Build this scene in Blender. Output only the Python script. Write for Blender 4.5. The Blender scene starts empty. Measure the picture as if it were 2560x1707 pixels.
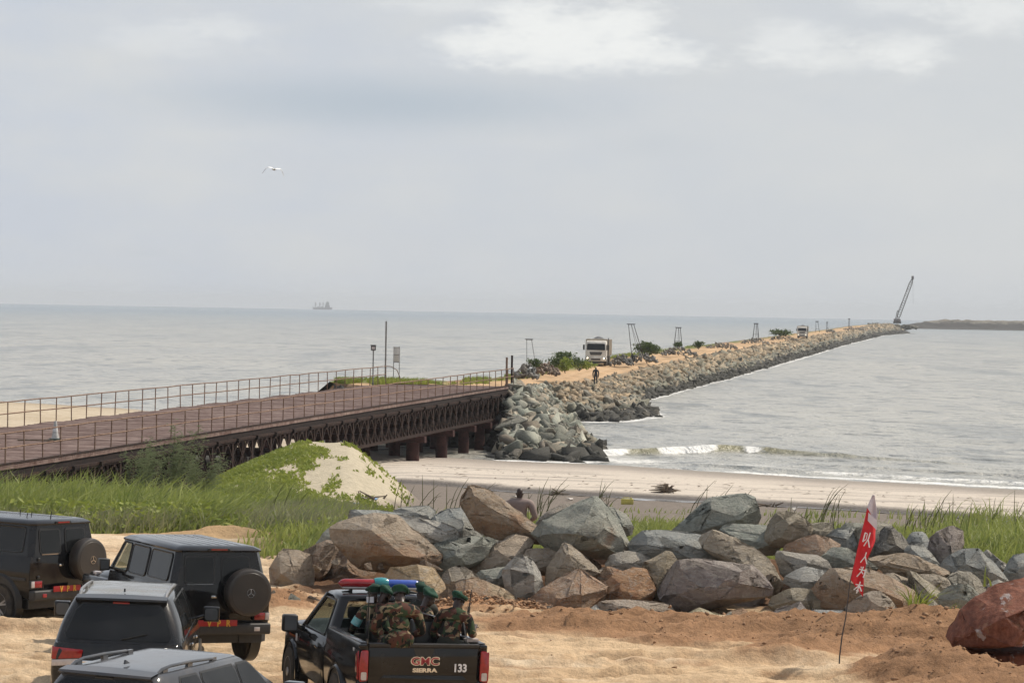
import bpy, bmesh, math, random
import numpy as np
from mathutils import Vector, Matrix, Euler
from mathutils import noise as mn

random.seed(7); np.random.seed(7)
S = bpy.context.scene
COL = S.collection
PI = math.pi
R = math.radians

# ------------------------------------------------------------------ camera
CAMZ = 6.2
F = 6860.0                      # focal length in pixels of a 2560 wide frame
cam_d = bpy.data.cameras.new('camera')
cam = bpy.data.objects.new('camera', cam_d)
COL.objects.link(cam)
cam_d.sensor_width = 36.0
cam_d.lens = F / 2560.0 * 36.0
cam_d.clip_start = 1.0
cam_d.clip_end = 60000.0
MC = Matrix.Rotation(R(90.0 - 0.695), 4, 'X') @ Matrix.Rotation(R(1.04), 4, 'Z')
cam.matrix_world = Matrix.Translation((0, 0, CAMZ)) @ MC
S.camera = cam
MR = MC.to_3x3()

def ray(px, py):
    return MR @ Vector(((px - 1280.0) / F, -(py - 853.5) / F, -1.0))

def at(px, py, z):
    d = ray(px, py); t = (z - CAMZ) / d.z
    return Vector((d.x * t, d.y * t, z))

def atD(px, py, D):
    d = ray(px, py); t = D / d.y
    return Vector((d.x * t, D, CAMZ + d.z * t))

# ------------------------------------------------------------------ light
SUN_EL, SUN_AZ = 50.0, 62.0     # azimuth measured from +Y (view) towards +X
wd = bpy.data.worlds.new('World'); S.world = wd; wd.use_nodes = True
nt = wd.node_tree; nt.nodes.clear()
def wn(t, **k):
    n = nt.nodes.new(t)
    for a, b in k.items(): setattr(n, a, b)
    return n
out = wn('ShaderNodeOutputWorld'); bg = wn('ShaderNodeBackground')
sky = wn('ShaderNodeTexSky', sky_type='NISHITA')
sky.sun_disc = False; sky.sun_elevation = R(SUN_EL); sky.sun_rotation = R(SUN_AZ)
sky.air_density = 1.0; sky.dust_density = 2.5; sky.ozone_density = 1.5
tc = wn('ShaderNodeTexCoord')
sep = wn('ShaderNodeSeparateXYZ'); nt.links.new(tc.outputs['Generated'], sep.inputs[0])
def m(op, a, b=None, c=None, clamp=False):
    n = wn('ShaderNodeMath', operation=op); n.use_clamp = clamp
    for i, v in enumerate((a, b, c)):
        if v is None: continue
        if isinstance(v, (int, float)): n.inputs[i].default_value = v
        else: nt.links.new(v, n.inputs[i])
    return n.outputs[0]
AZ = m('MULTIPLY', m('ARCTAN2', sep.outputs[0], sep.outputs[1]), 57.2958)
EL = m('MULTIPLY', m('ARCSINE', sep.outputs[2]), 57.2958)
cmb = wn('ShaderNodeCombineXYZ')
nt.links.new(m('MULTIPLY', AZ, 0.22), cmb.inputs[0]); nt.links.new(m('MULTIPLY', EL, 0.55), cmb.inputs[1])
def wnoise(scale, detail, rough, off):
    v = wn('ShaderNodeVectorMath', operation='ADD'); v.inputs[1].default_value = (off, off * 1.7, off * .3)
    nt.links.new(cmb.outputs[0], v.inputs[0])
    n = wn('ShaderNodeTexNoise'); n.inputs['Scale'].default_value = scale
    n.inputs['Detail'].default_value = detail; n.inputs['Roughness'].default_value = rough
    nt.links.new(v.outputs[0], n.inputs['Vector'])
    return n.outputs[0]
n1 = wnoise(1.1, 6, .55, 3.0); n2 = wnoise(4.5, 7, .6, 9.0); n3 = wnoise(1.6, 4, .5, 21.0); n5 = wnoise(12, 6, .62, 5.0)
def px2ae(px, py):
    d = ray(px, py); return math.degrees(math.atan2(d.x, d.y)), math.degrees(math.asin(d.z / d.length))
def blob(px, py, wx, wy, soft=1.0, nz=.9):
    """cloud mass at a fixed bearing and elevation; ragged by the noise. returns 0..1"""
    a, e = px2ae(px, py)
    dx = m('DIVIDE', m('SUBTRACT', AZ, a), wx * 57.3 / F); dy = m('DIVIDE', m('SUBTRACT', EL, e), wy * 57.3 / F)
    r = m('SQRT', m('ADD', m('MULTIPLY', dx, dx), m('MULTIPLY', dy, dy)))
    r = m('ADD', r, m('MULTIPLY', m('SUBTRACT', m('ADD', m('MULTIPLY', n2, .65), m('MULTIPLY', n5, .35)), .5), -nz * 3.2))
    n = wn('ShaderNodeMapRange', interpolation_type='SMOOTHSTEP')
    nt.links.new(r, n.inputs[0])
    n.inputs[1].default_value = 1.0 + soft * .5; n.inputs[2].default_value = 1.0 - soft
    n.inputs[3].default_value = 0; n.inputs[4].default_value = 1
    return n.outputs[0]
def mx(f, a, b):
    n = wn('ShaderNodeMix', data_type='RGBA')
    if isinstance(f, (int, float)): n.inputs[0].default_value = f
    else: nt.links.new(f, n.inputs[0])
    for i, v in ((6, a), (7, b)):
        if isinstance(v, tuple): n.inputs[i].default_value = v + (1,)
        else: nt.links.new(v, n.inputs[i])
    return n.outputs[2]
# the sky colours below are radiances before the 0.1 strength
base_c = mx(m('MULTIPLY', m('ADD', AZ, 12), 1 / 24.0, clamp=True), (6.05, 6.5, 7.25), (6.55, 6.8, 7.0))
base_c = mx(m('MULTIPLY', m('SUBTRACT', n1, .38), 2.4, clamp=True), base_c, (7.0, 7.15, 7.2))
base_c = mx(m('MULTIPLY', m('SUBTRACT', n3, .5), 1.0, clamp=True), base_c, (6.3, 6.55, 7.0))
cl = base_c
cl = mx(m('MULTIPLY', blob(960, 258, 560, 72, 1.0, .14), .9), cl, (4.95, 5.6, 6.3))
cl = mx(m('MULTIPLY', blob(1620, 362, 130, 35, 1.3, .3), .25), cl, (5.2, 5.7, 6.3))
cl = mx(m('MULTIPLY', blob(370, 635, 70, 8, 1.3, .2), .3), cl, (5.2, 5.7, 6.3))
for (bx, by, wx, wy, st) in ((1440, 140, 330, 48, .7), (1420, 92, 210, 82, .95), (1200, 105, 130, 45, .6),
                             (1560, 70, 110, 60, .85), (1330, 55, 100, 45, .8), (1670, 140, 110, 40, .6), (1975, 105, 120, 62, .55), (2260, 130, 110, 52, .62), (2110, 150, 190, 34, .45),
                             (2500, 30, 160, 60, .6), (430, 95, 190, 45, .28), (2250, 10, 130, 30, .4), (1200, 15, 240, 26, .35), (560, 70, 120, 30, .25)):
    cl = mx(m('MULTIPLY', blob(bx, by, wx, wy, .85, .75), st), cl, (9.1, 9.2, 9.05))
cl = mx(m('MULTIPLY', blob(1560, 205, 330, 26, 1.3, .3), .45), cl, (6.3, 6.6, 6.9))
# higher up the cover carries on as broken cloud over the blue
cov = m('ADD', m('MULTIPLY', m('SUBTRACT', wnoise(.55, 5, .55, 40), .42), 1.3, clamp=True), .50, clamp=True)
hi = m('MULTIPLY', m('SUBTRACT', EL, 12), 1 / 25.0, clamp=True)
cov = m('SUBTRACT', 1.0, m('MULTIPLY', m('SUBTRACT', 1.0, cov), hi))
cov = m('MULTIPLY', cov, .94)
below = m('MULTIPLY', m('MULTIPLY', EL, -1), 1.0, clamp=True)
fin = mx(cov, sky.outputs[0], cl)
nt.links.new(fin, bg.inputs[0]); bg.inputs[1].default_value = 0.1
nt.links.new(bg.outputs[0], out.inputs[0])

sd = bpy.data.lights.new('sun', 'SUN'); sd.energy = 4.3; sd.angle = R(1.2); sd.color = (1.0, .91, .78)
so = bpy.data.objects.new('sun', sd); COL.objects.link(so)
so.rotation_euler = Vector((math.sin(R(SUN_AZ)) * math.cos(R(SUN_EL)), math.cos(R(SUN_AZ)) * math.cos(R(SUN_EL)), math.sin(R(SUN_EL)))).to_track_quat('Z', 'Y').to_euler()
so.location = (60, 30, 80)
S.view_settings.view_transform = 'Standard'; S.view_settings.look = 'None'
S.view_settings.exposure = 0.0; S.view_settings.gamma = 1.0
S.view_settings.use_curve_mapping = False
S.render.engine = 'CYCLES'
S.cycles.max_bounces = 6; S.cycles.volume_bounces = 0; S.cycles.transparent_max_bounces = 8
S.cycles.diffuse_bounces = 3; S.cycles.glossy_bounces = 3; S.cycles.transmission_bounces = 4
S.cycles.caustics_reflective = False; S.cycles.caustics_refractive = False
S.cycles.use_denoising = True

# ------------------------------------------------------------------ helpers
def tag(o, label=None, cat=None, group=None, kind=None):
    if label: o['label'] = label
    if cat: o['category'] = cat
    if group: o['group'] = group
    if kind: o['kind'] = kind
    return o

def empty(name, loc=(0, 0, 0), rz=0.0, label=None, cat=None, group=None, rot=None):
    o = bpy.data.objects.new(name, None); COL.objects.link(o)
    o.location = loc; o.rotation_euler = rot if rot else (0, 0, rz)
    o.empty_display_size = .2
    return tag(o, label, cat, group)

def link(name, me, mat=None, parent=None, loc=None, rot=None):
    o = bpy.data.objects.new(name, me); COL.objects.link(o)
    if mat is not None and len(me.materials) == 0: me.materials.append(mat)
    if parent: o.parent = parent
    if loc is not None: o.location = loc
    if rot is not None: o.rotation_euler = rot
    return o

def copy_tree(o, parent=None):
    c = o.copy(); COL.objects.link(c)
    if parent: c.parent = parent
    for ch in list(o.children):
        copy_tree(ch, c)
    return c

def smooth_by_angle(me, ang=35):
    me.polygons.foreach_set('use_smooth', [True] * len(me.polygons))
    me.set_sharp_from_angle(angle=R(ang))

class MB:
    """collects primitives into one mesh"""
    def __init__(s): s.bm = bmesh.new()
    def box(s, lo, hi, rot=None, piv=None):
        r = bmesh.ops.create_cube(s.bm, size=1.0)
        lo, hi = Vector(lo), Vector(hi); c = (lo + hi) / 2; d = hi - lo
        for v in r['verts']: v.co = Vector((v.co.x * d.x, v.co.y * d.y, v.co.z * d.z)) + c
        if rot is not None:
            p = Vector(piv) if piv is not None else c
            M = Euler(rot).to_matrix()
            for v in r['verts']: v.co = M @ (v.co - p) + p
        return s
    def bar(s, a, b, w, h=None, up=(0, 0, 1)):
        a, b = Vector(a), Vector(b); h = h or w
        d = b - a; L = d.length
        if L < 1e-6: return s
        y = d / L; up = Vector(up)
        if abs(y.dot(up)) > .99: up = Vector((0, 1, 0)) if abs(y.y) < .9 else Vector((1, 0, 0))
        x = y.cross(up).normalized(); z = x.cross(y)
        r = bmesh.ops.create_cube(s.bm, size=1.0)
        for v in r['verts']:
            v.co = (a + b) / 2 + x * v.co.x * w + y * v.co.y * L + z * v.co.z * h
        return s
    def tube(s, pts, r, seg=8, cap=True):
        pts = [Vector(p) for p in pts]; rings = []
        rr = r if isinstance(r, (list, tuple)) else [r] * len(pts)
        ref = Vector((0, 0, 1))
        for i, p in enumerate(pts):
            t = (pts[min(i + 1, len(pts) - 1)] - pts[max(i - 1, 0)]).normalized()
            if abs(t.dot(ref)) > .95: ref = Vector((1, 0, 0)) if abs(t.x) < .9 else Vector((0, 1, 0))
            x = t.cross(ref).normalized(); z = x.cross(t)
            rings.append([s.bm.verts.new(p + (x * math.cos(k * 2 * PI / seg) + z * math.sin(k * 2 * PI / seg)) * rr[i]) for k in range(seg)])
        for a, b in zip(rings, rings[1:]):
            for k in range(seg):
                s.bm.faces.new((a[k], a[(k + 1) % seg], b[(k + 1) % seg], b[k]))
        if cap:
            s.bm.faces.new(rings[0][::-1]); s.bm.faces.new(rings[-1])
        return s
    def lathe(s, prof, seg=20, axis='z', cen=(0, 0, 0)):
        """prof: list of (r, h)"""
        cen = Vector(cen); rings = []
        for (r, h) in prof:
            ring = []
            for k in range(seg):
                a = 2 * PI * k / seg; c, d = r * math.cos(a), r * math.sin(a)
                p = {'z': (c, d, h), 'y': (c, h, d), 'x': (h, c, d)}[axis]
                ring.append(s.bm.verts.new(cen + Vector(p)))
            rings.append(ring)
        for a, b in zip(rings, rings[1:]):
            for k in range(seg):
                s.bm.faces.new((a[k], a[(k + 1) % seg], b[(k + 1) % seg], b[k]))
        if prof[0][0] > 1e-4: s.bm.faces.new(rings[0][::-1])
        if prof[-1][0] > 1e-4: s.bm.faces.new(rings[-1])
        return s
    def plate(s, pts, thick, nrm=None):
        pts = [Vector(p) for p in pts]
        if nrm is None:
            nrm = Vector((0, 0, 0))
            for i in range(len(pts)):
                nrm += (pts[i] - pts[0]).cross(pts[(i + 1) % len(pts)] - pts[0])
        n = Vector(nrm).normalized() * thick
        a = [s.bm.verts.new(p) for p in pts]; b = [s.bm.verts.new(p + n) for p in pts]
        s.bm.faces.new(a[::-1]); s.bm.faces.new(b)
        for i in range(len(pts)):
            j = (i + 1) % len(pts)
            s.bm.faces.new((a[i], a[j], b[j], b[i]))
        return s
    def grid(s, rows, closed=False):
        """rows of 3d points; lofted"""
        V = [[s.bm.verts.new(Vector(p)) for p in r] for r in rows]
        for a, b in zip(V, V[1:]):
            n = len(a)
            for k in range(n if closed else n - 1):
                try: s.bm.faces.new((a[k], a[(k + 1) % n], b[(k + 1) % n], b[k]))
                except ValueError: pass
        return V
    def build(s, name, mat=None, parent=None, ang=35, bevel=0, loc=None, rot=None, seg=2):
        bmesh.ops.remove_doubles(s.bm, verts=s.bm.verts, dist=1e-5)
        bmesh.ops.recalc_face_normals(s.bm, faces=s.bm.faces)
        if bevel:
            ed = [e for e in s.bm.edges if len(e.link_faces) == 2 and e.calc_face_angle(0) > .5]
            bmesh.ops.bevel(s.bm, geom=ed, offset=bevel, segments=seg, profile=.5, affect='EDGES', clamp_overlap=True)
        me = bpy.data.meshes.new(name); s.bm.to_mesh(me); s.bm.free()
        smooth_by_angle(me, ang)
        return link(name, me, mat, parent, loc, rot)

def np_mesh(name, verts, faces, smooth=True):
    """verts (n,3) array, faces (m,k) array"""
    me = bpy.data.meshes.new(name)
    verts = np.asarray(verts, dtype=np.float32); faces = np.asarray(faces, dtype=np.int32)
    k = faces.shape[1]; mcount = faces.shape[0]
    me.vertices.add(len(verts)); me.vertices.foreach_set('co', verts.ravel())
    me.loops.add(mcount * k); me.loops.foreach_set('vertex_index', faces.ravel())
    me.polygons.add(mcount); me.polygons.foreach_set('loop_start', np.arange(0, mcount * k, k, dtype=np.int32))
    if smooth: me.polygons.foreach_set('use_smooth', np.ones(mcount, dtype=bool))
    me.update(calc_edges=True)
    return me

def vcol(me, name, arr):
    a = me.color_attributes.new(name, 'FLOAT_COLOR', 'POINT')
    arr = np.asarray(arr, dtype=np.float32)
    if arr.shape[1] == 3: arr = np.hstack([arr, np.ones((len(arr), 1), np.float32)])
    a.data.foreach_set('color', arr.ravel())

# ---- numpy noise
_rng = np.random.RandomState(3)
_P = _rng.permutation(512); _G = _rng.rand(512)
def _h(ix, iy): return _G[(_P[(ix & 511)] + iy) & 511]
def vnoise(x, y):
    ix = np.floor(x).astype(np.int64); iy = np.floor(y).astype(np.int64)
    fx = x - ix; fy = y - iy
    fx = fx * fx * fx * (fx * (fx * 6 - 15) + 10); fy = fy * fy * fy * (fy * (fy * 6 - 15) + 10)
    a = _h(ix, iy); b = _h(ix + 1, iy); c = _h(ix, iy + 1); d = _h(ix + 1, iy + 1)
    return (a + (b - a) * fx) * (1 - fy) + (c + (d - c) * fx) * fy - .5
def fbm(x, y, octv=5, rough=.5):
    s = 0; a = 1.0; t = 0
    for i in range(octv):
        s = s + a * vnoise(x * 2 ** i + 13.7 * i, y * 2 ** i + 7.3 * i); t += a; a *= rough
    return s / t * 2
def sstep(a, b, x):
    t = np.clip((x - a) / (b - a), 0, 1); return t * t * (3 - 2 * t)

# ------------------------------------------------------------------ materials
MATS = {}
class NT:
    def __init__(s, name):
        s.m = bpy.data.materials.new(name); s.m.use_nodes = True; s.t = s.m.node_tree
        s.b = s.t.nodes['Principled BSDF']; s.o = s.t.nodes['Material Output']
        s.tc = s.t.nodes.new('ShaderNodeTexCoord')
    def n(s, t, **k):
        x = s.t.nodes.new(t)
        for a, b in k.items(): setattr(x, a, b)
        return x
    def l(s, a, b): s.t.links.new(a, b)
    def set(s, sock, v):
        if isinstance(v, (int, float)): sock.default_value = v
        elif isinstance(v, tuple): sock.default_value = v + (1,) if len(v) == 3 and sock.type == 'RGBA' else v
        else: s.l(v, sock)
    def noise(s, scale, detail=5, rough=.55, vec=None, stretch=None, dist=0, out=0):
        n = s.n('ShaderNodeTexNoise')
        n.inputs['Scale'].default_value = scale; n.inputs['Detail'].default_value = detail
        n.inputs['Roughness'].default_value = rough; n.inputs['Distortion'].default_value = dist
        v = vec or s.tc.outputs['Object']
        if stretch:
            mp = s.n('ShaderNodeMapping'); mp.inputs['Scale'].default_value = stretch[:3]
            if len(stretch) > 3: mp.inputs['Rotation'].default_value = (0, 0, stretch[3])
            s.l(v, mp.inputs[0]); v = mp.outputs[0]
        s.l(v, n.inputs['Vector']); return n.outputs[out]
    def ramp(s, f, lo, hi, a=0.0, b=1.0):
        n = s.n('ShaderNodeMapRange'); s.set(n.inputs[0], f)
        n.inputs[1].default_value = lo; n.inputs[2].default_value = hi
        n.inputs[3].default_value = a; n.inputs[4].default_value = b; return n.outputs[0]
    def mix(s, f, a, b, mode='MIX'):
        n = s.n('ShaderNodeMix', data_type='RGBA', blend_type=mode)
        s.set(n.inputs[0], f); s.set(n.inputs[6], a); s.set(n.inputs[7], b); return n.outputs[2]
    def math(s, op, a, b=0.0, clamp=False):
        n = s.n('ShaderNodeMath', operation=op); n.use_clamp = clamp
        s.set(n.inputs[0], a); s.set(n.inputs[1], b); return n.outputs[0]
    def bump(s, h, strength=.3, dist=.02, prev=None):
        n = s.n('ShaderNodeBump'); n.inputs['Strength'].default_value = strength
        n.inputs['Distance'].default_value = dist; s.set(n.inputs['Height'], h)
        if prev is not None: s.l(prev, n.inputs['Normal'])
        s.l(n.outputs[0], s.b.inputs['Normal']); return n.outputs[0]
    def fin(s, col, rough=.6, metal=0.0, spec=None, coat=0.0, key=None):
        s.set(s.b.inputs['Base Color'], col); s.set(s.b.inputs['Roughness'], rough)
        s.set(s.b.inputs['Metallic'], metal)
        if spec is not None: s.b.inputs['Specular IOR Level'].default_value = spec
        if coat: s.b.inputs['Coat Weight'].default_value = coat; s.b.inputs['Coat Roughness'].default_value = .06
        MATS[key or s.m.name] = s.m
        return s.m

def simple(name, c1, c2=None, scale=8.0, rough=.6, metal=0.0, bump=0.0, bscale=None, bdist=.01, spec=None, coat=0.0, lo=.35, hi=.65, stretch=None):
    t = NT(name); c2 = c2 or tuple(v * .75 for v in c1)
    f = t.noise(scale, 6, .6, stretch=stretch)
    col = t.mix(t.ramp(f, lo, hi), c1, c2)
    if bump: t.bump(t.noise(bscale or scale * 4, 4, .6), bump, bdist)
    return t.fin(col, rough, metal, spec, coat)

# vehicle paints
def paint(name, c, dust=(.32, .25, .19), amt=.25):
    t = NT(name)
    g = t.noise(2.2, 6, .6); g2 = t.noise(35, 3, .6)
    f = t.math('MULTIPLY', t.ramp(g, .4, .75), amt)
    col = t.mix(f, c, dust)
    rgh = t.math('ADD', t.math('MULTIPLY', f, 1.1), t.ramp(g2, .3, .7, .06, .12), True)
    return t.fin(col, rgh, 0, .30, .25)
paint('black_paint', (.006, .0065, .008), amt=.04)
paint('dusty_black_paint', (.011, .012, .014), amt=.14)
paint('dark_grey_paint', (.011, .012, .014), amt=.07)
paint('mid_grey_paint', (.06, .065, .075), amt=.15)
paint('dusty_roof_paint', (.11, .11, .105), (.40, .36, .29), amt=.35)
simple('black_plastic', (.018, .018, .019), (.03, .028, .027), 12, .55, bump=.15)
simple('spare_cover_vinyl', (.030, .026, .024), (.045, .038, .033), 3, .42, bump=.1)
simple('tyre_rubber', (.022, .021, .020), (.07, .055, .04), 6, .85, bump=.3, bscale=60)
simple('alloy', (.36, .36, .37), (.26, .25, .24), 6, .35, .7)
simple('steel_wheel', (.40, .40, .42), (.25, .24, .24), 9, .4, .5)
simple('chrome', (.75, .76, .78), (.6, .6, .6), 5, .12, 1.0)
simple('dark_trim', (.012, .012, .013), (.02, .02, .02), 5, .4)
simple('seat_fabric', (.02, .02, .022), (.03, .03, .032), 30, .9)
simple('red_lens', (.34, .010, .015), (.22, .008, .012), 20, .15, coat=.5)
simple('clear_lens', (.55, .50, .48), (.45, .4, .4), 20, .15, coat=.5)
simple('orange_lens', (.6, .2, .03), (.5, .15, .02), 20, .2)
simple('plate_red', (.34, .010, .012), (.28, .01, .01), 6, .45)
simple('yellow_letter', (.62, .36, .04), (.5, .28, .03), 9, .5)
simple('white_letter', (.78, .78, .80), (.65, .65, .66), 9, .5)
simple('red_letter', (.35, .03, .04), (.25, .02, .03), 9, .4)
simple('blue_lens', (.02, .08, .42), (.02, .06, .32), 20, .18, coat=.5)
simple('teal_lens', (.02, .25, .28), (.02, .18, .2), 20, .18, coat=.5)
def glass(name, tint, alpha_t):
    t = NT(name)
    n = t.noise(1.4, 4, .5)
    col = t.mix(t.ramp(n, .4, .7), tint, tuple(min(1, v * 1.6 + .01) for v in tint))
    t.fin(col, .05, 0, .35)
    tr = t.n('ShaderNodeBsdfTransparent'); tr.inputs[0].default_value = (.55, .58, .55, 1) if alpha_t < .5 else (.82, .85, .82, 1)
    ms = t.n('ShaderNodeMixShader'); ms.inputs[0].default_value = alpha_t
    t.l(t.b.outputs[0], ms.inputs[1]); t.l(tr.outputs[0], ms.inputs[2]); t.l(ms.outputs[0], t.o.inputs[0])
    return t.m
glass('tinted_glass', (.010, .011, .012), .12)
glass('clear_glass', (.012, .014, .015), .78)
glass('mirror_glass', (.10, .11, .12), .0)

# steel of the bridge, timber, rope ...
def rust(name, a, b, c, sc=1.5, rough=.85):
    t = NT(name)
    f1 = t.ramp(t.noise(sc, 7, .65), .38, .62); f2 = t.ramp(t.noise(sc * 5, 5, .6), .45, .7)
    col = t.mix(f1, a, b); col = t.mix(f2, col, c)
    t.bump(t.noise(sc * 14, 5, .6), .4, .01)
    return t.fin(col, rough, 0.0, .25)
rust('rusty_steel', (.013, .008, .0075), (.024, .012, .010), (.062, .032, .021))
rust('rusty_rail', (.13, .07, .048), (.24, .15, .10), (.30, .22, .17), 3)
rust('deck_plate', (.17, .115, .100), (.25, .185, .162), (.105, .058, .047), .45)
rust('dark_beam', (.012, .008, .008), (.02, .013, .012), (.035, .02, .015))
rust('rusty_pile', (.045, .018, .016), (.07, .03, .026), (.028, .015, .013), 1.2)
simple('grey_pole', (.22, .22, .22), (.12, .12, .12), 5, .6)
simple('dark_pole', (.035, .035, .04), (.06, .05, .05), 5, .6)
simple('white_board', (.62, .62, .62), (.45, .45, .45), 3, .6)
simple('truck_white', (.72, .70, .65), (.50, .46, .40), 1.5, .5, spec=.4)
simple('truck_body_tan', (.52, .46, .38), (.38, .33, .27), 1.5, .6)
simple('cone_white', (.55, .55, .53), (.3, .3, .3), 5, .6)
simple('dark_green', (.02, .04, .03), (.03, .05, .04), 5, .7)
simple('beret_green', (.008, .055, .030), (.006, .038, .021), 25, .9, bump=.2)
simple('beret_dark', (.008, .042, .024), (.006, .03, .018), 25, .9, bump=.2)
simple('brown_skin', (.045, .024, .018), (.03, .016, .012), 14, .45)
simple('taupe_cloth', (.24, .185, .165), (.20, .155, .14), 5, .85, bump=.35, bscale=9, bdist=.02)
simple('dark_trousers', (.035, .028, .027), (.05, .04, .04), 8, .9)
simple('navy_cloth', (.015, .018, .025), (.025, .03, .04), 8, .9)
simple('dark_olive_cloth', (.025, .027, .020), (.018, .018, .015), 8, .9)
simple('boot_black', (.012, .011, .01), (.03, .025, .02), 12, .5)
simple('mask_white', (.62, .63, .66), (.5, .5, .55), 20, .8)
simple('gun_metal', (.012, .012, .013), (.03, .028, .026), 20, .35, .3)
simple('armband_teal', (.12, .40, .42), (.3, .5, .5), 14, .8)
simple('cloth_pale', (.50, .44, .40), (.4, .33, .3), 14, .9)
simple('bird_white', (.85, .86, .85), (.75, .76, .76), 14, .8)
simple('bird_grey', (.45, .45, .42), (.3, .3, .3), 14, .8)
simple('bird_dark', (.18, .17, .15), (.14, .14, .12), 14, .8)
simple('flag_red', (.62, .020, .030), (.50, .018, .028), 4, .75, bump=.5, bscale=6, bdist=.03)
simple('flag_white', (.66, .62, .66), (.55, .50, .58), 4, .75, bump=.5, bscale=6, bdist=.03)
simple('ship_hull', (.045, .04, .06), (.06, .05, .07), .1, .7)
simple('crane_steel', (.09, .085, .09), (.12, .10, .09), .5, .6)
simple('crane_house', (.12, .10, .10), (.2, .17, .15), .5, .6)
simple('litter_yellow', (.55, .48, .10), (.4, .35, .1), 5, .6)
simple('litter_blue', (.12, .28, .55), (.3, .4, .55), 5, .5)
simple('litter_pale', (.55, .52, .48), (.4, .36, .32), 5, .7)
simple('driftwood', (.12, .085, .06), (.2, .16, .12), 5, .9, bump=.4)
def camo():
    t = NT('camouflage')
    a = t.noise(7.5, 2, .4, dist=.6); b = t.noise(6.2, 2, .4, dist=.8, stretch=(1, 1, 1.9)); c = t.noise(9, 2, .4, dist=.5, stretch=(1.4, 1, 1))
    col = t.mix(t.ramp(a, .50, .515), (.085, .038, .028), (.035, .055, .028))
    col = t.mix(t.ramp(b, .555, .565), col, (.20, .155, .095))
    col = t.mix(t.ramp(c, .575, .585), col, (.012, .014, .012))
    t.bump(t.noise(7, 4, .6), .35, .03)
    return t.fin(col, .9, 0, .2)
camo()

# ------------------------------------------------------------------ ground
WZ = -3.4
SHX = [-600, -300, -60, -47, -33, -15, -8, 0, 6.4, 18, 28.5, 60, 120, 300, 600]
SHY = [620, 440, 275, 255, 243, 195, 178, 172, 170, 160, 153, 132, 95, 20, -80]
LNX = [-40, -10, -3.9, .6, 5.5, 8.9, 14.8, 21.2, 60]
LNY = [150, 138, 135.4, 129.6, 125.8, 124, 120.2, 113.6, 95]
def shore(x): return np.interp(x, SHX, SHY)
def line_y(x): return np.interp(x, LNX, LNY)
def gauss2(x, y, cx, cy, sx, sy, a=0.0):
    dx = x - cx; dy = y - cy; c, s = math.cos(a), math.sin(a)
    u = dx * c + dy * s; v = -dx * s + dy * c
    return np.exp(-(u / sx) ** 2 - (v / sy) ** 2)

def mound(x, y):
    """sand mound in front of the bridge: a ridge with a crest running towards the camera"""
    cx, cy = -7.0, 118.0
    dx = x - cx - .5 * vnoise(y * .3, x * .1); dy = y - cy
    dx = np.where(dx < 0, np.minimum(dx + 1.6, 0), dx)          # flat crest
    r = np.where(dx > 0, dx / 3.1, -dx / 5.2)
    ry = np.where(dy > 0, dy / 6.0, -dy / 19.0)
    d = np.sqrt(r * r + ry * ry + .0064) - .03
    return 2.50 * np.clip(1.02 - d, 0, 1) * sstep(0, .10, 1.02 - d)

TRK = [(46.6, .02, .5, 0), (48.0, .02, .5, 0), (50.4, -.05, .4, 1), (51.7, -.05, .4, 1), (53.6, .06, .7, 2), (54.9, .06, .7, 2), (63.0, -.06, .8, 3), (64.6, -.06, .8, 3), (66.4, .03, .7, 4), (68.0, .03, .7, 4), (59.5, .12, .6, 5), (60.9, .12, .6, 5), (57.2, -.1, .5, 6), (44.5, .05, .4, 7), (45.5, .05, .4, 7)]
def tracks(x, y):
    """wheel ruts across the yard: height and wear"""
    h = np.zeros(np.shape(x)); w = np.zeros(np.shape(x))
    for y0, a, b, k in TRK:
        c = y - (y0 + a * x + b * np.sin(x * .35 + k * 1.7)); br = .55 + .45 * np.clip(vnoise(x * .45 + k * 5, y0) * 3 + .5, 0, 1)
        h = h + br * (-.085 * np.exp(-(c / .17) ** 2) + .075 * np.exp(-((np.abs(c) - .30) / .11) ** 2) * (1 + .6 * fbm(x * 3 + k, y * 3, 3)))
        w = np.maximum(w, br * np.exp(-(c / .2) ** 2))
    return h, w

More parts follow.
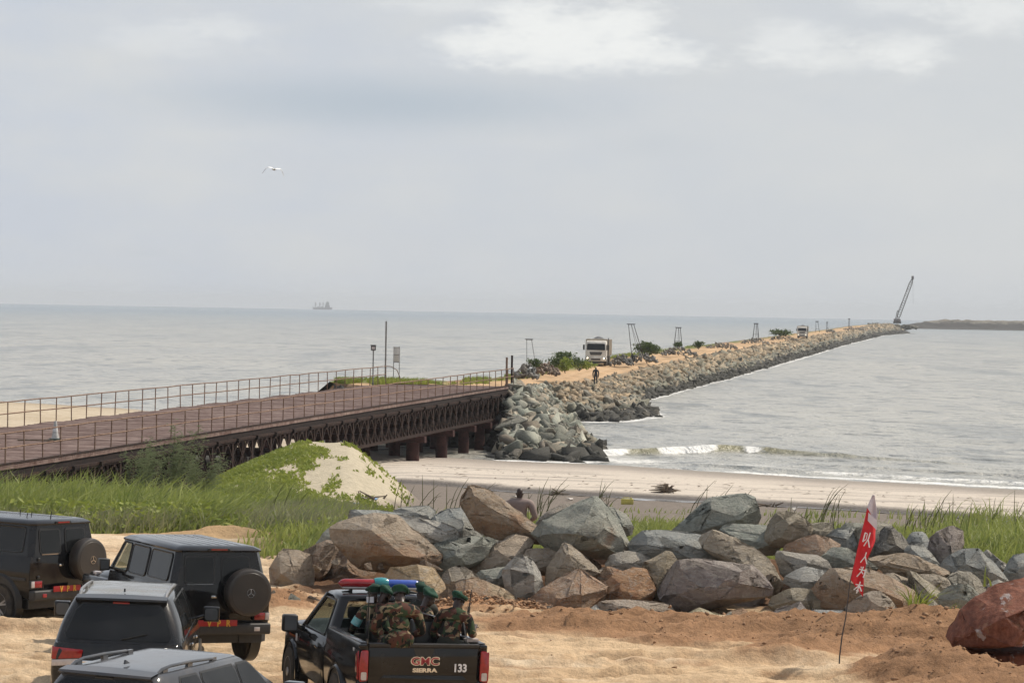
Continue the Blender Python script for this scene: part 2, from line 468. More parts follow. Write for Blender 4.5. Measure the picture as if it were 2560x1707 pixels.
def zg(x, y):
    x = np.asarray(x, float); y = np.asarray(y, float)
    ys = shore(x)
    f = (y - 72) / np.maximum(ys - 72, 20)
    f = np.where(ys < 95, (y - (ys - 60)) / 60, f)
    z = np.interp(f, [-1, 0, .12, .3, .67, 1, 1.3, 2.2], [0, 0, -.75, -1.85, -2.72, -3.4, -4.4, -7])
    near = 1 - sstep(62, 78, y)
    beach = sstep(100, 120, y)
    # yard relief
    ruts = fbm(x * .16 + y * .05, y * 1.1, 4) * .20 + fbm(x * .6, y * 2.2 + 7, 4) * .075 + .05 * sstep(.15, .35, fbm(x * .12, y * 1.9 + 31, 3)) 
    z = z + near * (ruts + fbm(x * 3, y * 3, 4, .6) * .05 + .05 * np.clip(fbm(x * 1.4, y * 2.6 + 50, 4, .6) - .12, 0, 1) * 2)
    z = z - near * sstep(36, 60, y) * .018 * x
    z = z + near * tracks(x, y)[0]
    # berms of earth
    bm = bermh(x, y)
    z = z + bm
    # ridge of soil below the boulders
    rx = sstep(-4.6, -3.2, x) * (1 - sstep(14, 17, x))
    z = z + rx * .62 * np.exp(-((y - 61.6) / 1.5) ** 2)
    z = z + mound(x, y) * (1 + .03 * fbm(x * .8, y * .8, 3)) + mound(x, y) * .02 * fbm(x * 3, y * .6, 3)
    # low hump of sand beyond the bridge on the left
    z = z + 1.0 * gauss2(x, y, -42, 205, 10, 28, .2) * (1 + .3 * fbm(x * .12, y * .1, 4))
    z = z + (1 - near) * (1 - beach) * .14 * fbm(x * .35, y * .3, 5)
    z = z + beach * (.035 * fbm(x * .12, y * .55, 5, .6) * sstep(0, 12, ys - y) + .02 * fbm(x * .4, y * 1.7, 3) * sstep(0, 16, ys - y))
    z = z + .26 * (sstep(-.2, 1.7, y - line_y(x)) - sstep(8, 30, y - line_y(x))) * sstep(-9, -5, x)
    z = z + (.22 * gauss2(x, y, -7.6, 72.0, .9, .6) + .10 * gauss2(x, y, -6.2, 71.8, 1.6, .5) + .05 * gauss2(x, y, -9.3, 72.2, 1.3, .5)) * (1 + .5 * fbm(x * 1.5, y * 1.5, 4))
    return z

def bermh(x, y):
    w = 1 + .45 * fbm(x * .7, y * .9, 5, .62)
    b = .34 * np.exp(-((y - (53.0 - .02 * x) - .5 * vnoise(x * .5, 3.3)) / 1.05) ** 2) * sstep(-1.8, 1.2, x) * (1 - sstep(9, 12, x))
    b = b + .16 * np.exp(-((y - 51.0 - .6 * vnoise(x * .6, 9.1)) / .55) ** 2) * sstep(1.0, 3, x) * (1 - sstep(5.5, 8, x))
    b = b + .42 * gauss2(x, y, 7.6, 51.6, 2.1, 1.3, -.1)
    b = b + .60 * gauss2(x, y, 7.35, 47.2, 1.05, 1.25, 0)
    b = b + .30 * gauss2(x, y, 8.8, 46.0, 1.5, 1.1, .2)
    b = b + .30 * gauss2(x, y, 5.6, 49.7, 1.5, .5, .45)
    b = b + .26 * gauss2(x, y, -5.2, 55.2, 1.3, .7, .0)
    b = b + .26 * gauss2(x, y, -.3, 56.0, 1.1, 1.0, .2)
    b = b + .12 * gauss2(x, y, -1.0, 50.3, 1.2, .5, .1)
    return b * w + .11 * sstep(.04, .25, b) * fbm(x * 4, y * 4, 4, .7)

def zs(x, y): return float(zg(np.array([x]), np.array([y]))[0])

def build_ground():
    ys = [-260, -160, -90, -50, -20, 0, 12, 22, 30]
    y = 36.0
    while y < 76: ys.append(y); y *= 1.0024
    while y < 140: ys.append(y); y *= 1.0026
    while y < 330: ys.append(y); y *= 1.007
    while y < 900: ys.append(y); y *= 1.05
    ys = np.array(ys)
    us = list(np.linspace(-.24, .24, 300))
    ext = [.26, .3, .36, .45, .6, .8, 1.1, 1.6, 2.5, 4, 7, 12]
    us = np.array([-e for e in ext[::-1]] + us + ext)
    U, Y = np.meshgrid(us, ys)
    X = U * np.maximum(Y, 36)
    Z = zg(X, Y)
    far = np.abs(U) > .25
    nv = X.size
    ny, nx = X.shape
    idx = np.arange(nv).reshape(ny, nx)
    fc = np.stack([idx[:-1, :-1], idx[:-1, 1:], idx[1:, 1:], idx[1:, :-1]], -1).reshape(-1, 4)
    me = np_mesh('ground', np.stack([X, Y, Z], -1).reshape(-1, 3), fc)
    # base colours of the different soils
    x = X.ravel(); y = Y.ravel()
    sand = np.array([.59, .43, .27]); pale = np.array([.68, .56, .41]); brown = np.array([.27, .155, .085])
    beach = np.array([.58, .515, .44]); wet = np.array([.30, .265, .23]); mud = np.array([.20, .17, .145])
    soil = np.array([.20, .15, .09]); msand = np.array([.46, .405, .305]); grav = np.array([.46, .31, .17])
    c = np.tile(sand, (nv, 1))
    def lay(col, f):
        nonlocal c
        f = np.clip(f, 0, 1)[:, None]; c = c * (1 - f) + col * f
    n1 = fbm(x * .5, y * .9, 5, .6); n2 = fbm(x * 2.2, y * 3.5, 4, .6); n0 = fbm(x * .16, y * .5, 4)
    lay(pale, sstep(.0, .5, n0 + n1 * .5) * .7)
    lay(pale, sstep(56, 66, y) * .85)
    lay(np.array([.62, .47, .31]), sstep(-1.5, -6, x) * .75 * (y < 70))
    lay(np.array([.42, .28, .16]), sstep(.05, .35, n2 + n0 * .6) * .5)
    lay(np.array([.34, .20, .11]), sstep(.28, .5, fbm(x * .35, y * 2.6, 5, .62)) * .6)
    lay(np.array([.36, .225, .125]), tracks(x, y)[1] * (y < 74) * .5)
    b = bermh(x, y)
    lay(brown * 1.25, sstep(.03, .14, b + .05 * n1))
    lay(brown, sstep(.12, .3, b + .08 * n2) * .8)
    lay(np.array([.15, .085, .05]), sstep(.15, .5, np.exp(-((y - 60.6) / 2.9) ** 2) * sstep(-5.2, -4.0, x) * (1 - sstep(15, 18, x)) + .18 * n1))  # dark brown under the pile: shade between the boulders put into the colour
    lay(np.array([.36, .19, .10]), sstep(.15, .5, gauss2(x, y, -.9, 56.6, 2.2, 1.6) + .2 * n2) * .8)
    lay(grav, sstep(.2, .5, gauss2(x, y, -7.4, 71.9, 3.0, .9) + .15 * n1))
    lay(soil, sstep(72.5, 74, y + n1 * 1.0) * (1 - sstep(0, 2, x + 7)) )
    lay(soil, sstep(64.5, 66.5, y + n1) * sstep(-8, -6, x))
    g_end = 103 + 10 * n1
    lay(mud, sstep(g_end - 8, g_end, y))
    mh = mound(x, y)
    lay(msand, sstep(.1, .6, mh + .25 * n1))
    ln = y - line_y(x)
    lay(beach, sstep(.6, 1.6, ln))
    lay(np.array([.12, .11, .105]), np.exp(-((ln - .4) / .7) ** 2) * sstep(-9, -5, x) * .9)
    dsh = shore(x) - y
    streak = fbm(x * .055, y * .8, 5, .6)
    lay(np.array([.34, .30, .265]), sstep(.10, .30, streak) * sstep(2, 5, ln) * .7)
    lay(np.array([.44, .385, .335]), (1 - sstep(5, 16, dsh + 5 * streak)) * (dsh < 60))
    lay(wet, (1 - sstep(1.5, 9, dsh + 4 * fbm(x * .08, y * .05, 3))))
    lay(np.array([.50, .42, .31]), sstep(-12, -18, x) * sstep(125, 150, y) * (1 - sstep(-4, 0, -dsh)) * .9)
    lay(np.array([.42, .34, .24]), sstep(-.1, .3, fbm(x * .3, y * .3, 5, .65)) * sstep(-12, -18, x) * sstep(125, 150, y) * .8)
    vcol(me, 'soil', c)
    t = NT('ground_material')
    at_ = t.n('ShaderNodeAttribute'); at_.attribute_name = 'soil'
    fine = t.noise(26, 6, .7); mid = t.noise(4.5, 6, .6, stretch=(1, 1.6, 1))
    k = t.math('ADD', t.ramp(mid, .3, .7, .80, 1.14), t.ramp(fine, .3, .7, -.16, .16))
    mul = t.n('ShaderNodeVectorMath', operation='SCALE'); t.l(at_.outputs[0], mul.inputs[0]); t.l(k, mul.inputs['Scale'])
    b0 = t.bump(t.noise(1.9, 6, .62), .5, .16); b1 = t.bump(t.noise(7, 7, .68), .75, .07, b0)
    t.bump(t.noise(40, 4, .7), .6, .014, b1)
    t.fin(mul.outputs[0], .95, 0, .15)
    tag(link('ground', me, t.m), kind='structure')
build_ground()

# ------------------------------------------------------------------ jetty outline (world coordinates)
TOE = [(-19, 205), (-14, 197), (-8, 190), (-1.4, 185), (-.2, 172.8), (4, 172.2), (6.2, 174.6), (6.0, 194.8), (4.9, 218), (4.0, 236),
       (6.8, 234), (9.6, 236.5), (13.3, 249.5), (13.0, 285), (19.7, 329), (24.6, 358), (29.8, 389), (45, 484), (73.4, 665), (101.4, 846), (136, 1060), (173.5, 1292), (218, 1507)]
CRN = [(-13, 203, .45), (-11, 195.5, .5), (-7, 194, .55), (-.2, 193.6, .6), (.3, 194.2, .6), (.6, 195.5, .5), (.9, 197, .3), (1.3, 203, 0), (1.75, 218, -.3), (2.2, 236, -.6),
       (4.4, 251, -.9), (7.2, 262, -1.0), (9.6, 275, -1.1), (11.4, 295, -.9), (15.2, 318, -.6), (20.4, 352, -.45), (25.2, 384, -.35), (39.8, 479, -.3), (69, 667, -.3), (96.5, 848, -.25), (131, 1061, 0), (166.5, 1288, .7), (206, 1500, 1.5)]
LFT = [(-13.5, 204), (-13.4, 205), (-13.2, 206), (-13, 207), (-12.8, 208), (-12.4, 210), (-12, 212), (-10, 218), (-7.5, 227), (-5, 238),
       (-2.4, 252), (-.6, 263), (1.2, 276), (4.0, 297), (7.6, 322), (12.4, 356), (16.8, 387), (31.3, 481), (60.4, 669), (88, 850), (122, 1063), (158, 1290), (198, 1502)]
NST = len(TOE)
def jlerp(arr, s):
    s = max(0.0, min(NST - 1.0001, s)); i = int(s); f = s - i
    a, b = arr[i], arr[i + 1]
    return tuple(a[k] + (b[k] - a[k]) * f for k in range(len(a)))
def slope_pt(s, v):
    """point on the seaward slope: v=0 toe, v=1 crown"""
    t = jlerp(TOE, s); c = jlerp(CRN, s)
    zt = -3.75
    return Vector((t[0] + (c[0] - t[0]) * v, t[1] + (c[1] - t[1]) * v, zt + (c[2] - zt) * v))

def build_jetty():
    svals = []
    for i in range(NST - 1):
        n = 14 if i < 16 else 30
        svals += [i + k / n for k in range(n)]
    svals.append(NST - 1.0)
    vs = []; cols = []; cw = 24
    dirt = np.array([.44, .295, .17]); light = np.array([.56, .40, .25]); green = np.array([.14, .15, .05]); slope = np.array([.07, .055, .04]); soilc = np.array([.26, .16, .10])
    for s in svals:
        c = jlerp(CRN, s); l = jlerp(LFT, s); t = jlerp(TOE, s); lz = c[2] * .6 + .15
        row = []
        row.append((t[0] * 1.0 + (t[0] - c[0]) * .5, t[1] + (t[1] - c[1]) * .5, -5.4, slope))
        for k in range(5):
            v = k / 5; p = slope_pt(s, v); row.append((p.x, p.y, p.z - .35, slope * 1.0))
        for k in range(cw + 1):
            f = k / cw; x = c[0] + (l[0] - c[0]) * f; y = c[1] + (l[1] - c[1]) * f; z = c[2] + (lz - c[2]) * f
            rut = math.exp(-((f - .18) / .05) ** 2) + math.exp(-((f - .40) / .05) ** 2) + .8 * math.exp(-((f - .58) / .04) ** 2)
            z += -.05 * rut + .10 * mn.noise(Vector((x * .5, y * .12, 3))) + .25 * max(0, f - .75)
            nn = mn.noise(Vector((x * .35, y * .05, 1)))
            col = dirt * (1 - .55 * min(1, rut)) + light * .55 * min(1, rut)
            col = col * (1 + .25 * nn)
            g = max(0, min(1, (f - .74) * 6 + nn)); 
            if s < 8: g = max(0, min(1, (f - .5) * 6 + nn))
            col = col * (1 - g) + (green if nn > -.1 else soilc) * g
            e = max(0, 1 - f * 12); col = col * (1 - .4 * e) + soilc * .4 * e
            row.append((x, y, z, col))
        for k in range(1, 4):
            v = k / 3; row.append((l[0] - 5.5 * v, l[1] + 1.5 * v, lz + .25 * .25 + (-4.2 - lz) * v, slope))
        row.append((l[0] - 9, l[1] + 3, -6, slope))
        vs.append([r[:3] for r in row]); cols.append([r[3] for r in row])
    V = np.array(vs); ny, nx = V.shape[:2]
    idx = np.arange(ny * nx).reshape(ny, nx)
    fc = np.stack([idx[:-1, :-1], idx[:-1, 1:], idx[1:, 1:], idx[1:, :-1]], -1).reshape(-1, 4)[:, ::-1]
    me = np_mesh('jetty', V.reshape(-1, 3), fc)
    vcol(me, 'soil', np.array(cols).reshape(-1, 3))
    # closing cap at the far tip and at the land end
    t = NT('jetty_dirt')
    a = t.n('ShaderNodeAttribute'); a.attribute_name = 'soil'
    k = t.math('ADD', t.ramp(t.noise(.8, 6, .6, stretch=(1, .25, 1)), .3, .7, .82, 1.16), t.ramp(t.noise(6, 4, .6), .3, .7, -.1, .1))
    mul = t.n('ShaderNodeVectorMath', operation='SCALE'); t.l(a.outputs[0], mul.inputs[0]); t.l(k, mul.inputs['Scale'])
    t.bump(t.noise(3, 6, .6), .5, .1)
    t.fin(mul.outputs[0], .95, 0, .15)
    tag(link('jetty', me, t.m), kind='structure')
build_jetty()

# ------------------------------------------------------------------ sea
WAVE = [(3.4, 178.2), (5.9, 181), (9.7, 184), (15.7, 188.5), (22, 184), (30, 178)]
def poly_dist(x, y, pl):
    d = np.full(x.shape, 1e9)
    for (ax, ay), (bx, by) in zip(pl, pl[1:]):
        vx, vy = bx - ax, by - ay; L = vx * vx + vy * vy
        t = np.clip(((x - ax) * vx + (y - ay) * vy) / L, 0, 1)
        d = np.minimum(d, np.hypot(x - ax - t * vx, y - ay - t * vy))
    return d
def build_sea():
    ys = [-300, -100, 0, 60, 90, 110, 125]; y = 135.0
    while y < 235: ys.append(y); y *= 1.0022
    while y < 420: ys.append(y); y *= 1.006
    while y < 2500: ys.append(y); y *= 1.02
    while y < 16500: ys.append(y); y *= 1.05
    ys = np.array(ys)
    us = list(np.linspace(-.22, .22, 340)); ext = [.25, .3, .4, .6, .9, 1.4, 2.2, 3.5, 6]
    us = np.array([-e for e in ext[::-1]] + us + ext)
    U, Y = np.meshgrid(us, ys); X = U * np.maximum(Y, 60)
    r2 = X ** 2 + Y ** 2
    Z = WZ - r2 / (2 * 6.371e6)
    x, y = X, Y
    nearw = (1 - sstep(200, 420, y))
    Z = Z + nearw * (.035 * fbm(x * .25, y * .5, 4, .55) + .03 * fbm(x * .9, y * 1.6, 3))
    # breaker
    wy = np.interp(x, [p[0] for p in WAVE], [p[1] for p in WAVE])
    amp = np.interp(x, [2.5, 5, 8, 12, 15.5, 19, 24, 32], [0, .34, .40, .46, .52, .34, .2, 0])
    amp = amp * (1 + .35 * vnoise(x * .9, 5.5))
    dy = y - wy - .5 * vnoise(x * .5, 1.1)
    Z = Z + amp * np.where(dy < 0, np.exp(-(dy / .55) ** 2), np.exp(-(dy / 2.4) ** 2))
    for (wx0, wx1, wd, a2) in ((8, 40, 6, .12), (16, 60, 14, .12), (-5, 60, 22, .06), (-5, 70, 33, .06)):
        w2 = shore(x) + wd + 1.2 * vnoise(x * .15, wd)
        dd = y - w2
        Z = Z + a2 * sstep(wx0, wx0 + 6, x) * (1 - sstep(wx1 - 8, wx1, x)) * np.where(dd < 0, np.exp(-(dd / .5) ** 2), np.exp(-(dd / 2.0) ** 2))
    # foam amounts
    ds = y - shore(x)
    foam = np.zeros_like(x)
    wash = np.exp(-((ds - 1.6 - 1.1 * vnoise(x * .25, 8)) / 1.1) ** 2) * sstep(10, 16, x) * .95
    wash2 = np.exp(-((ds - 5.0 - 1.5 * vnoise(x * .2, 18)) / 1.5) ** 2) * sstep(13, 20, x) * .6
    foam = np.maximum(foam, np.maximum(wash, wash2))
    foam = np.maximum(foam, .55 * np.exp(-((ds - .5) / .5) ** 2) * sstep(5, 8, x))
    fa = np.interp(x, [3, 5.5, 7.4, 8.3, 9.6, 10.5, 13.6, 14.5, 15.6, 16.5, 18], [0, 1, 1, .1, .3, 1, 1, .15, .25, 1, 0])
    foam = np.maximum(foam, fa * np.exp(-((dy + .25) / .85) ** 2))
    foam = np.maximum(foam, .62 * gauss2(x, y, 8, 174.8, 4.5, 4.5))
    foam = np.maximum(foam, .5 * gauss2(x, y, 14, 172.5, 8, 2.2))
    toe = TOE[4:]
    dt = poly_dist(x, y, toe)
    foam = np.maximum(foam, (.66 + .35 * fbm(x * .5 + y * .12, y * .15, 4)) * np.exp(-((dt - .2) / (.9 + y * .0015)) ** 2) * (ds > 0))
    # thickness of the wave face shows the sandy water through
    face = np.exp(-((dy + .3) / .5) ** 2) * np.clip(amp * 2.2, 0, 1)
    ny, nx = X.shape; idx = np.arange(ny * nx).reshape(ny, nx)
    fc = np.stack([idx[:-1, :-1], idx[:-1, 1:], idx[1:, 1:], idx[1:, :-1]], -1).reshape(-1, 4)
    me = np_mesh('sea', np.stack([X, Y, Z], -1).reshape(-1, 3), fc)
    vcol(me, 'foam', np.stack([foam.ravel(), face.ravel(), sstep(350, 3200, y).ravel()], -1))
    t = NT('sea_water')
    a = t.n('ShaderNodeAttribute'); a.attribute_name = 'foam'
    sp = t.n('ShaderNodeSeparateColor'); t.l(a.outputs[0], sp.inputs[0])
    big = t.noise(.012, 5, .6, stretch=(1, .6, 1))
    col = t.mix(t.ramp(big, .38, .62), (.40, .385, .335), (.345, .34, .31))
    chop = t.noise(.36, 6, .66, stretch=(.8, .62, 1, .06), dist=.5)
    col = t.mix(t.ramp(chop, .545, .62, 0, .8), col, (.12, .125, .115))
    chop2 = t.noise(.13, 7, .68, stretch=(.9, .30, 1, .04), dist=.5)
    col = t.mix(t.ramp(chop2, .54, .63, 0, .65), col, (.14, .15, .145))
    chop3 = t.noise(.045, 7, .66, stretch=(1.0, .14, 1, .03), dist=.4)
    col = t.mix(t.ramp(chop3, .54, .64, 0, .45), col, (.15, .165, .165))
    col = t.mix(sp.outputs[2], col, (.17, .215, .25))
    col = t.mix(sp.outputs[1], col, (.20, .185, .095))
    fn = t.noise(1.3, 7, .75, stretch=(.8, 1.4, 1)); fn2 = t.noise(5.5, 5, .7)
    th = t.math('SUBTRACT', 1.0, sp.outputs[0])
    ff = t.math('SUBTRACT', t.math('ADD', t.math('MULTIPLY', fn, .75), t.math('MULTIPLY', fn2, .25)), t.math('ADD', t.math('MULTIPLY', th, .62), .14))
    ff = t.math('MULTIPLY', ff, 7.0, True)
    # scattered small whitecaps on the open water
    cap = t.noise(.16, 8, .75, stretch=(.8, 2.2, 1)); capg = t.noise(.02, 3, .5)
    cf = t.math('MULTIPLY', t.math('SUBTRACT', t.math('ADD', cap, t.math('MULTIPLY', capg, .12)), .81), 14.0, True)
    fmask = t.math('MAXIMUM', ff, cf)
    col = t.mix(fmask, col, (.70, .70, .68))
    rg = t.math('ADD', t.math('MULTIPLY', fmask, .5), .22, True)
    w1 = t.noise(.11, 6, .62, stretch=(.9, .6, 1, .12), dist=.3)
    w2 = t.noise(.5, 5, .62, stretch=(.8, .7, 1, -.1), dist=.3)
    w3 = t.noise(2.4, 4, .6, stretch=(.8, 1.3, 1))
    b1 = t.bump(w1, 1.0, 2.2); b2 = t.bump(w2, 1.0, .8, b1); t.bump(w3, .7, .12, b2)
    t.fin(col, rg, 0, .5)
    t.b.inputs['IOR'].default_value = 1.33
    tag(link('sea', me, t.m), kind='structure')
    # shallow pool along the foot of the beach step
    rows = []
    for i in range(60):
        x = -2.5 + i * .42; w = .25 + .35 * max(0, math.sin(i * .37) + .3) + (.8 if 18 < i < 27 else 0)
        y1 = float(line_y(x)) - .05; z = zs(x, y1 - .3) + .035
        rows.append([(x, y1 - w, z - .0), (x, y1, z)])
    b = MB(); b.grid(rows)
    tag(b.build('beach_pool', simple('pool_water', (.20, .22, .24), (.25, .27, .3), 1, .08)), kind='structure')
build_sea()

# far breakwater on the right
def build_breakwater():
    pts = []; cols = []
    n = 520
    for i in range(n):
        f = i / (n - 1); X = 292 + f * 1500; Y = 2075 + f * 260
        top = 3.4 + .35 * mn.noise(Vector((i * .13, 2, 0))) + .5 * mn.noise(Vector((i * .9, 7, 0)))
        if i < 12: top = -3.4 + (top + 3.4) * (i / 12) ** .6
        row = [(X, Y - 15, -4.5), (X, Y - 12, -3.0)]
        for k in range(6):
            h = k / 5; row.append((X + random.uniform(-1, 1), Y - 11 + 8 * h + random.uniform(-.8, .8), -2.8 + (top + 2.8) * h + random.uniform(-.5, .5)))
        row += [(X, Y + 2, top), (X, Y + 12, -4.5)]
        pts += row
    V = np.array(pts); k = 10
    idx = np.arange(n * k).reshape(n, k)
    fc = np.stack([idx[:-1, :-1], idx[1:, :-1], idx[1:, 1:], idx[:-1, 1:]], -1).reshape(-1, 4)
    me = np_mesh('breakwater', V, fc, smooth=False)
    t = NT('breakwater_rock')
    sp = t.n('ShaderNodeSeparateXYZ'); t.l(t.tc.outputs['Object'], sp.inputs[0])
    n_ = t.noise(.25, 5, .7)
    col = t.mix(t.ramp(n_, .35, .68), (.08, .075, .065), (.30, .27, .22))
    wetl = t.ramp(t.math('ADD', sp.outputs[2], t.ramp(n_, .3, .7, -1, 1)), .6, 2.2)
    col = t.mix(wetl, (.075, .07, .065), col)
    t.fin(col, .9, 0, .2)
    tag(link('breakwater', me, t.m), kind='structure')
build_breakwater()

# haze: even air round the scene
def build_haze():
    b = MB(); b.box((-2600, -320, -45), (3200, 17000, 46))
    t = NT('haze_air'); t.t.nodes.remove(t.b)
    v = t.n('ShaderNodeVolumePrincipled'); v.inputs['Color'].default_value = (.90, .95, 1.0, 1)
    v.inputs['Density'].default_value = HAZE; v.inputs['Anisotropy'].default_value = .0
    t.l(v.outputs[0], t.o.inputs['Volume'])
    o = b.build('haze', t.m); tag(o, kind='stuff')
HAZE = 1.05e-4
build_haze()

# ------------------------------------------------------------------ rocks
def rock_material():
    t = NT('rock')
    oi = t.n('ShaderNodeObjectInfo'); base = oi.outputs['Color']; stain = oi.outputs['Alpha']
    rnd = t.n('ShaderNodeVectorMath', operation='SCALE'); 
    cx = t.n('ShaderNodeCombineXYZ'); t.l(oi.outputs['Random'], cx.inputs[0]); t.l(oi.outputs['Random'], cx.inputs[1])
    t.l(cx.outputs[0], rnd.inputs[0]); rnd.inputs['Scale'].default_value = 37
    vv = t.n('ShaderNodeVectorMath', operation='ADD'); t.l(t.tc.outputs['Object'], vv.inputs[0]); t.l(rnd.outputs[0], vv.inputs[1]); V = vv.outputs[0]
    big = t.noise(1.1, 6, .6, V, dist=.4); mid = t.noise(4.5, 7, .68, V, stretch=(1, 1, 2.0)); fine = t.noise(22, 5, .7, V)
    col = t.mix(t.ramp(mid, .35, .68), t.mix(.30, base, (.05, .05, .045)), t.mix(.26, base, (.60, .56, .48)))
    # iron stain and dried mud, in patches with edges of their own
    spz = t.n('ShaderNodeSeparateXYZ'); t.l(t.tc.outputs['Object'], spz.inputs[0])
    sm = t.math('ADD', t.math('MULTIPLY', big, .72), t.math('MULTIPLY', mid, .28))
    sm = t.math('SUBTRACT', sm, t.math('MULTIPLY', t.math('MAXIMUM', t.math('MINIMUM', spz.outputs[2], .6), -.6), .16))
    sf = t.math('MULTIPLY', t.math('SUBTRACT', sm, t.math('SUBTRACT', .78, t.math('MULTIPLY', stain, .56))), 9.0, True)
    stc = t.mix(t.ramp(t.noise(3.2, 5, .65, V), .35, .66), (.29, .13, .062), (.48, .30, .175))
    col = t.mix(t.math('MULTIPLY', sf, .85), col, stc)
    # pale veins
    vn = t.math('ABSOLUTE', t.math('SUBTRACT', t.noise(1.7, 6, .6, V, dist=1.2, stretch=(1, 1, 1.6)), .5))
    col = t.mix(t.ramp(vn, .0, .018, .55, 0), col, (.50, .47, .42))
    col = t.mix(t.ramp(fine, .5, .8, 0, .22), col, (.10, .09, .08))
    huge = t.noise(.55, 3, .5, V); col = t.mix(t.ramp(huge, .42, .6, .0, .28), col, (.50, .44, .35))
    vo = t.n('ShaderNodeTexVoronoi', feature='DISTANCE_TO_EDGE'); vo.inputs['Scale'].default_value = 1.3
    ds = t.n('ShaderNodeVectorMath', operation='ADD'); t.l(V, ds.inputs[0]); 
    nn = t.n('ShaderNodeTexNoise'); nn.inputs['Scale'].default_value = 2.2; t.l(V, nn.inputs['Vector']); 
    sc = t.n('ShaderNodeVectorMath', operation='SCALE'); t.l(nn.outputs[1], sc.inputs[0]); sc.inputs['Scale'].default_value = .9
    t.l(sc.outputs[0], ds.inputs[1]); t.l(ds.outputs[0], vo.inputs['Vector'])
    crack = t.ramp(vo.outputs['Distance'], 0, .035)
    b1 = t.bump(crack, .6, .05); b2 = t.bump(t.math('ABSOLUTE', t.math('SUBTRACT', mid, .5)), .9, .22, b1); b3 = t.bump(t.noise(9, 6, .7, V, stretch=(1, 1, 2.2)), .8, .06, b2); t.bump(fine, .5, .015, b3)
    return t.fin(col, .82, 0, .28)
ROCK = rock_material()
GG = (.235, .255, .225); GB = (.25, .27, .265); TAN = (.33, .255, .185); BRN = (.235, .150, .098); PUR = (.20, .165, .16)
PALE = (.36, .35, .32); DRK = (.06, .06, .06); REDB = (.13, .040, .025)

def rock_mesh(name, pts, edge=.16, amp=.05, bev=.04, seed=0, rough_freq=1.0):
    bm = bmesh.new()
    for p in pts: bm.verts.new(p)
    r = bmesh.ops.convex_hull(bm, input=bm.verts)
    junk = [g for g in r['geom_interior'] + r['geom_unused'] if isinstance(g, bmesh.types.BMVert)]
    bmesh.ops.delete(bm, geom=list(set(junk)), context='VERTS')
    if edge < 1:        # break off corners along flat fractures
        rc = random.Random(seed * 13 + 5); ex = max(v.co.length for v in bm.verts)
        for q in range(9):
            nrm = Vector((rc.gauss(0, 1), rc.gauss(-.5, .8), rc.gauss(.25, .9))).normalized()
            dmax = max(v.co.dot(nrm) for v in bm.verts)
            bmesh.ops.bisect_plane(bm, geom=bm.verts[:] + bm.edges[:] + bm.faces[:], plane_co=nrm * dmax * rc.uniform(.84, .95), plane_no=nrm, clear_outer=True)
            r2 = bmesh.ops.convex_hull(bm, input=bm.verts)
            jj = [g for g in r2['geom_interior'] + r2['geom_unused'] if isinstance(g, bmesh.types.BMVert)]
            bmesh.ops.delete(bm, geom=list(set(jj)), context='VERTS')
    bmesh.ops.dissolve_limit(bm, angle_limit=R(5), verts=bm.verts, edges=bm.edges)
    ed = [e for e in bm.edges if len(e.link_faces) == 2 and e.calc_face_angle(0) > R(14)]
    if bev: bmesh.ops.bevel(bm, geom=ed, offset=bev, segments=2, profile=.6, affect='EDGES', clamp_overlap=True)
    bmesh.ops.triangulate(bm, faces=bm.faces)
    for it in range(4):
        lim = edge * (1.35 if it < 3 else 1.8)
        long = [e for e in bm.edges if e.calc_length() > lim]
        if not long or len(bm.faces) > 6000: break
        bmesh.ops.subdivide_edges(bm, edges=long, cuts=1, use_grid_fill=False)
        bmesh.ops.triangulate(bm, faces=[f for f in bm.faces if len(f.verts) > 3])
    bm.normal_update()
    off = Vector((seed * 3.17, seed * 1.3, seed * 7.7))
    mv = []
    for v in bm.verts:
        p = v.co * rough_freq + off
        n = mn.noise(p * 1.1) * .7 + (abs(mn.noise(p * 2.1)) - .2) * 1.1 + mn.noise(Vector((p.x, p.y, p.z * 1.8)) * 6) * .32
        st = mn.noise(Vector((p.x * .8, p.y * .8, p.z * 5.5)))
        c = mn.voronoi(p * 1.6)[0]; n += (c[1] - c[0] - .3) * .5
        mv.append(v.co + v.normal * amp * (n + .45 * (1 if st > .12 else -.4 * (st < -.2))))
    for v, c in zip(bm.verts, mv): v.co = c
    me = bpy.data.meshes.new(name); bm.to_mesh(me); bm.free()
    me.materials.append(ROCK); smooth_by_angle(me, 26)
    return me

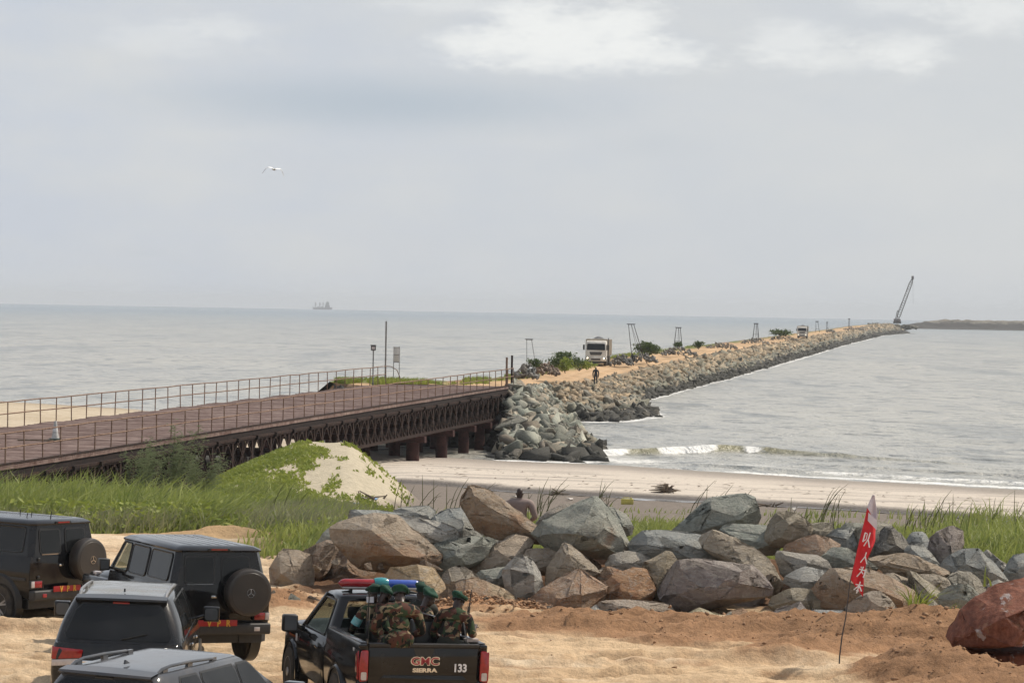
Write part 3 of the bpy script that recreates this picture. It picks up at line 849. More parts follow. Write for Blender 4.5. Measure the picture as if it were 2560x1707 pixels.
# outlines of the boulders in the foreground, read in four enlargements of the photograph
ZO = {'A': (640, 1200, 4.704), 'B': (1080, 1200, 4.356), 'C': (1520, 1230, 4.356), 'D': (1980, 1250, 3.431)}
BO = [
('A', 59.2, .9, TAN, .42, [(200,1250),(205,1040),(300,890),(375,825),(470,880),(560,870),(605,910),(555,1010),(640,1170),(600,1310),(240,1330)], 'smooth tan brown boulder standing at the left end of the pile'),
('A', 60.3, .9, BRN, .25, [(560,1010),(590,860),(720,790),(830,730),(945,770),(950,900),(870,1000),(780,1080),(700,1320),(560,1320)], 'rugged dark brown boulder wedged behind the leftmost tan one'),
('A', 62.0, .5, GG, .1, [(715,760),(760,680),(1010,490),(1100,520),(1100,900),(800,900)], 'plain grey slab rising behind the left end of the pile'),
('A', 60.4, .8, BRN, .5, [(830,1180),(870,1000),(880,850),(1000,760),(1130,860),(1400,1080),(1500,1200),(1350,1290),(900,1280)], 'brown boulder half hidden under the biggest brown boulder'),
('A', 59.2, .9, TAN, .55, [(925,600),(1100,500),(1250,470),(1400,440),(1550,425),(1640,440),(1740,500),(1850,620),(2060,760),(2115,900),(2090,950),(1900,1030),(1650,1070),(1450,1030),(1250,990),(1130,880),(1000,730)], 'largest reddish brown boulder in the left part of the pile', [(1380,560,-.75),(1500,800,-.9),(1150,540,-.3),(1300,900,-.5),(1950,900,-.5)]),
('A', 59.9, .6, PALE, .38, [(1640,440),(1900,450),(2150,520),(2310,580),(2345,690),(2300,780),(2190,790),(2100,770),(1900,620),(1740,500)], 'long pale slab with red earth along it resting on the largest brown boulder'),
('A', 61.5, .6, GB, .4, [(1105,370),(1200,360),(1420,380),(1690,400),(1750,450),(1500,500),(1130,495)], 'low grey and rusty slab behind the crest of the largest brown boulder'),
('A', 62.6, .6, GB, .05, [(1650,390),(1700,340),(1880,345),(2000,320),(2060,370),(2095,480),(1900,520),(1640,470)], 'blue grey rock peeking over the pile in front of the grass'),
('A', 57.6, .8, (.40,.28,.16), .45, [(1640,1070),(1900,1040),(2050,1060),(2150,1140),(2190,1300),(2170,1500),(2000,1600),(1600,1600),(1550,1200)], 'sunlit orange tan boulder right behind the pickup light bar'),
('B', 61.2, .9, GB, .2, [(20,430),(60,390),(200,350),(330,340),(410,400),(520,560),(525,670),(300,780),(100,740),(40,480)], 'pale grey block with a cap of orange earth beside the leaning slab'),
('B', 60.0, .55, (.30,.22,.15), .5, [(295,150),(330,90),(400,50),(480,75),(640,130),(760,240),(860,320),(1000,440),(1190,540),(1280,700),(1100,640),(850,625),(740,640),(600,590),(480,530),(430,440),(370,330),(300,230)], 'long leaning slab jutting up to the left of the standing man', [(420,130,-.5),(640,290,-.55),(850,420,-.5),(1050,540,-.4),(520,420,-.45)]),
('B', 59.4, 1.0, GG, .30, [(1155,570),(1270,450),(1480,370),(1600,290),(1780,215),(1850,240),(1900,340),(2010,530),(2125,780),(2060,820),(1700,800),(1500,760),(1330,760),(1160,610)], 'big wedge shaped boulder grey above and rust brown below to the right of the man', [(1300,560,-.45),(1600,545,-.9),(1900,450,-.6),(2080,760,-.5),(1500,720,-.5)]),
('B', 61.8, .7, (.20,.17,.14), .15, [(1165,450),(1250,380),(1400,300),(1600,270),(1700,300),(1650,450),(1300,520),(1160,530)], 'dark grey brown rock behind the left shoulder of the big wedge boulder'),
('B', 61.5, .7, GG, .02, [(1890,310),(1990,330),(2100,400),(2170,490),(2160,560),(2080,590),(1950,560),(1860,400)], 'grey green rounded rock behind the right flank of the big wedge boulder'),
('B', 59.5, .9, GG, .33, [(-20,900),(30,720),(200,690),(350,680),(400,650),(500,650),(590,710),(590,800),(500,880),(200,980),(90,1060),(-20,1000)], 'dark grey green boulder below the pale grey block'),
('B', 59.7, .9, TAN, .40, [(560,840),(700,720),(870,620),(960,610),(1060,690),(1000,800),(900,900),(700,960),(400,1040),(430,970)], 'brown boulder sloping up under the leaning slab'),
('B', 60.8, .6, GG, .1, [(560,640),(700,620),(850,650),(750,760),(570,850),(540,740)], 'small grey rock showing under the belly of the leaning slab'),
('B', 59.3, .8, TAN, .25, [(1000,830),(1060,780),(1240,770),(1420,790),(1400,900),(1290,1000),(1180,1010),(1130,960),(1060,890)], 'tan block in the shade below the big wedge boulder'),
('B', 57.4, .8, PALE, .22, [(810,950),(900,890),(1010,870),(1090,900),(1150,1000),(1190,1090),(1190,1210),(1120,1310),(1080,1410),(940,1410),(880,1270),(830,1150),(805,1050)], 'pale upright oval stone in the middle of the lower row', [(850,960,-.3),(870,1150,-.45),(1100,1000,-.5),(1120,1230,-.4),(960,1360,-.3)]),
('B', 58.2, .8, (.33,.27,.20), .35, [(1280,1090),(1300,950),(1380,830),(1450,730),(1500,725),(1600,830),(1680,900),(1810,1010),(1740,1060),(1600,1020),(1440,1050),(1280,1140)], 'pointed pyramid shaped rock below the big wedge boulder', [(1475,760,-.4),(1560,980,-.6),(1400,980,-.55),(1700,960,-.35)]),
('B', 59.6, .6, BRN, .35, [(1570,780),(1700,840),(1810,920),(1830,1000),(1780,1060),(1650,960)], 'brown slab leaning on the right of the pyramid rock'),
('B', 56.9, .9, (.31,.20,.13), .62, [(1125,1330),(1140,1290),(1240,1200),(1420,1100),(1600,1010),(1750,1070),(1890,1190),(1800,1290),(1720,1400),(1660,1500),(1620,1530),(1200,1510)], 'boulder with crumbly red earth on top below the pyramid rock', [(1160,1320,-.4),(1450,1210,-.8),(1620,1220,-.8),(1600,1450,-.7),(1250,1450,-.6)]),
('B', 56.8, .8, (.42,.29,.18), .7, [(290,1130),(400,1090),(560,1100),(700,1180),(900,1290),(910,1390),(800,1470),(500,1480),(250,1400),(140,1360),(150,1250)], 'crumbling earth caked rock at the foot of the pile behind the pickup'),
('B', 58.5, .7, (.26,.22,.17), .2, [(100,1120),(200,1000),(290,975),(400,1010),(470,1080),(400,1180),(250,1260),(110,1340)], 'dull brown rock behind the earth caked one at the pickup bed'),
('B', 58.9, .6, GG, .25, [(450,1080),(560,1000),(700,1010),(820,960),(840,1100),(720,1180),(600,1140)], 'greenish stone to the left of the pale upright stone'),
('B', 58.4, .7, (.27,.22,.18), .35, [(1790,1030),(1870,980),(1960,955),(2150,1010),(2200,1100),(2000,1180),(1880,1170),(1800,1090)], 'grey brown stone to the right of the pyramid rock'),
('C', 58.6, .7, (.36,.33,.28), .35, [(-10,770),(60,700),(180,670),(330,690),(470,760),(450,830),(340,860),(120,850),(-10,800)], 'flat pale stone under the right corner of the big wedge boulder'),
('C', 57.2, .8, (.36,.20,.10), .75, [(-150,1200),(-60,1060),(60,930),(250,870),(390,870),(450,930),(460,1060),(430,1200),(200,1210),(0,1200)], 'orange brown block in the middle of the lower row'),
('C', 58.3, .7, (.30,.20,.13), .6, [(-20,830),(150,870),(180,940),(20,1010),(-60,1060),(-120,960)], 'brown stone wedged above the orange brown block'),
('C', 56.2, .7, (.26,.20,.155), .3, [(-150,1340),(-60,1230),(0,1190),(250,1200),(560,1220),(700,1260),(760,1340),(600,1390),(-100,1400)], 'long low grey brown stone along the front foot of the pile'),
('B', 56.2, .7, PALE, .15, [(1690,1440),(1790,1390),(1850,1410),(1890,1500),(1700,1530)], 'little grey stone beside the long low one'),
('C', 57.6, .7, (.27,.22,.15), .45, [(400,870),(440,780),(570,760),(630,660),(690,700),(735,800),(710,880),(660,1000),(620,1080),(570,1200),(460,1200),(450,960)], 'upright mottled brown stone left of the purple grey boulder'),
('C', 56.9, 1.0, PUR, .28, [(590,1110),(630,1020),(720,930),(780,740),(900,740),(1100,790),(1280,790),(1490,810),(1560,850),(1705,1040),(1690,1110),(1450,1130),(1200,1170),(1000,1230),(850,1290),(640,1220)], 'large purple grey boulder with a flat top in the middle of the pile', [(880,860,-.5),(1150,940,-.9),(1180,1120,-.8),(1500,870,-.6),(1000,1190,-.6),(760,1080,-.5)]),
('C', 58.2, .7, (.13,.09,.07), .2, [(1000,1260),(1200,1180),(1500,1110),(1700,1100),(1620,1200),(1560,1320),(1100,1340),(850,1310)], 'dark brown stone in the shade under the purple grey boulder'),
('C', 58.9, .9, GB, .03, [(230,640),(350,520),(430,440),(560,440),(700,490),(900,480),(1020,500),(1060,560),(1110,600),(1200,700),(1260,800),(1000,810),(780,760),(700,740),(630,700),(400,760),(250,700)], 'wide pale blue grey boulder with a ridged top above the purple grey one', [(420,560,-.5),(850,560,-.6),(950,720,-.6),(600,600,-.7),(1080,640,-.5)]),
('C', 58.2, .6, (.41,.325,.245), .12, [(1040,500),(1110,460),(1240,450),(1450,570),(1600,650),(1750,770),(1840,900),(1850,1000),(1830,1060),(1710,1090),(1560,860),(1490,810),(1250,720),(1110,620)], 'smooth flat sandy tan slab tilted towards the camera', [(1100,600,-.25),(1500,800,-.4),(1650,900,-.45),(1250,470,-.1)]),
('C', 60.8, .9, GG, .05, [(700,470),(870,360),(1020,270),(1080,170),(1120,110),(1300,70),(1560,40),(1620,90),(1640,170),(1570,280),(1540,400),(1400,420),(1240,430),(1100,470),(1040,520),(850,500)], 'tall grey green boulder standing highest in the right half of the pile', [(1120,180,-.4),(1420,260,-.7),(1530,110,-.3),(1000,400,-.4)]),
('C', 60.0, .8, GG, .05, [(1220,400),(1400,370),(1550,370),(1760,390),(1770,450),(1760,500),(1850,590),(1830,650),(1620,660),(1450,580),(1230,460)], 'square grey green block right under the tallest boulder'),
('C', 59.7, .9, (.215,.185,.135), .22, [(1730,500),(1790,330),(1850,260),(1930,235),(2040,260),(2100,300),(2200,380),(2185,490),(2050,555),(1860,590),(1760,560)], 'dark tan boulder with rounded top to the right of the tallest one', [(1960,330,-.5),(1850,520,-.6),(1800,420,-.4)]),
('D', 60.6, .7, (.22,.20,.15), .2, [(130,215),(330,205),(335,280),(270,340),(120,360),(90,260)], 'flat topped olive brown block beside the dark tan boulder'),
('D', 59.2, .8, (.28,.17,.11), .55, [(-30,390),(100,350),(200,325),(300,350),(395,390),(370,440),(310,480),(280,540),(200,490),(60,475),(-40,430)], 'rusty brown stone under the dark tan boulder'),
('D', 58.6, .7, (.27,.25,.22), .15, [(-110,440),(0,465),(180,480),(270,520),(305,590),(200,640),(0,665),(-60,610),(-90,520)], 'long grey stone right of the sandy tan slab'),
('D', 60.4, .7, GB, .05, [(300,330),(400,270),(500,265),(590,300),(590,450),(520,460),(360,440)], 'pale grey rock behind the flag on its left'),
('D', 60.9, .7, GG, .05, [(400,290),(480,210),(620,215),(700,260),(600,340),(450,330)], 'low grey rock at the crest of the pile left of the flag'),
('D', 60.2, .8, (.26,.24,.19), .1, [(560,280),(700,200),(840,230),(870,300),(800,400),(700,490),(580,470)], 'olive grey block directly behind the upper half of the flag'),
('D', 59.9, .9, DRK, .0, [(720,330),(840,240),(920,310),(1000,400),(1040,440),(1000,490),(860,510),(700,490)], 'charcoal dark boulder right of the flag'),
('D', 58.9, .8, GG, .08, [(290,470),(350,425),(480,450),(600,520),(740,590),(720,620),(560,610),(400,600),(350,650),(295,590)], 'pale grey green slab behind the middle of the flag', [(420,500,-.4),(560,560,-.4)]),
('D', 58.4, .8, (.32,.24,.165), .35, [(705,500),(850,500),(1020,480),(1090,540),(1250,580),(1340,620),(1350,700),(1300,700),(1000,630),(740,610)], 'long tan slab with a rusty underside right of the flag', [(800,540,-.4),(1100,600,-.5),(1300,640,-.4)]),
('D', 59.4, .6, GB, .05, [(1000,400),(1130,420),(1180,480),(1265,550),(1265,600),(1090,560),(1000,490)], 'grey stone sloping down behind the long tan slab'),
('D', 61.2, .6, GB, .0, [(980,370),(1040,300),(1110,290),(1160,350),(1090,410),(1000,410)], 'small blue grey rock at the grass edge right of the charcoal boulder'),
('D', 60.6, .6, GB, .0, [(1060,400),(1200,350),(1220,460),(1160,490)], 'pale grey wedge left of the upright mottled boulder'),
('D', 59.8, .8, PUR, .1, [(1180,500),(1200,330),(1260,270),(1370,255),(1440,290),(1445,380),(1400,500),(1290,600),(1240,560)], 'upright mottled purple grey boulder in front of the tall grass'),
('D', 58.9, .9, GB, .0, [(1290,570),(1400,490),(1500,440),(1600,450),(1750,560),(1830,660),(1835,730),(1720,720),(1680,800),(1540,670),(1350,640)], 'wide ribbed blue grey boulder below the tall grass at right', [(1480,540,-.4),(1650,600,-.5),(1400,600,-.4)]),
('D', 60.2, .6, PALE, .0, [(1650,480),(1690,445),(1830,550),(1855,600),(1780,610),(1690,540)], 'pale slab edge at the back of the ribbed boulder'),
('D', 59.4, .8, GB, .0, [(1830,580),(1900,500),(1990,480),(2100,500),(2110,740),(1960,740),(1840,730)], 'blue grey boulder cut by the right edge of the picture'),
('D', 58.2, .7, (.22,.20,.16), .2, [(1340,650),(1440,620),(1520,640),(1600,700),(1700,810),(1640,870),(1540,850),(1440,760),(1360,750)], 'olive brown stone in front of the ribbed blue grey boulder'),
('D', 57.9, .6, PALE, .2, [(1700,730),(1760,700),(1850,740),(1790,800),(1700,800)], 'small cream stone just above the big red boulder'),
('D', 57.2, .8, GG, .15, [(1240,840),(1340,770),(1450,730),(1550,800),(1630,870),(1500,970),(1400,1030),(1320,980)], 'ridged grey stone to the upper left of the big red boulder', [(1380,830,-.4),(1500,860,-.4)]),
('D', 57.6, .6, (.30,.26,.19), .2, [(1000,620),(1070,640),(1250,800),(1400,1040),(1340,1080),(1200,900),(1040,800)], 'sharp crested grey stone with a pale edge running down to the right'),
('D', 58.1, .7, (.30,.25,.19), .2, [(1080,650),(1250,660),(1340,700),(1400,760),(1300,820),(1220,810)], 'tan grey stone behind the sharp crested one'),
('D', 56.3, .8, (.26,.23,.20), .15, [(1100,1050),(1150,890),(1210,880),(1300,980),(1370,1080),(1300,1110),(1120,1110)], 'grey brown stone beside the green weed near the earth bank'),
('D', 57.0, 1.0, (.27,.185,.12), .6, [(200,810),(290,700),(400,600),(540,590),(660,610),(820,680),(980,770),(1060,830),(1110,900),(1070,1020),(930,1050),(800,1000),(600,980),(300,890)], 'broad rusty brown boulder behind the foot of the flag', [(420,680,-.4),(700,740,-.6),(900,830,-.7),(950,980,-.6)]),
('D', 57.9, .6, (.28,.22,.16), .25, [(740,640),(870,640),(1000,700),(1055,770),(1050,840),(900,750),(760,680)], 'thin grey brown stone on the back of the broad rusty boulder'),
('D', 55.5, .8, (.30,.24,.19), .25, [(470,1050),(500,920),(620,830),(700,800),(760,820),(860,910),(930,1000),(950,1080),(850,1090),(500,1120)], 'triangular grey stone with a pale edge at the foot of the flag', [(690,830,-.35),(770,930,-.5),(820,1070,-.4),(560,1060,-.4)]),
('D', 57.8, .7, (.34,.35,.34), .02, [(-20,660),(120,600),(270,620),(345,670),(280,750),(190,800),(60,790),(-50,720)], 'pale blue white flat stone left of the broad rusty boulder'),
('D', 57.0, .8, (.34,.29,.21), .22, [(-170,910),(-120,830),(0,780),(110,780),(200,810),(310,880),(200,970),(120,1000),(50,950),(-100,960)], 'cream tan stone above the purple slab of the front row', [(0,850,-.5),(180,860,-.4)]),
('D', 56.1, .7, (.18,.155,.165), .12, [(-190,1070),(-130,960),(60,900),(120,980),(180,1060),(50,1080),(-100,1100)], 'purple slab in the front row below the cream tan stone'),
('D', 55.7, .7, (.26,.27,.27), .05, [(0,1050),(60,1010),(200,970),(400,955),(475,970),(460,1090),(300,1130),(120,1140),(30,1100)], 'pale blue grey slab in the front row left of the triangular stone'),
('C', 56.0, .6, (.33,.19,.10), .6, [(1250,1380),(1330,1320),(1450,1290),(1550,1350),(1545,1460),(1300,1470)], 'small rust red stone in the front row left of the purple slab'),
('C', 55.6, .6, (.46,.34,.21), .3, [(760,1400),(900,1330),(1000,1290),(1120,1350),(1240,1360),(1255,1410),(1100,1460),(850,1450)], 'low sandy yellow stone half buried in the earth bank'),
('D', 48.6, .95, REDB, .0, [(1320,1185),(1360,1090),(1440,960),(1590,850),(1740,740),(1890,690),(2060,670),(2300,800),(2350,1200),(1700,1235),(1350,1240)], 'huge dark red boulder with white patches at the right edge', [(1500,1080,-.9),(1750,950,-1.1),(2000,900,-1.1),(1800,1180,-1.2),(1450,1200,-.7)]),
('D', 48.9, .9, REDB, .0, [(1400,1252),(1550,1246),(1900,1240),(2250,1240),(2300,1560),(1900,1580),(1650,1560),(1530,1450)], 'square dark red boulder under the huge red one', [(1550,1300,-.7),(1880,1300,-1.0),(1880,1520,-1.0),(1600,1480,-.7)]),
]
def red_rock_material():
    t = NT('red_rock')
    n = t.noise(2.2, 7, .65, dist=.6); n2 = t.noise(9, 6, .65)
    col = t.mix(t.ramp(n2, .35, .65), (.11, .038, .022), (.23, .085, .05))
    col = t.mix(t.ramp(n, .585, .625, 0, .75), col, (.42, .38, .36))
    col = t.mix(t.ramp(t.noise(4, 4, .6), .6, .66, 0, .6), col, (.24, .12, .07))
    b = t.bump(t.noise(5, 6, .65), .6, .06); t.bump(n2, .5, .02, b)
    return t.fin(col, .75, 0, .3)
REDM = red_rock_material()
def build_boulders():
    for i, e in enumerate(BO):
        z, D, depth, colr, stain, poly, label = e[:7]
        ridge = e[7] if len(e) > 7 else []
        ox, oy, s = ZO[z]
        rr = random.Random(100 + i)
        P = [atD(ox + x / s, oy + y / s, D) for x, y in poly]
        c = sum(P, Vector()) / len(P)
        w = max(p.x for p in P) - min(p.x for p in P); h = max(p.z for p in P) - min(p.z for p in P)
        th = max(.35, depth * .62 * min(w, h) + .12 * max(w, h))
        if i == 10: th *= .7
        pts = []
        for p in P:
            d = p - c
            gw = 1.13 if i not in (10, len(BO) - 1, len(BO) - 2) else 1.0
            d = d * gw + d.normalized() * .045
            pts.append(Vector((d.x, rr.uniform(-.10, .12) * th, d.z)))
            if rr.random() < .5:
                k = rr.uniform(.5, .9)
                pts.append(Vector((d.x * k, th * rr.uniform(.6, 1.0), d.z * k - .05 * h)))
        if not ridge:
            a0 = rr.uniform(0, 6.28)
            for q in range(4 if min(w, h) < .9 else 6):
                a = a0 + q * 1.57 + rr.uniform(-.35, .35); k = rr.uniform(.16, .34)
                pts.append(Vector((math.cos(a) * w * k, -th * rr.uniform(.55, 1.0), math.sin(a) * h * k - .12 * h)))
        for q in range(0):
            a = rr.uniform(0, 6.28); k = rr.uniform(.25, .42); pts.append(Vector((math.cos(a) * w * k, -th * rr.uniform(.25, .5), math.sin(a) * h * k - .1 * h)))
        for x, y, dd in ridge:
            q = atD(ox + x / s, oy + y / s, D) - c
            pts.append(Vector((q.x, dd * th * 1.0, q.z)))
        # the point nearest the camera is pulled in a little so that the outline keeps its size
        amp = .022 + .016 * min(w, h)
        big = i >= len(BO) - 2
        me = rock_mesh('boulder', pts, edge=.13 if not big else .12, amp=amp, bev=.006 + .004 * min(w, h), seed=i + 1)
        o = link('boulder', me, ROCK, loc=c); colr = tuple(min(.58, v * 1.5) for v in colr)
        if big:
            me.materials.clear(); me.materials.append(REDM)
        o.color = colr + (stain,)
        tag(o, label, 'boulder', 'boulders heaped at the edge of the yard')
build_boulders()

# small stones and clods lying round the pile
def small_rock_variants(n, seed, edge=.3, flat=.7, amp=.06, bev=.05, sub=True):
    out = []
    for k in range(n):
        rr = random.Random(seed + k)
        pts = []
        sx, sy, sz = rr.uniform(.75, 1.1), rr.uniform(.6, 1.0), rr.uniform(.45, .75) * flat / .7
        for j in range(9):
            v = Vector((rr.gauss(0, 1), rr.gauss(0, 1), rr.gauss(0, 1))).normalized() * rr.uniform(.42, .56)
            pts.append(Vector((v.x * sx * 1.1, v.y * sy, v.z * sz)))
        out.append(rock_mesh('boulder', pts, edge=edge, amp=amp if sub else amp * .5, bev=bev * .45 if sub else 0, seed=seed + k))
    return out
RV = small_rock_variants(14, 500, edge=.2)
RV2 = small_rock_variants(8, 900, edge=9, sub=False)

def clods():
    """crumbs of earth and pebbles, one mesh"""
    rr = random.Random(5); rg = np.random.RandomState(5); vs = []; fs = []
    protos = []
    for me in RV2[:4]:
        v = np.array([p.co[:] for p in me.vertices]); tri = []
        for q in (tuple(p.vertices) for p in me.polygons):
            for k in range(1, len(q) - 1): tri.append((q[0], q[k], q[k + 1]))
        protos.append((v, np.array(tri)))
    N = 9000; X = rg.uniform(-6.5, 11.5, N); Y = rg.uniform(44.5, 60, N); b = bermh(X, Y)
    keep = (b > .08 + .25 * rg.rand(N)) | (rg.rand(N) < .012)
    X, Y = X[keep], Y[keep]
    M = 5200; X2 = np.where(np.arange(M) % 3 > 0, rg.uniform(-4.5, 11.5, M), rg.normal(-.4, 1.3, M)); Y2 = 56.1 + rg.normal(0, .55, M) - .02 * X2
    X = np.concatenate([X, X2]); Y = np.concatenate([Y, Y2]); Z = zg(X, Y); n = 0
    for i, (x, y, z) in enumerate(zip(X, Y, Z)):
        s = rr.choice([.025, .03, .04, .05, .07, .12 if rr.random() < .3 else .04]) if i < len(X) - M else rr.choice([.03, .04, .05, .07, .09, .13])
        v, f = protos[rr.randrange(4)]
        a = rr.uniform(0, 6.28); c, sn = math.cos(a), math.sin(a)
        q = np.stack([v[:, 0] * c - v[:, 1] * sn, v[:, 0] * sn + v[:, 1] * c, v[:, 2]], -1) * s * rr.uniform(.8, 1.35)
        vs.append(q + np.array([x, y, z + s * rr.uniform(.0, .35)])); fs.append(f + n); n += len(v)
    me = np_mesh('earth_clods', np.concatenate(vs), np.concatenate(fs), smooth=False)
    tag(link('earth_clods', me, simple('clod_earth', (.36, .22, .125), (.24, .14, .08), 3, .95)), kind='stuff')
clods()

def pile_stones():
    rr = random.Random(31)
    for i in range(70):
        x = -4.6 + 15.6 * i / 70 + rr.uniform(-.15, .15); y = rr.choice([55.3, 55.7, 56.4, 58.0, 58.6]) + rr.uniform(-.2, .2); k = rr.uniform(.16, .55) * (1.3 if y > 57.5 else .8)
        o = link('stone', rr.choice(RV), None, loc=(x, y, zs(x, y) + k * .12 + (.55 if y > 57.5 else 0)), rot=(rr.uniform(-.5, .5), rr.uniform(-.5, .5), rr.uniform(0, 6)))
        o.scale = (k, k, k); c = rr.choice([GG, TAN, BRN, PALE, (.3, .2, .13)]); o.color = c + (rr.uniform(0, .5),)
        nm = {GG: 'grey green', TAN: 'tan', BRN: 'brown', PALE: 'pale grey', (.3, .2, .13): 'rusty'}[c]
        where = 'behind the pickup' if x < -1 else ('near the pyramid rock' if x < 1.6 else ('near the purple boulder' if x < 4.5 else ('left of the flag' if x < 6.8 else 'right of the flag')))
        tag(o, '%s %s stone %s %s' % ('tiny' if k < .25 else ('small' if k < .4 else 'fist edged'.replace('fist edged', 'larger')), nm, 'wedged between boulders' if y > 57.5 else 'at the foot of the pile', where), 'stone', 'small stones round the boulder pile')
pile_stones()

# ------------------------------------------------------------------ rocks armouring the jetty
def rock_color(rr, v, s):
    """v height on the slope, s station"""
    if v < (.16 if s < 9.6 else .26): q = rr.uniform(.6, 1.3); return tuple(k * q for k in (.055, .054, .048)), .0
    if s > 9.6 and v > .50:
        c = rr.choice([(.40, .31, .205), (.35, .275, .19), (.28, .23, .165), (.21, .195, .15)]); q = rr.uniform(.6, 1.15)
        return tuple(k * q for k in c), .25
    if s > 9.6:
        c = rr.choice([(.22, .215, .17), (.17, .17, .145), (.28, .24, .18)]); q = rr.uniform(.6, 1.15)
        return tuple(k * q for k in c), .05
    c = rr.choice([(.29, .295, .245), (.26, .27, .225), (.33, .325, .27), (.35, .315, .245), (.22, .23, .195), (.29, .25, .195)]); q = rr.uniform(.55, 1.15)
    return tuple(k * q for k in c), rr.choice([0, 0, .05, .25 if rr.random() < .3 else .05])

def armour():
    rr = random.Random(21)
    placed = []
    def arc(s):
        a = slope_pt(s, .35); b = slope_pt(s + .05, .35); return (b - a).length / .05
    cnt = 0
    zones = [(3.8, 5.0, 1.25, 'abutment face'), (5.0, 8.6, 1.15, 'abutment slope beside the bridge'),
             (8.6, 12.8, 1.05, 'rocky point')]
    cands = []
    for z0, z1, sz, where in zones:
        s = z0
        while s < z1:
            L = max(arc(s), 3.0)
            a, b = slope_pt(s, 0), slope_pt(s, 1); W = (b - a).length
            v = rr.uniform(0, .12)
            while v < 1.03:
                k = sz * rr.choice([.55, .7, .85, 1.1, 1.4, 1.8]) * (1.12 - .5 * max(0, v))
                cands.append((s + rr.uniform(-.4, .4) * sz / L, v, k, where))
                v += k * .62 / W
            s += sz * .74 / L
    rr.shuffle(cands)
    keep = cands[:298] if len(cands) > 298 else cands
    rest = cands[298:]
    tone = lambda c: 'dark wet' if sum(c) < .28 else ('brownish' if c[0] > c[1] * 1.12 else ('pale grey' if sum(c) > .74 else 'grey green'))
    for s, v, k, where in keep:
        p = slope_pt(s, max(-.06, v)); c, st = rock_color(rr, v, s)
        o = link('armour_rock', rr.choice(RV), None)
        o.location = p + Vector((rr.uniform(-.2, .2), rr.uniform(-.3, .3), rr.uniform(-.05, .25) * k))
        o.scale = (k * rr.uniform(.9, 1.3), k * rr.uniform(.9, 1.2), k * rr.uniform(.9, 1.35))
        o.rotation_euler = (rr.uniform(-.6, .6), rr.uniform(-.5, .9), rr.uniform(0, 6.28)); o.color = c + (st,)
        size = 'large' if k > 1.35 else ('small' if k < .8 else 'middling')
        lvl = 'at the foot of' if v < .22 else ('low on' if v < .45 else ('halfway up' if v < .7 else 'near the top of'))
        z0_, z1_ = [(a_, b_) for a_, b_, _, w_ in zones if w_ == where][0]; q_ = (s - z0_) / (z1_ - z0_)
        part_ = 'near end' if q_ < .34 else ('middle' if q_ < .67 else 'far end')
        tag(o, '%s %s rock %s the %s, %s' % (size, tone(c), lvl, where, part_), 'rock', 'armour rocks of the jetty')
    # the rest of the armour reads as one mass
    V = []; Fc = []; C = []; n = 0
    protos = []
    for me in RV2:
        v = np.array([p.co[:] for p in me.vertices]); tri = []
        for q in (tuple(p.vertices) for p in me.polygons):
            for k in range(1, len(q) - 1): tri.append((q[0], q[k], q[k + 1]))
        protos.append((v, np.array(tri)))
    def add(p, k, c, flat=1.0):
        nonlocal n
        v, f = protos[rr.randrange(len(protos))]
        M = np.array(Euler((rr.uniform(-.7, .7), rr.uniform(-.7, .9), rr.uniform(0, 6.28))).to_matrix())
        q = (v * np.array([k * rr.uniform(.9, 1.35), k * rr.uniform(.8, 1.2), k * flat * rr.uniform(.9, 1.4)])) @ M.T
        V.append(q + np.array(p)); Fc.append(f + n); C.append(np.tile(np.array(c), (len(v), 1))); n += len(v)
    for s, v, k, w in rest:
        c, st = rock_color(rr, v, s); add(slope_pt(s, v), k, c)
    s = 12.7
    while s < NST - 1.01:
        L = max(arc(s), 3.0); t = jlerp(TOE, s); D = t[1]
        sz = 1.0 + D * .0009
        v = rr.uniform(-.04, .1); a, b = slope_pt(s, 0), slope_pt(s, 1); W = (b - a).length
        while v < (1.0 if s > 9 else 1.02):
            k = sz * rr.uniform(.6, 1.5); p = slope_pt(min(NST - 1.01, s + rr.uniform(-.5, .5) * sz / L), v)
            c, st = rock_color(rr, v, s)
            p.z += rr.uniform(-.1, .3) - .45 * max(0, v - .72) * 3; add(p, k * (1 - .45 * max(0, v - .6)), c); v += k * .5 / W
        s += sz * .62 / L
    for i in range(420):      # tip of the jetty
        a = rr.uniform(0, 1); X = 196 + a * 26; Y = 1502 + rr.uniform(-6, 14)
        add((X, Y, rr.uniform(-3.4, 1.4) * (1 - a * .8)), 2.2, (.16, .15, .12))
    # spalls scattered on the slopes between the big rocks
    for i in range(3200):
        s = rr.uniform(3.8, 13); v = rr.uniform(-.05, 1.1); c, st = rock_color(rr, v, s)
        p = slope_pt(s, v); p.z += rr.uniform(-.1, .12); add(p, rr.uniform(.25, .6), c)
    for i in range(500):      # under the bridge; shade below the deck is put into their dark colour
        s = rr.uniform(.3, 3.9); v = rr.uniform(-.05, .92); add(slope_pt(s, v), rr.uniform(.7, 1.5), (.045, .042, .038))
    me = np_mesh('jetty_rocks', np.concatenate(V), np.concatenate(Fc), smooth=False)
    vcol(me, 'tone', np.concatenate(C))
    t = NT('jetty_rock'); a = t.n('ShaderNodeAttribute'); a.attribute_name = 'tone'
    k = t.ramp(t.noise(.9, 6, .7), .3, .7, .7, 1.3)
    mul = t.n('ShaderNodeVectorMath', operation='SCALE'); t.l(a.outputs[0], mul.inputs[0]); t.l(k, mul.inputs['Scale'])
    t.bump(t.noise(2.5, 6, .7), .7, .15)
    t.fin(mul.outputs[0], .85, 0, .3)
    o = tag(link('jetty_rocks', me, t.m), 'grey and tan rocks armouring the long jetty slope down to the water', kind='stuff')
armour()

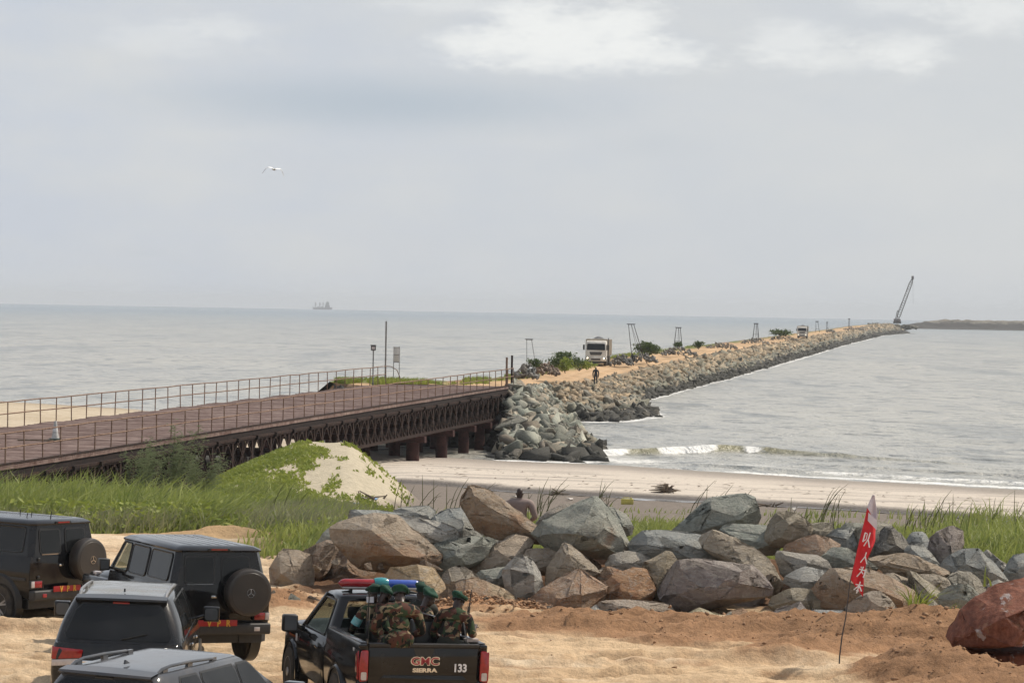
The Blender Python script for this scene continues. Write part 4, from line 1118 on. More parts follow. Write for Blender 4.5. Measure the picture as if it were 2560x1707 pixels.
# heaps of rubble on the far shoulder of the jetty
HEAPS = [ # px0, px1, base py, top py, D, colour, label
 (1284, 1345, 944, 908, 232, (.17, .17, .17), 'low heap of grey stones just beyond the end of the bridge'),
 (1330, 1398, 934, 904, 244, (.22, .125, .085), 'reddish brown heap of earth and stones beside the near end of the jetty road'),
 (1526, 1582, 910, 884, 322, (.15, .155, .16), 'dark grey heap of stones directly right of the nearer dump truck'),
 (1574, 1644, 903, 881, 334, (.13, .135, .14), 'dark grey heap of stones right of the lattice mast by the truck'),
 (1652, 1742, 886, 866, 385, (.16, .155, .155), 'grey heap of stones below the third lattice mast'),
 (1766, 1842, 869, 855, 480, (.19, .16, .14), 'brownish heap of rubble left of the distant dump truck'),
 (1853, 1922, 857, 843, 560, (.17, .17, .17), 'grey heap of rubble at the foot of the small far mast'),
 (1925, 1990, 849, 838, 640, (.20, .18, .14), 'low heap of rubble just left of the distant dump truck'),
 (2065, 2088, 829, 823, 830, (.19, .18, .17), 'little pale heap of rubble beyond the distant dump truck'),
 (2110, 2160, 824, 816, 1000, (.17, .16, .15), 'faint heap of rubble two thirds along the jetty'),
]
def heaps():
    rr = random.Random(77)
    for px0, px1, yb, yt, D, col, label in HEAPS:
        a = atD(px0, yb, D); b = atD(px1, yb, D); top = atD((px0 + px1) / 2, yt, D).z
        w = (b.x - a.x); cx = (a.x + b.x) / 2; h = top - a.z; V = []; Fc = []; n = 0
        ks = max(.5, h * .42)
        protos = []
        for me in RV2:
            v = np.array([p.co[:] for p in me.vertices]); tri = []
            for q in (tuple(p.vertices) for p in me.polygons):
                for k in range(1, len(q) - 1): tri.append((q[0], q[k], q[k + 1]))
            protos.append((v, np.array(tri)))
        for i in range(110):
            x = rr.uniform(-.5, .5); y = rr.uniform(-.5, .5)
            env = max(0, 1 - (abs(x) * 1.9) ** 2.2) * max(0, 1 - (abs(y) * 1.9) ** 2) * (1 + .25 * mn.noise(Vector((x * 4 + D, y * 3, 0))))
            z = rr.uniform(0, 1) ** .5 * env * h * .92
            v, f = protos[rr.randrange(8)]; k = ks * rr.uniform(.6, 1.4)
            M = np.array(Euler((rr.uniform(-3, 3), rr.uniform(-3, 3), rr.uniform(0, 6.28))).to_matrix())
            q = (v * k) @ M.T
            V.append(q + np.array([x * w, y * min(w, 6), z])); Fc.append(f + n); n += len(v)
        me = np_mesh('rubble_heap', np.concatenate(V), np.concatenate(Fc), smooth=False)
        me.materials.append(ROCK)
        o = link('rubble_heap', me, None, loc=(cx, D, a.z)); o.color = col + (.1 if col[0] < .2 else .5,)
        tag(o, label, 'rubble heap', 'rubble heaps along the jetty road')
heaps()

# ------------------------------------------------------------------ bridge
NB0 = Vector((-22.6, 90.6)); NBd = (Vector((.2, 193.9)) - Vector((-19.25, 105.8))).normalized(); NBL = (Vector((.2, 193.9)) - NB0).length
def bz(t):            # deck height along the near edge, t in metres from NB0
    f = (t - 15) / 90.0
    return -.23 + .93 * max(-.2, f) ** 1.0 if f > 0 else -.23 + .93 * max(-.2, f) * .3
FB0 = Vector((-33.6, 91.5)); FB1 = Vector((-8.8, 192.3))
def npt(t, off=0.0, z=0.0):
    """point along the near edge, off metres to its left (away from the camera side)"""
    n = Vector((-NBd.y, NBd.x))
    p = NB0 + NBd * t + n * off
    return Vector((p.x, p.y, bz(t) + z))
def fpt(t, z=0.0):    # opposite edge at the same station
    f = t / NBL; p = FB0 + (FB1 - FB0) * f
    return Vector((p.x, p.y, bz(t) + z))
bridge = empty('steel_bridge', npt(0), 0, 'rusty steel panel bridge with wide plank deck and pipe railings leading to the jetty', 'bridge')
BL = npt(0)
def bpart(b, name, mat, ang=35, **k):
    o = b.build(name, mat, None, ang, **k); o.parent = bridge; o.matrix_parent_inverse = Matrix.Identity(4)
    return o
def L(p): return Vector(p) - BL
def build_bridge():
    rr = random.Random(4)
    # deck panels
    PL = 2.0; n = int(NBL / PL)
    for i in range(n):
        t0, t1 = i * PL, (i + 1) * PL - .02
        b = MB()
        st = .22 * (i % 3)
        a0, a1 = L(npt(t0)), L(npt(t1)); c0, c1 = L(fpt(t0)), L(fpt(t1))
        d0 = (c0 - a0).normalized(); zj = rr.uniform(-.012, .012)
        c0 = c0 + d0 * st; c1 = c1 + d0 * st
        # corrugated plates: eight ribs across each panel
        rows = []
        nr = 10
        for k in range(nr):
            f0 = k / nr; f1 = (k + .93) / nr
            p0, p1 = a0.lerp(a1, f0), a0.lerp(a1, f1); q0, q1 = c0.lerp(c1, f0), c0.lerp(c1, f1)
            up = Vector((0, 0, .03 + zj + rr.uniform(-.006, .012)))
            b.plate([p0 + up, p1 + up, q1 + up, q0 + up], .07, (0, 0, -1))
        up = Vector((0, 0, -.045 + zj))
        b.plate([a0 + up, a1 + up, c1 + up, c0 + up], .09, (0, 0, -1))
        bpart(b, 'deck_panel', MATS['deck_plate'])
    # stringers and cross beams below the deck
    for off in (.12, 3.2, 6.2, 9.2):
        b = MB(); pts = [npt(t, off) for t in np.linspace(0, NBL, 9)]
        for p, q in zip(pts, pts[1:]):
            b.bar(L(p) + Vector((0, 0, -.28)), L(q) + Vector((0, 0, -.28)), .12, .26)
        bpart(b, 'stringer', MATS['dark_beam'])
    k = 0; t = .4
    while t < NBL:
        b = MB(); a, c = L(npt(t, -.22, -.5)), L(npt(t, 9.6, -.5))
        b.bar(a, c, .14, .22); b.bar(a + Vector((0, 0, .1)), c + Vector((0, 0, .1)), .24, .03); b.bar(a - Vector((0, 0, .1)), c - Vector((0, 0, .1)), .24, .03)
        bpart(b, 'cross_beam', MATS['dark_beam']); t += 3.05
    # bailey type truss panels, two planes at the near side, one at the far side
    P = 3.05; H = 1.5
    def panel_mesh():
        b = MB()
        for z in (0, H):
            b.bar((0, 0, z), (0, P, z), .10, .10); b.bar((.06, 0, z), (.06, P, z), .03, .13)
        for y in (.05, P / 2, P - .05): b.bar((0, y, 0), (0, y, H), .08, .10)
        for y0 in (0, P / 2):
            y1 = y0 + P / 4; y2 = y0 + P / 2
            for (p, q) in (((y0 + .05, H / 2), (y1, H)), ((y1, H), (y2 - .05, H / 2)), ((y0 + .05, H / 2), (y1, 0)), ((y1, 0), (y2 - .05, H / 2))):
                b.bar((0, p[0], p[1]), (0, q[0], q[1]), .06, .075)
            b.box((-.05, y1 - .13, H - .2), (.05, y1 + .13, H)); b.box((-.05, y1 - .13, 0), (.05, y1 + .13, .2))
        o = b.build('truss_panel', MATS['rusty_steel'])
        me = o.data; bpy.data.objects.remove(o); return me
    pm = panel_mesh()
    for off in (.0, .45, .9, 8.6):
        t = 0.0; i = 0
        while t < NBL - 1.5:
            a, c = npt(t, off, -.42 - H - .12), npt(min(t + P, NBL), off, -.42 - H - .12)
            o = bpy.data.objects.new('truss_panel', pm); COL.objects.link(o); o.parent = bridge
            o.location = L(a); d = c - a
            o.rotation_euler = (math.atan2(d.z, math.hypot(d.x, d.y)), 0, math.atan2(-d.x, d.y))
            t += P; i += 1
    # bottom flange rails along the near truss
    b = MB(); pts = [npt(t, -.06, -2.09) for t in np.linspace(0, NBL, 9)]
    for p, q in zip(pts, pts[1:]): b.bar(L(p), L(q), .16, .10)
    bpart(b, 'bottom_chord', MATS['rusty_rail'] if False else MATS['rusty_steel'])
    b = MB(); pts = [npt(t, -.05, -.46) for t in np.linspace(0, NBL, 9)]
    for p, q in zip(pts, pts[1:]): b.bar(L(p), L(q), .14, .12)
    bpart(b, 'top_chord', MATS['rusty_steel'])
    # kerb edge along the near side
    b = MB(); pts = [npt(t, .06, .07) for t in np.linspace(0, NBL, 9)]
    for p, q in zip(pts, pts[1:]): b.bar(L(p), L(q), .14, .08)
    bpart(b, 'deck_edge_beam', MATS['rusty_steel'])
    # end plate of the near truss at the jetty
    b = MB(); b.bar(L(npt(NBL + .15, -.25, -1.1)), L(npt(NBL + .15, 1.6, -1.1)), .12, 2.1)
    bpart(b, 'end_plate', MATS['dark_beam'])
    b = MB(); b.bar(L(npt(NBL + .1, 1.6, -1.1)), L(npt(NBL + .1, 9.4, -1.1)), .12, 2.1)
    bpart(b, 'end_plate', MATS['dark_beam'])
    # railings
    RH = 1.2
    def rail_run(fn, n, end_drop=False):
        ts = [NBL * i / n for i in range(n + 1)]
        jit = [Vector((rr.uniform(-.03, .03), rr.uniform(-.03, .03), rr.uniform(-.02, .02))) for _ in ts]
        for t, j in zip(ts, jit):
            b = MB(); base = L(fn(t)); top = base + Vector((0, 0, RH)) + j
            b.tube([base + Vector((0, 0, -.05)), top], .030, 6)
            bpart(b, 'railing_post', MATS['rusty_rail'])
        for hgt in (RH, RH * .53):
            b = MB(); b.tube([L(fn(t)) + Vector((0, 0, hgt)) + j * (hgt / RH) for t, j in zip(ts, jit)], .032, 6)
            bpart(b, 'railing_rail', MATS['rusty_rail'])
    rail_run(lambda t: npt(t, .05, .06), 56)
    rail_run(lambda t: fpt(t, .06), 54)
    # curved end of the far railing
    e = fpt(NBL)
    b = MB(); b.tube([L(e) + Vector(v) for v in ((0, 0, 1.26), (.35, .3, 1.24), (.75, .6, 1.0), (.95, .8, .5), (1.0, .9, 0))], .03, 6)
    bpart(b, 'railing_rail', MATS['rusty_rail'])
    # piles in bents with a cap beam on each
    bents = [(1043, 1164, .82), (1114.5, 1151, .76), (1169, 1149, .72), (1209, 1146, .70), (1231, 1143, .66)]
    done = []
    def pile(x, y, ztop, zb, r):
        b = MB(); b.tube([(x - BL.x, y - BL.y, zb - BL.z), (x - BL.x, y - BL.y, ztop - BL.z)], r, 18)
        bpart(b, 'pile', MATS['rusty_pile'])
    for px, py, dia in bents:
        r = ray(px, py); u = r.x / r.y           # line of sight meets the near truss
        A, B_ = NB0, NBd
        s = (u * A.y - A.x) / (B_.x - u * B_.y)
        for off in (.3, 3.4, 6.5, 9.4):
            p = npt(s, off); zt = p.z - 2.15 - .35
            pile(p.x, p.y, zt, -5.0, dia / 2)
        b = MB(); b.bar(L(npt(s, -.5, -2.33)), L(npt(s, 9.9, -2.33)), .5, .40); bpart(b, 'cap_beam', MATS['rusty_pile'])
    for s in (NBL - 44, NBL - 42.7, NBL - 56, NBL - 68, NBL - 80, NBL - 92):
        for off in (.3, 3.4, 6.5, 9.4):
            p = npt(s, off); pile(p.x, p.y, p.z - 2.5, -5.0, .33)
        b = MB(); b.bar(L(npt(s, -.5, -2.33)), L(npt(s, 9.9, -2.33)), .5, .40); bpart(b, 'cap_beam', MATS['rusty_pile'])
build_bridge()

# poles, signs and cone near the bridge
def pole(name, px, py_top, py_base, D, r, mat, label, cat, parts=None, group=None):
    base = atD(px, py_base, D); top = atD(px, py_top, D)
    e = empty(name, base, 0, label, cat, group)
    b = MB(); b.tube([(0, 0, -.3), (0, 0, top.z - base.z)], r, 8); b.build('shaft', MATS[mat], e)
    b = MB(); b.lathe([(r * 1.6, -.05), (r * 1.6, .05)], 10); b.build('collar', MATS[mat], e)
    return e, top.z - base.z
pole('tall_pole', 963, 803, 955, 200, .06, 'grey_pole', 'tall thin grey pole at the far corner of the bridge', 'pole')
e, h = pole('lamp_post', 932, 876, 958, 192, .045, 'grey_pole', 'short post carrying a small dark box beside the far railing', 'post')
b = MB(); b.box((-.17, -.12, h), (.17, .12, h + .36)); b.box((-.2, -.15, h + .34), (.2, .15, h + .39)); b.build('lamp_box', MATS['dark_pole'], e, bevel=.01)
b = MB(); b.box((-.11, -.135, h + .07), (.11, -.115, h + .28)); b.build('lamp_lens', MATS['clear_lens'], e)
def signboard():
    p = atD(990, 956, 203); e = empty('sign_board', p, .1, 'white blank board on two thin legs where the bridge meets the jetty', 'sign')
    for x in (-.2, .22):
        b = MB(); b.tube([(x, 0, -.3), (x, 0, 2.65)], .03, 6); b.build('leg', MATS['grey_pole'], e)
    b = MB(); b.box((-.2, -.03, 1.5), (.22, .0, 2.6)); b.build('panel', MATS['white_board'], e, bevel=.01)
    b = MB()
    for z in (1.5, 2.05, 2.6): b.bar((-.2, -.04, z), (.22, -.04, z), .03, .04)
    b.build('frame', MATS['grey_pole'], e)
signboard()
pole('bridge_end_post', 1266, 893, 962, 192.5, .075, 'rusty_rail', 'left one of two rusty posts at the near corner of the bridge end', 'post', group='posts at the bridge end')
pole('bridge_end_post', 1279, 888, 960, 194.6, .075, 'rusty_steel', 'right and darker one of two posts at the near corner of the bridge end', 'post', group='posts at the bridge end')
def cone():
    p = atD(136, 1101, 100); 
    t = 14.0; q = npt(t, 6.0, .07)
    # stand it on the deck where the line of sight meets the deck
    r = ray(138, 1101); tt = 0
    best = min((abs((CAMZ + r.z * k) - (bz((Vector((r.x * k, r.y * k)) - NB0).dot(NBd)) + .06)), k) for k in np.linspace(80, 140, 601) for k in [k / r.y])
    k = best[1]; q = Vector((r.x * k, r.y * k, bz((Vector((r.x * k, r.y * k)) - NB0).dot(NBd)) + .065))
    e = empty('traffic_cone', q, .3, 'weathered white traffic cone on a dark base standing on the bridge deck', 'traffic cone')
    b = MB(); b.box((-.3, -.3, 0), (.3, .3, .05)); b.box((-.24, -.24, .05), (.24, .24, .09)); b.build('base', MATS['dark_green'], e, bevel=.01)
    b = MB(); b.lathe([(.17, .09), (.15, .2), (.10, .5), (.06, .82), (.05, .86)], 20); b.build('cone_body', MATS['cone_white'], e)
    b = MB(); b.lathe([(.118, .40), (.088, .58), (.09, .58), (.12, .40)], 20); b.build('band', MATS['white_board'], e)
    # loose timber beside it
    r2 = q + Vector((-.75, -.1, -.0)); d = NBd
    b = MB(); b.box((-.95, -.06, 0), (.6, .06, .06)); o = b.build('timber_plank', MATS['driftwood'], None, bevel=.008, loc=q + Vector((-.6, -.55, .0)), rot=(0, 0, .15))
    tag(o, 'dark short plank lying on the deck at the foot of the cone', 'plank')
cone()

# lattice masts standing on the jetty shoulder
def mast(px0, px1, yt, yb, D, label, lean, n=4):
    c_ = (px0 + px1) / 2; h_ = (px1 - px0) * .62; px0, px1 = c_ - h_, c_ + h_
    a = atD((px0 + px1) / 2, yb, D); hgt = atD(0, yt, D).z - atD(0, yb, D).z; w = (px1 - px0) * D / F
    e = empty('lattice_mast', a, 0, label, 'mast', 'lattice masts along the jetty')
    tx = lean * w
    feet = [(-w / 2, -w * .3), (w / 2, -w * .3), (w / 2, w * .4), (-w / 2, w * .4)]
    if n == 2: feet = [(-w / 2, 0), (w / 2, 0)]
    r = max(.024, D * .00008)
    for i, (x, y) in enumerate(feet):
        b = MB(); b.tube([(x, y, -.4), (tx + x * .45, y * .5, hgt)], r, 6); b.build('leg', MATS['dark_pole'], e)
    if n == 4:
        b = MB(); b.tube([(0, 0, 0), (tx, 0, hgt)], r * .8, 6); b.tube([(w * .25, 0, 0), (tx + .03, 0, hgt)], r * .8, 6); b.build('stay', MATS['dark_pole'], e)
    b = MB(); z = hgt * (.33 if n == 4 else .22); f = z / hgt
    q = [(x + (tx + x * .45 - x) * f, y + (y * .5 - y) * f, z) for x, y in feet]
    for p, s in zip(q, q[1:] + q[:1]): b.bar(p, s, r * 1.4)
    b.build('brace', MATS['dark_pole'], e)
    b = MB(); W = w * .36 + r * 2
    b.box((tx - W * .75, -W * .4, hgt), (tx + W * .75, W * .4, hgt + r * 2.2)); b.box((tx - W * .95, -.05, hgt + r * 2), (tx + W * .9, .05, hgt + r * 4)); b.build('head_frame', MATS['dark_pole'], e)
mast(1320, 1342, 850, 936, 240, 'two legged mast with a crossbar beside the reddish rubble heap', -.35, 2)
mast(1583, 1607, 812, 886, 332, 'tallest leaning lattice mast just right of the nearer dump truck', -.62, 4)
mast(1686, 1704, 820, 869, 387, 'straight lattice mast on the grey heap further along the jetty', .0, 4)
mast(1883, 1896, 810, 848, 560, 'small far lattice mast left of the distant dump truck', .0, 4)
mast(2040, 2048, 805, 827, 770, 'tiny lattice mast right beyond the distant dump truck', -.2, 2)
mast(2066, 2070, 807, 824, 830, 'thin far mast on the little pale heap', -.1, 2)
mast(2121, 2124, 798, 819, 1000, 'farthest thin mast before the crane', 0, 2)

# crawler crane at the tip of the jetty
def crane():
    D = 1495; a = atD(2243, 806, D); s = D / F
    e = empty('crawler_crane', a, 0, 'crawler crane with a long lattice boom leaning right at the tip of the jetty', 'crane')
    def P(px, py, y=0): q = atD(px, py, D) - a; return Vector((q.x, y, q.z))
    def truss(b, p, q, w, r, n):
        p, q = Vector(p), Vector(q); d = (q - p).normalized(); x = Vector((d.z, 0, -d.x)); y = Vector((0, 1, 0))
        cs = []
        for sx, sy in ((-1, -1), (1, -1), (1, 1), (-1, 1)):
            wa = lambda f: w * (min(1, .35 + f * 6) if f < .5 else min(1, .3 + (1 - f) * 6))
            cs.append([p.lerp(q, k / n) + (x * sx + y * sy) * wa(k / n) / 2 for k in range(n + 1)])
        for c in cs:
            for u, v in zip(c, c[1:]): b.bar(u, v, r)
        for k in range(n):
            for i in range(4):
                j = (i + 1) % 4; b.bar(cs[i][k], cs[j][k + 1], r * .7)
    b = MB(); truss(b, P(2243, 800), P(2281, 697), 1.6, .20, 18); b.build('boom', MATS['crane_steel'], e)
    b = MB(); b.box(P(2279, 699, -.8), P(2284, 690, .8)); b.build('boom_head', MATS['crane_steel'], e)
    b = MB(); truss(b, P(2240, 801), P(2245, 776), .8, .14, 5); b.build('mast', MATS['crane_steel'], e)
    b = MB(); b.tube([P(2245, 776), P(2281, 697)], .05, 4); b.tube([P(2238, 797), P(2245, 776)], .06, 4); b.tube([P(2282, 697), P(2283, 760)], .04, 4); b.build('cable', MATS['crane_steel'], e)
    b = MB(); b.box(P(2235, 804, -1.6), P(2250, 797, 1.6)); b.box(P(2245, 804, -1.7), P(2251, 799, -.6)); b.build('house', MATS['crane_house'], e, bevel=.1)
    for y in (-1.9, 1.3):
        b = MB(); b.box(P(2234, 808, y), P(2252, 804, y + .7)); b.build('crawler_track', MATS['tyre_rubber'], e, bevel=.2)
    b = MB(); b.box(P(2236, 801.5, -1.63), P(2243, 798.5, -1.6)); b.build('window', MATS['mirror_glass'], e)
crane()

# ship on the horizon
def ship():
    D = 9400; a = atD(806, 771.5, D); k = D / F
    a.z = WZ - D * D / (2 * 6.371e6) - 1.0
    e = empty('cargo_ship', a, 0, 'hazy cargo ship with deck cranes and a stern house on the horizon', 'ship')
    b = MB(); b.plate([(-30 * k / 1.37, 0, 0) if 0 else (-23 * k, 0, 0), (22 * k, 0, 0), (25 * k, 0, 7 * k), (19 * k, 0, 6 * k), (-21 * k, 0, 5.5 * k), (-25 * k, 0, 8 * k)], 12, (0, 1, 0)); b.build('hull', MATS['ship_hull'], e)
    b = MB(); b.box((6 * k, 1, 6 * k), (18 * k, 11, 12 * k)); b.box((8 * k, 2, 12 * k), (16 * k, 10, 18 * k)); b.box((10 * k, 3, 18 * k), (13 * k, 9, 21 * k)); b.build('deck_house', MATS['ship_hull'], e)
    b = MB(); b.box((13.5 * k, 4, 17 * k), (15.5 * k, 8, 20 * k)); b.build('funnel', MATS['ship_hull'], e)
    for x in (-18, -7, 1):
        b = MB(); b.box(((x - .9) * k, 4, 6 * k), ((x + .9) * k, 8, 19 * k)); b.bar((x * k, 6, 18 * k), ((x + 4) * k, 6, 12 * k), 1.0); b.build('deck_crane', MATS['ship_hull'], e)
    b = MB(); b.box((-14 * k, 1, 6 * k), (-9 * k, 11, 8 * k)); b.box((-5 * k, 1, 6 * k), (0 * k, 11, 8.3 * k)); b.build('hatch', MATS['ship_hull'], e)
ship()

# white bird in flight
def bird():
    D = 150; c = atD(685, 424, D)
    e = empty('flying_bird', c, 0, 'white seabird gliding with drooped wings above the sea', 'bird')
    b = MB(); b.lathe([(.002, -.26), (.035, -.22), (.05, -.1), (.055, .02), (.04, .15), (.03, .22), (.035, .26), (.012, .31), (.002, .36)], 12, axis='y')
    b.grid([[(-.05, -.24, 0), (.05, -.24, 0)], [(-.06, -.38, .01), (.06, -.38, .01)]])
    o = b.build('body', MATS['bird_grey'], e)
    def wing(s, mat):
        sp = [(0, .0, .14), (.14, .05, .15), (.30, .06, .14), (.42, -.03, .11), (.50, -.16, .07), (.56, -.28, .02)]
        rows = []
        for i, (x, z, cw) in enumerate(sp):
            x *= .95
            rows.append([(s * x, .06, z + .02), (s * x, .0, z + .035), (s * x, -cw, z), (s * x, -.0, z + .01), (s * x, .06, z + .02)])
        b = MB(); b.grid(rows); w = b.build('wing', MATS[mat], e); return w
    wing(1, 'bird_white'); wing(-1, 'bird_white')
    b = MB(); b.tube([(0, .34, 0), (0, .42, -.01)], [.012, .003], 6); b.build('beak', MATS['bird_dark'], e)
    e.rotation_euler = (.1, .12, .35); e.scale = (1.15,) * 3
bird()

# flag on a thin stick
def flag():
    D = 49.2; base = at(2097, 1688, -.15); D = base.y
    e = empty('banner_flag', base, 0, 'narrow red and white banner on a thin dark stick in front of the boulders', 'flag')
    def P(px, py, y=0.0): q = atD(px, py, D) - base; return Vector((q.x, y, q.z))
    pts = [P(2097, 1688), P(2099, 1640), P(2105, 1590), P(2114, 1545), P(2122, 1480), P(2125, 1455), P(2140, 1395), P(2160, 1320), P(2183, 1237)]
    b = MB(); b.tube(pts, [.013, .013, .012, .011, .010, .010, .009, .008, .006], 8); b.build('stick', MATS['dark_pole'], e)
    # cloth: left edge follows the stick
    left = [(2126, 1448), (2134, 1412), (2143, 1372), (2152, 1335), (2161, 1300), (2167, 1270), (2172, 1255), (2181, 1236)]
    right = [(2158, 1492), (2159, 1430), (2168, 1396), (2178, 1372), (2189, 1352), (2190, 1315), (2192, 1280), (2186, 1237)]
    def lp(arr, f):
        f = f * (len(arr) - 1); i = min(int(f), len(arr) - 2); f -= i
        return (arr[i][0] + (arr[i + 1][0] - arr[i][0]) * f, arr[i][1] + (arr[i + 1][1] - arr[i][1]) * f)
    def cloth(f0, f1, mat, name):
        rows = []
        n = 26
        for i in range(n + 1):
            f = f0 + (f1 - f0) * i / n; a, c = lp(left, f), lp(right, f); row = []
            for k in range(9):
                u = k / 8; w = .05 * math.sin(u * 5 + f * 9) + .03 * math.sin(u * 9 - f * 17)
                row.append(P(a[0] + (c[0] - a[0]) * u, a[1] + (c[1] - a[1]) * u, -.02 - w * u))
            rows.append(row)
        b = MB(); b.grid(rows); o = b.build(name, MATS[mat], e, ang=180)
        md = o.modifiers.new('thickness', 'SOLIDIFY'); md.thickness = .004
        return o
    cloth(0, .735, 'flag_red', 'red_cloth'); cloth(.735, 1, 'flag_white', 'white_cloth')
    # white diagonal where red meets white
    b = MB(); b.plate([P(2168, 1300, -.07), P(2190, 1324, -.085), P(2191, 1300, -.085), P(2170, 1280, -.06)], .004, (0, -1, 0)); b.build('white_cloth', MATS['flag_white'], e)
    # characters, drawn as brush strokes
    G = {
     '1': [((.12, .9), (.10, .3), .11), ((.10, .32), (.36, .48), .08), ((.12, .9), (.36, .84), .07), ((.36, .84), (.38, .5), .07), ((.62, .95), (.60, .55), .10), ((.60, .55), (.30, .05), .09), ((.58, .5), (.92, .02), .12)],
     '2': [((.5, .95), (.48, .6), .11), ((.48, .6), (.10, .08), .10), ((.48, .62), (.92, .05), .13)],
     '3': [((.10, .70), (.88, .66), .10), ((.46, .95), (.40, .55), .11), ((.40, .55), (.08, .08), .09), ((.42, .52), (.66, .38), .09), ((.85, .66), (.76, .10), .11), ((.22, .92), (.32, .80), .09)],
     '4': [((.10, .70), (.90, .72), .09), ((.5, .98), (.48, .02), .11), ((.48, .66), (.08, .25), .09), ((.5, .66), (.92, .25), .12), ((.32, .24), (.68, .25), .08)],
    }
    cells = [('1', 2166, 1346, 24, 40, 13), ('2', 2160, 1392, 20, 32, 14), ('3', 2153, 1428, 24, 32, 15), ('4', 2144, 1466, 24, 32, 16)]
    for ch, cx, cy, w, h, tilt in cells:
        b = MB(); c = P(cx, cy, -.13); tl = math.radians(tilt)
        for (x0, y0), (x1, y1), wd in G[ch]:
            def q(x, y):
                X = (x - .5) * w * D / F; Z = (y - .5) * h * D / F
                return c + Vector((X * math.cos(tl) + Z * math.sin(tl), -(x - .5) * .02, -X * math.sin(tl) * .6 + Z * math.cos(tl)))
            b.bar(q(x0, y0), q(x1, y1), wd * w * D / F * 1.15, .006, up=(0, -1, 0))
        b.build('painted_character', MATS['white_letter'], e)
flag()

# ------------------------------------------------------------------ vegetation
def leaf_material(name, a, b, c):
    t = NT(name)
    f = t.ramp(t.noise(.35, 5, .6), .36, .64); g = t.ramp(t.noise(3.5, 3, .6), .35, .65)
    col = t.mix(f, a, b); col = t.mix(t.math('MULTIPLY', g, .5), col, c)
    t.fin(col, .55, 0, .3)
    tl = t.n('ShaderNodeBsdfTranslucent'); t.l(t.mix(.5, col, b), tl.inputs[0])
    ms = t.n('ShaderNodeMixShader'); ms.inputs[0].default_value = .38
    t.l(t.b.outputs[0], ms.inputs[1]); t.l(tl.outputs[0], ms.inputs[2]); t.l(ms.outputs[0], t.o.inputs[0])
    return t.m
leaf_material('grass_leaf', (.14, .20, .045), (.29, .34, .08), (.46, .44, .18))
leaf_material('dry_leaf', (.20, .22, .11), (.33, .31, .18), (.15, .18, .08))
leaf_material('vine_leaf', (.15, .21, .035), (.28, .33, .06), (.36, .36, .11))
leaf_material('reed_leaf', (.13, .13, .055), (.20, .22, .08), (.09, .085, .05))
leaf_material('bush_leaf', (.05, .085, .028), (.085, .12, .035), (.12, .15, .05))
leaf_material('feather_leaf', (.17, .20, .10), (.24, .27, .15), (.12, .15, .07))
for k_, v_ in list({m_.name: m_ for m_ in bpy.data.materials}.items()): MATS.setdefault(k_, v_)

def blades(name, X, Y, H, W, mat, lean=.35, wind=(.28, .05), seg=3, seed=1, zoff=0.0, Z=None):
    """curved grass blades as one mesh; arrays of root positions, heights and widths"""
    rg = np.random.RandomState(seed); n = len(X)
    Zr = (zg(X, Y) if Z is None else Z) + zoff
    ang = rg.rand(n) * 2 * np.pi; ln = lean * (.3 + rg.rand(n)) * H
    dx = np.cos(ang) * ln + wind[0] * H; dy = np.sin(ang) * ln + wind[1] * H
    wa = rg.rand(n) * np.pi; wx = np.cos(wa) * W / 2; wy = np.sin(wa) * W / 2 * .7
    lv = []
    for k in range(seg + 1):
        f = k / seg; px = X + dx * f ** 1.9; py = Y + dy * f ** 1.9; pz = Zr + H * (f - .22 * f ** 3 * (ln / np.maximum(H, .01) + .4)) - .03 * (k == 0)
        ww = (1 - f) ** .7
        if k < seg:
            lv.append(np.stack([px - wx * ww, py - wy * ww, pz], -1)); lv.append(np.stack([px + wx * ww, py + wy * ww, pz], -1))
        else: lv.append(np.stack([px, py, pz], -1))
    m_ = 2 * seg + 1
    V = np.stack(lv, 1).reshape(-1, 3); b = np.arange(n) * m_
    fs = []
    for k in range(seg - 1):
        a = 2 * k
        fs.append(np.stack([b + a, b + a + 1, b + a + 3], -1)); fs.append(np.stack([b + a, b + a + 3, b + a + 2], -1))
    a = 2 * (seg - 1); fs.append(np.stack([b + a, b + a + 1, b + a + 2], -1))
    me = np_mesh(name, V, np.concatenate(fs))
    return me

def field(n, x0, x1, y0, y1, dens, seed):
    rg = np.random.RandomState(seed)
    y = y0 + (y1 - y0) * rg.rand(n); x = x0 + (x1 - x0) * rg.rand(n)
    k = rg.rand(n) < dens(x, y); return x[k], y[k], rg

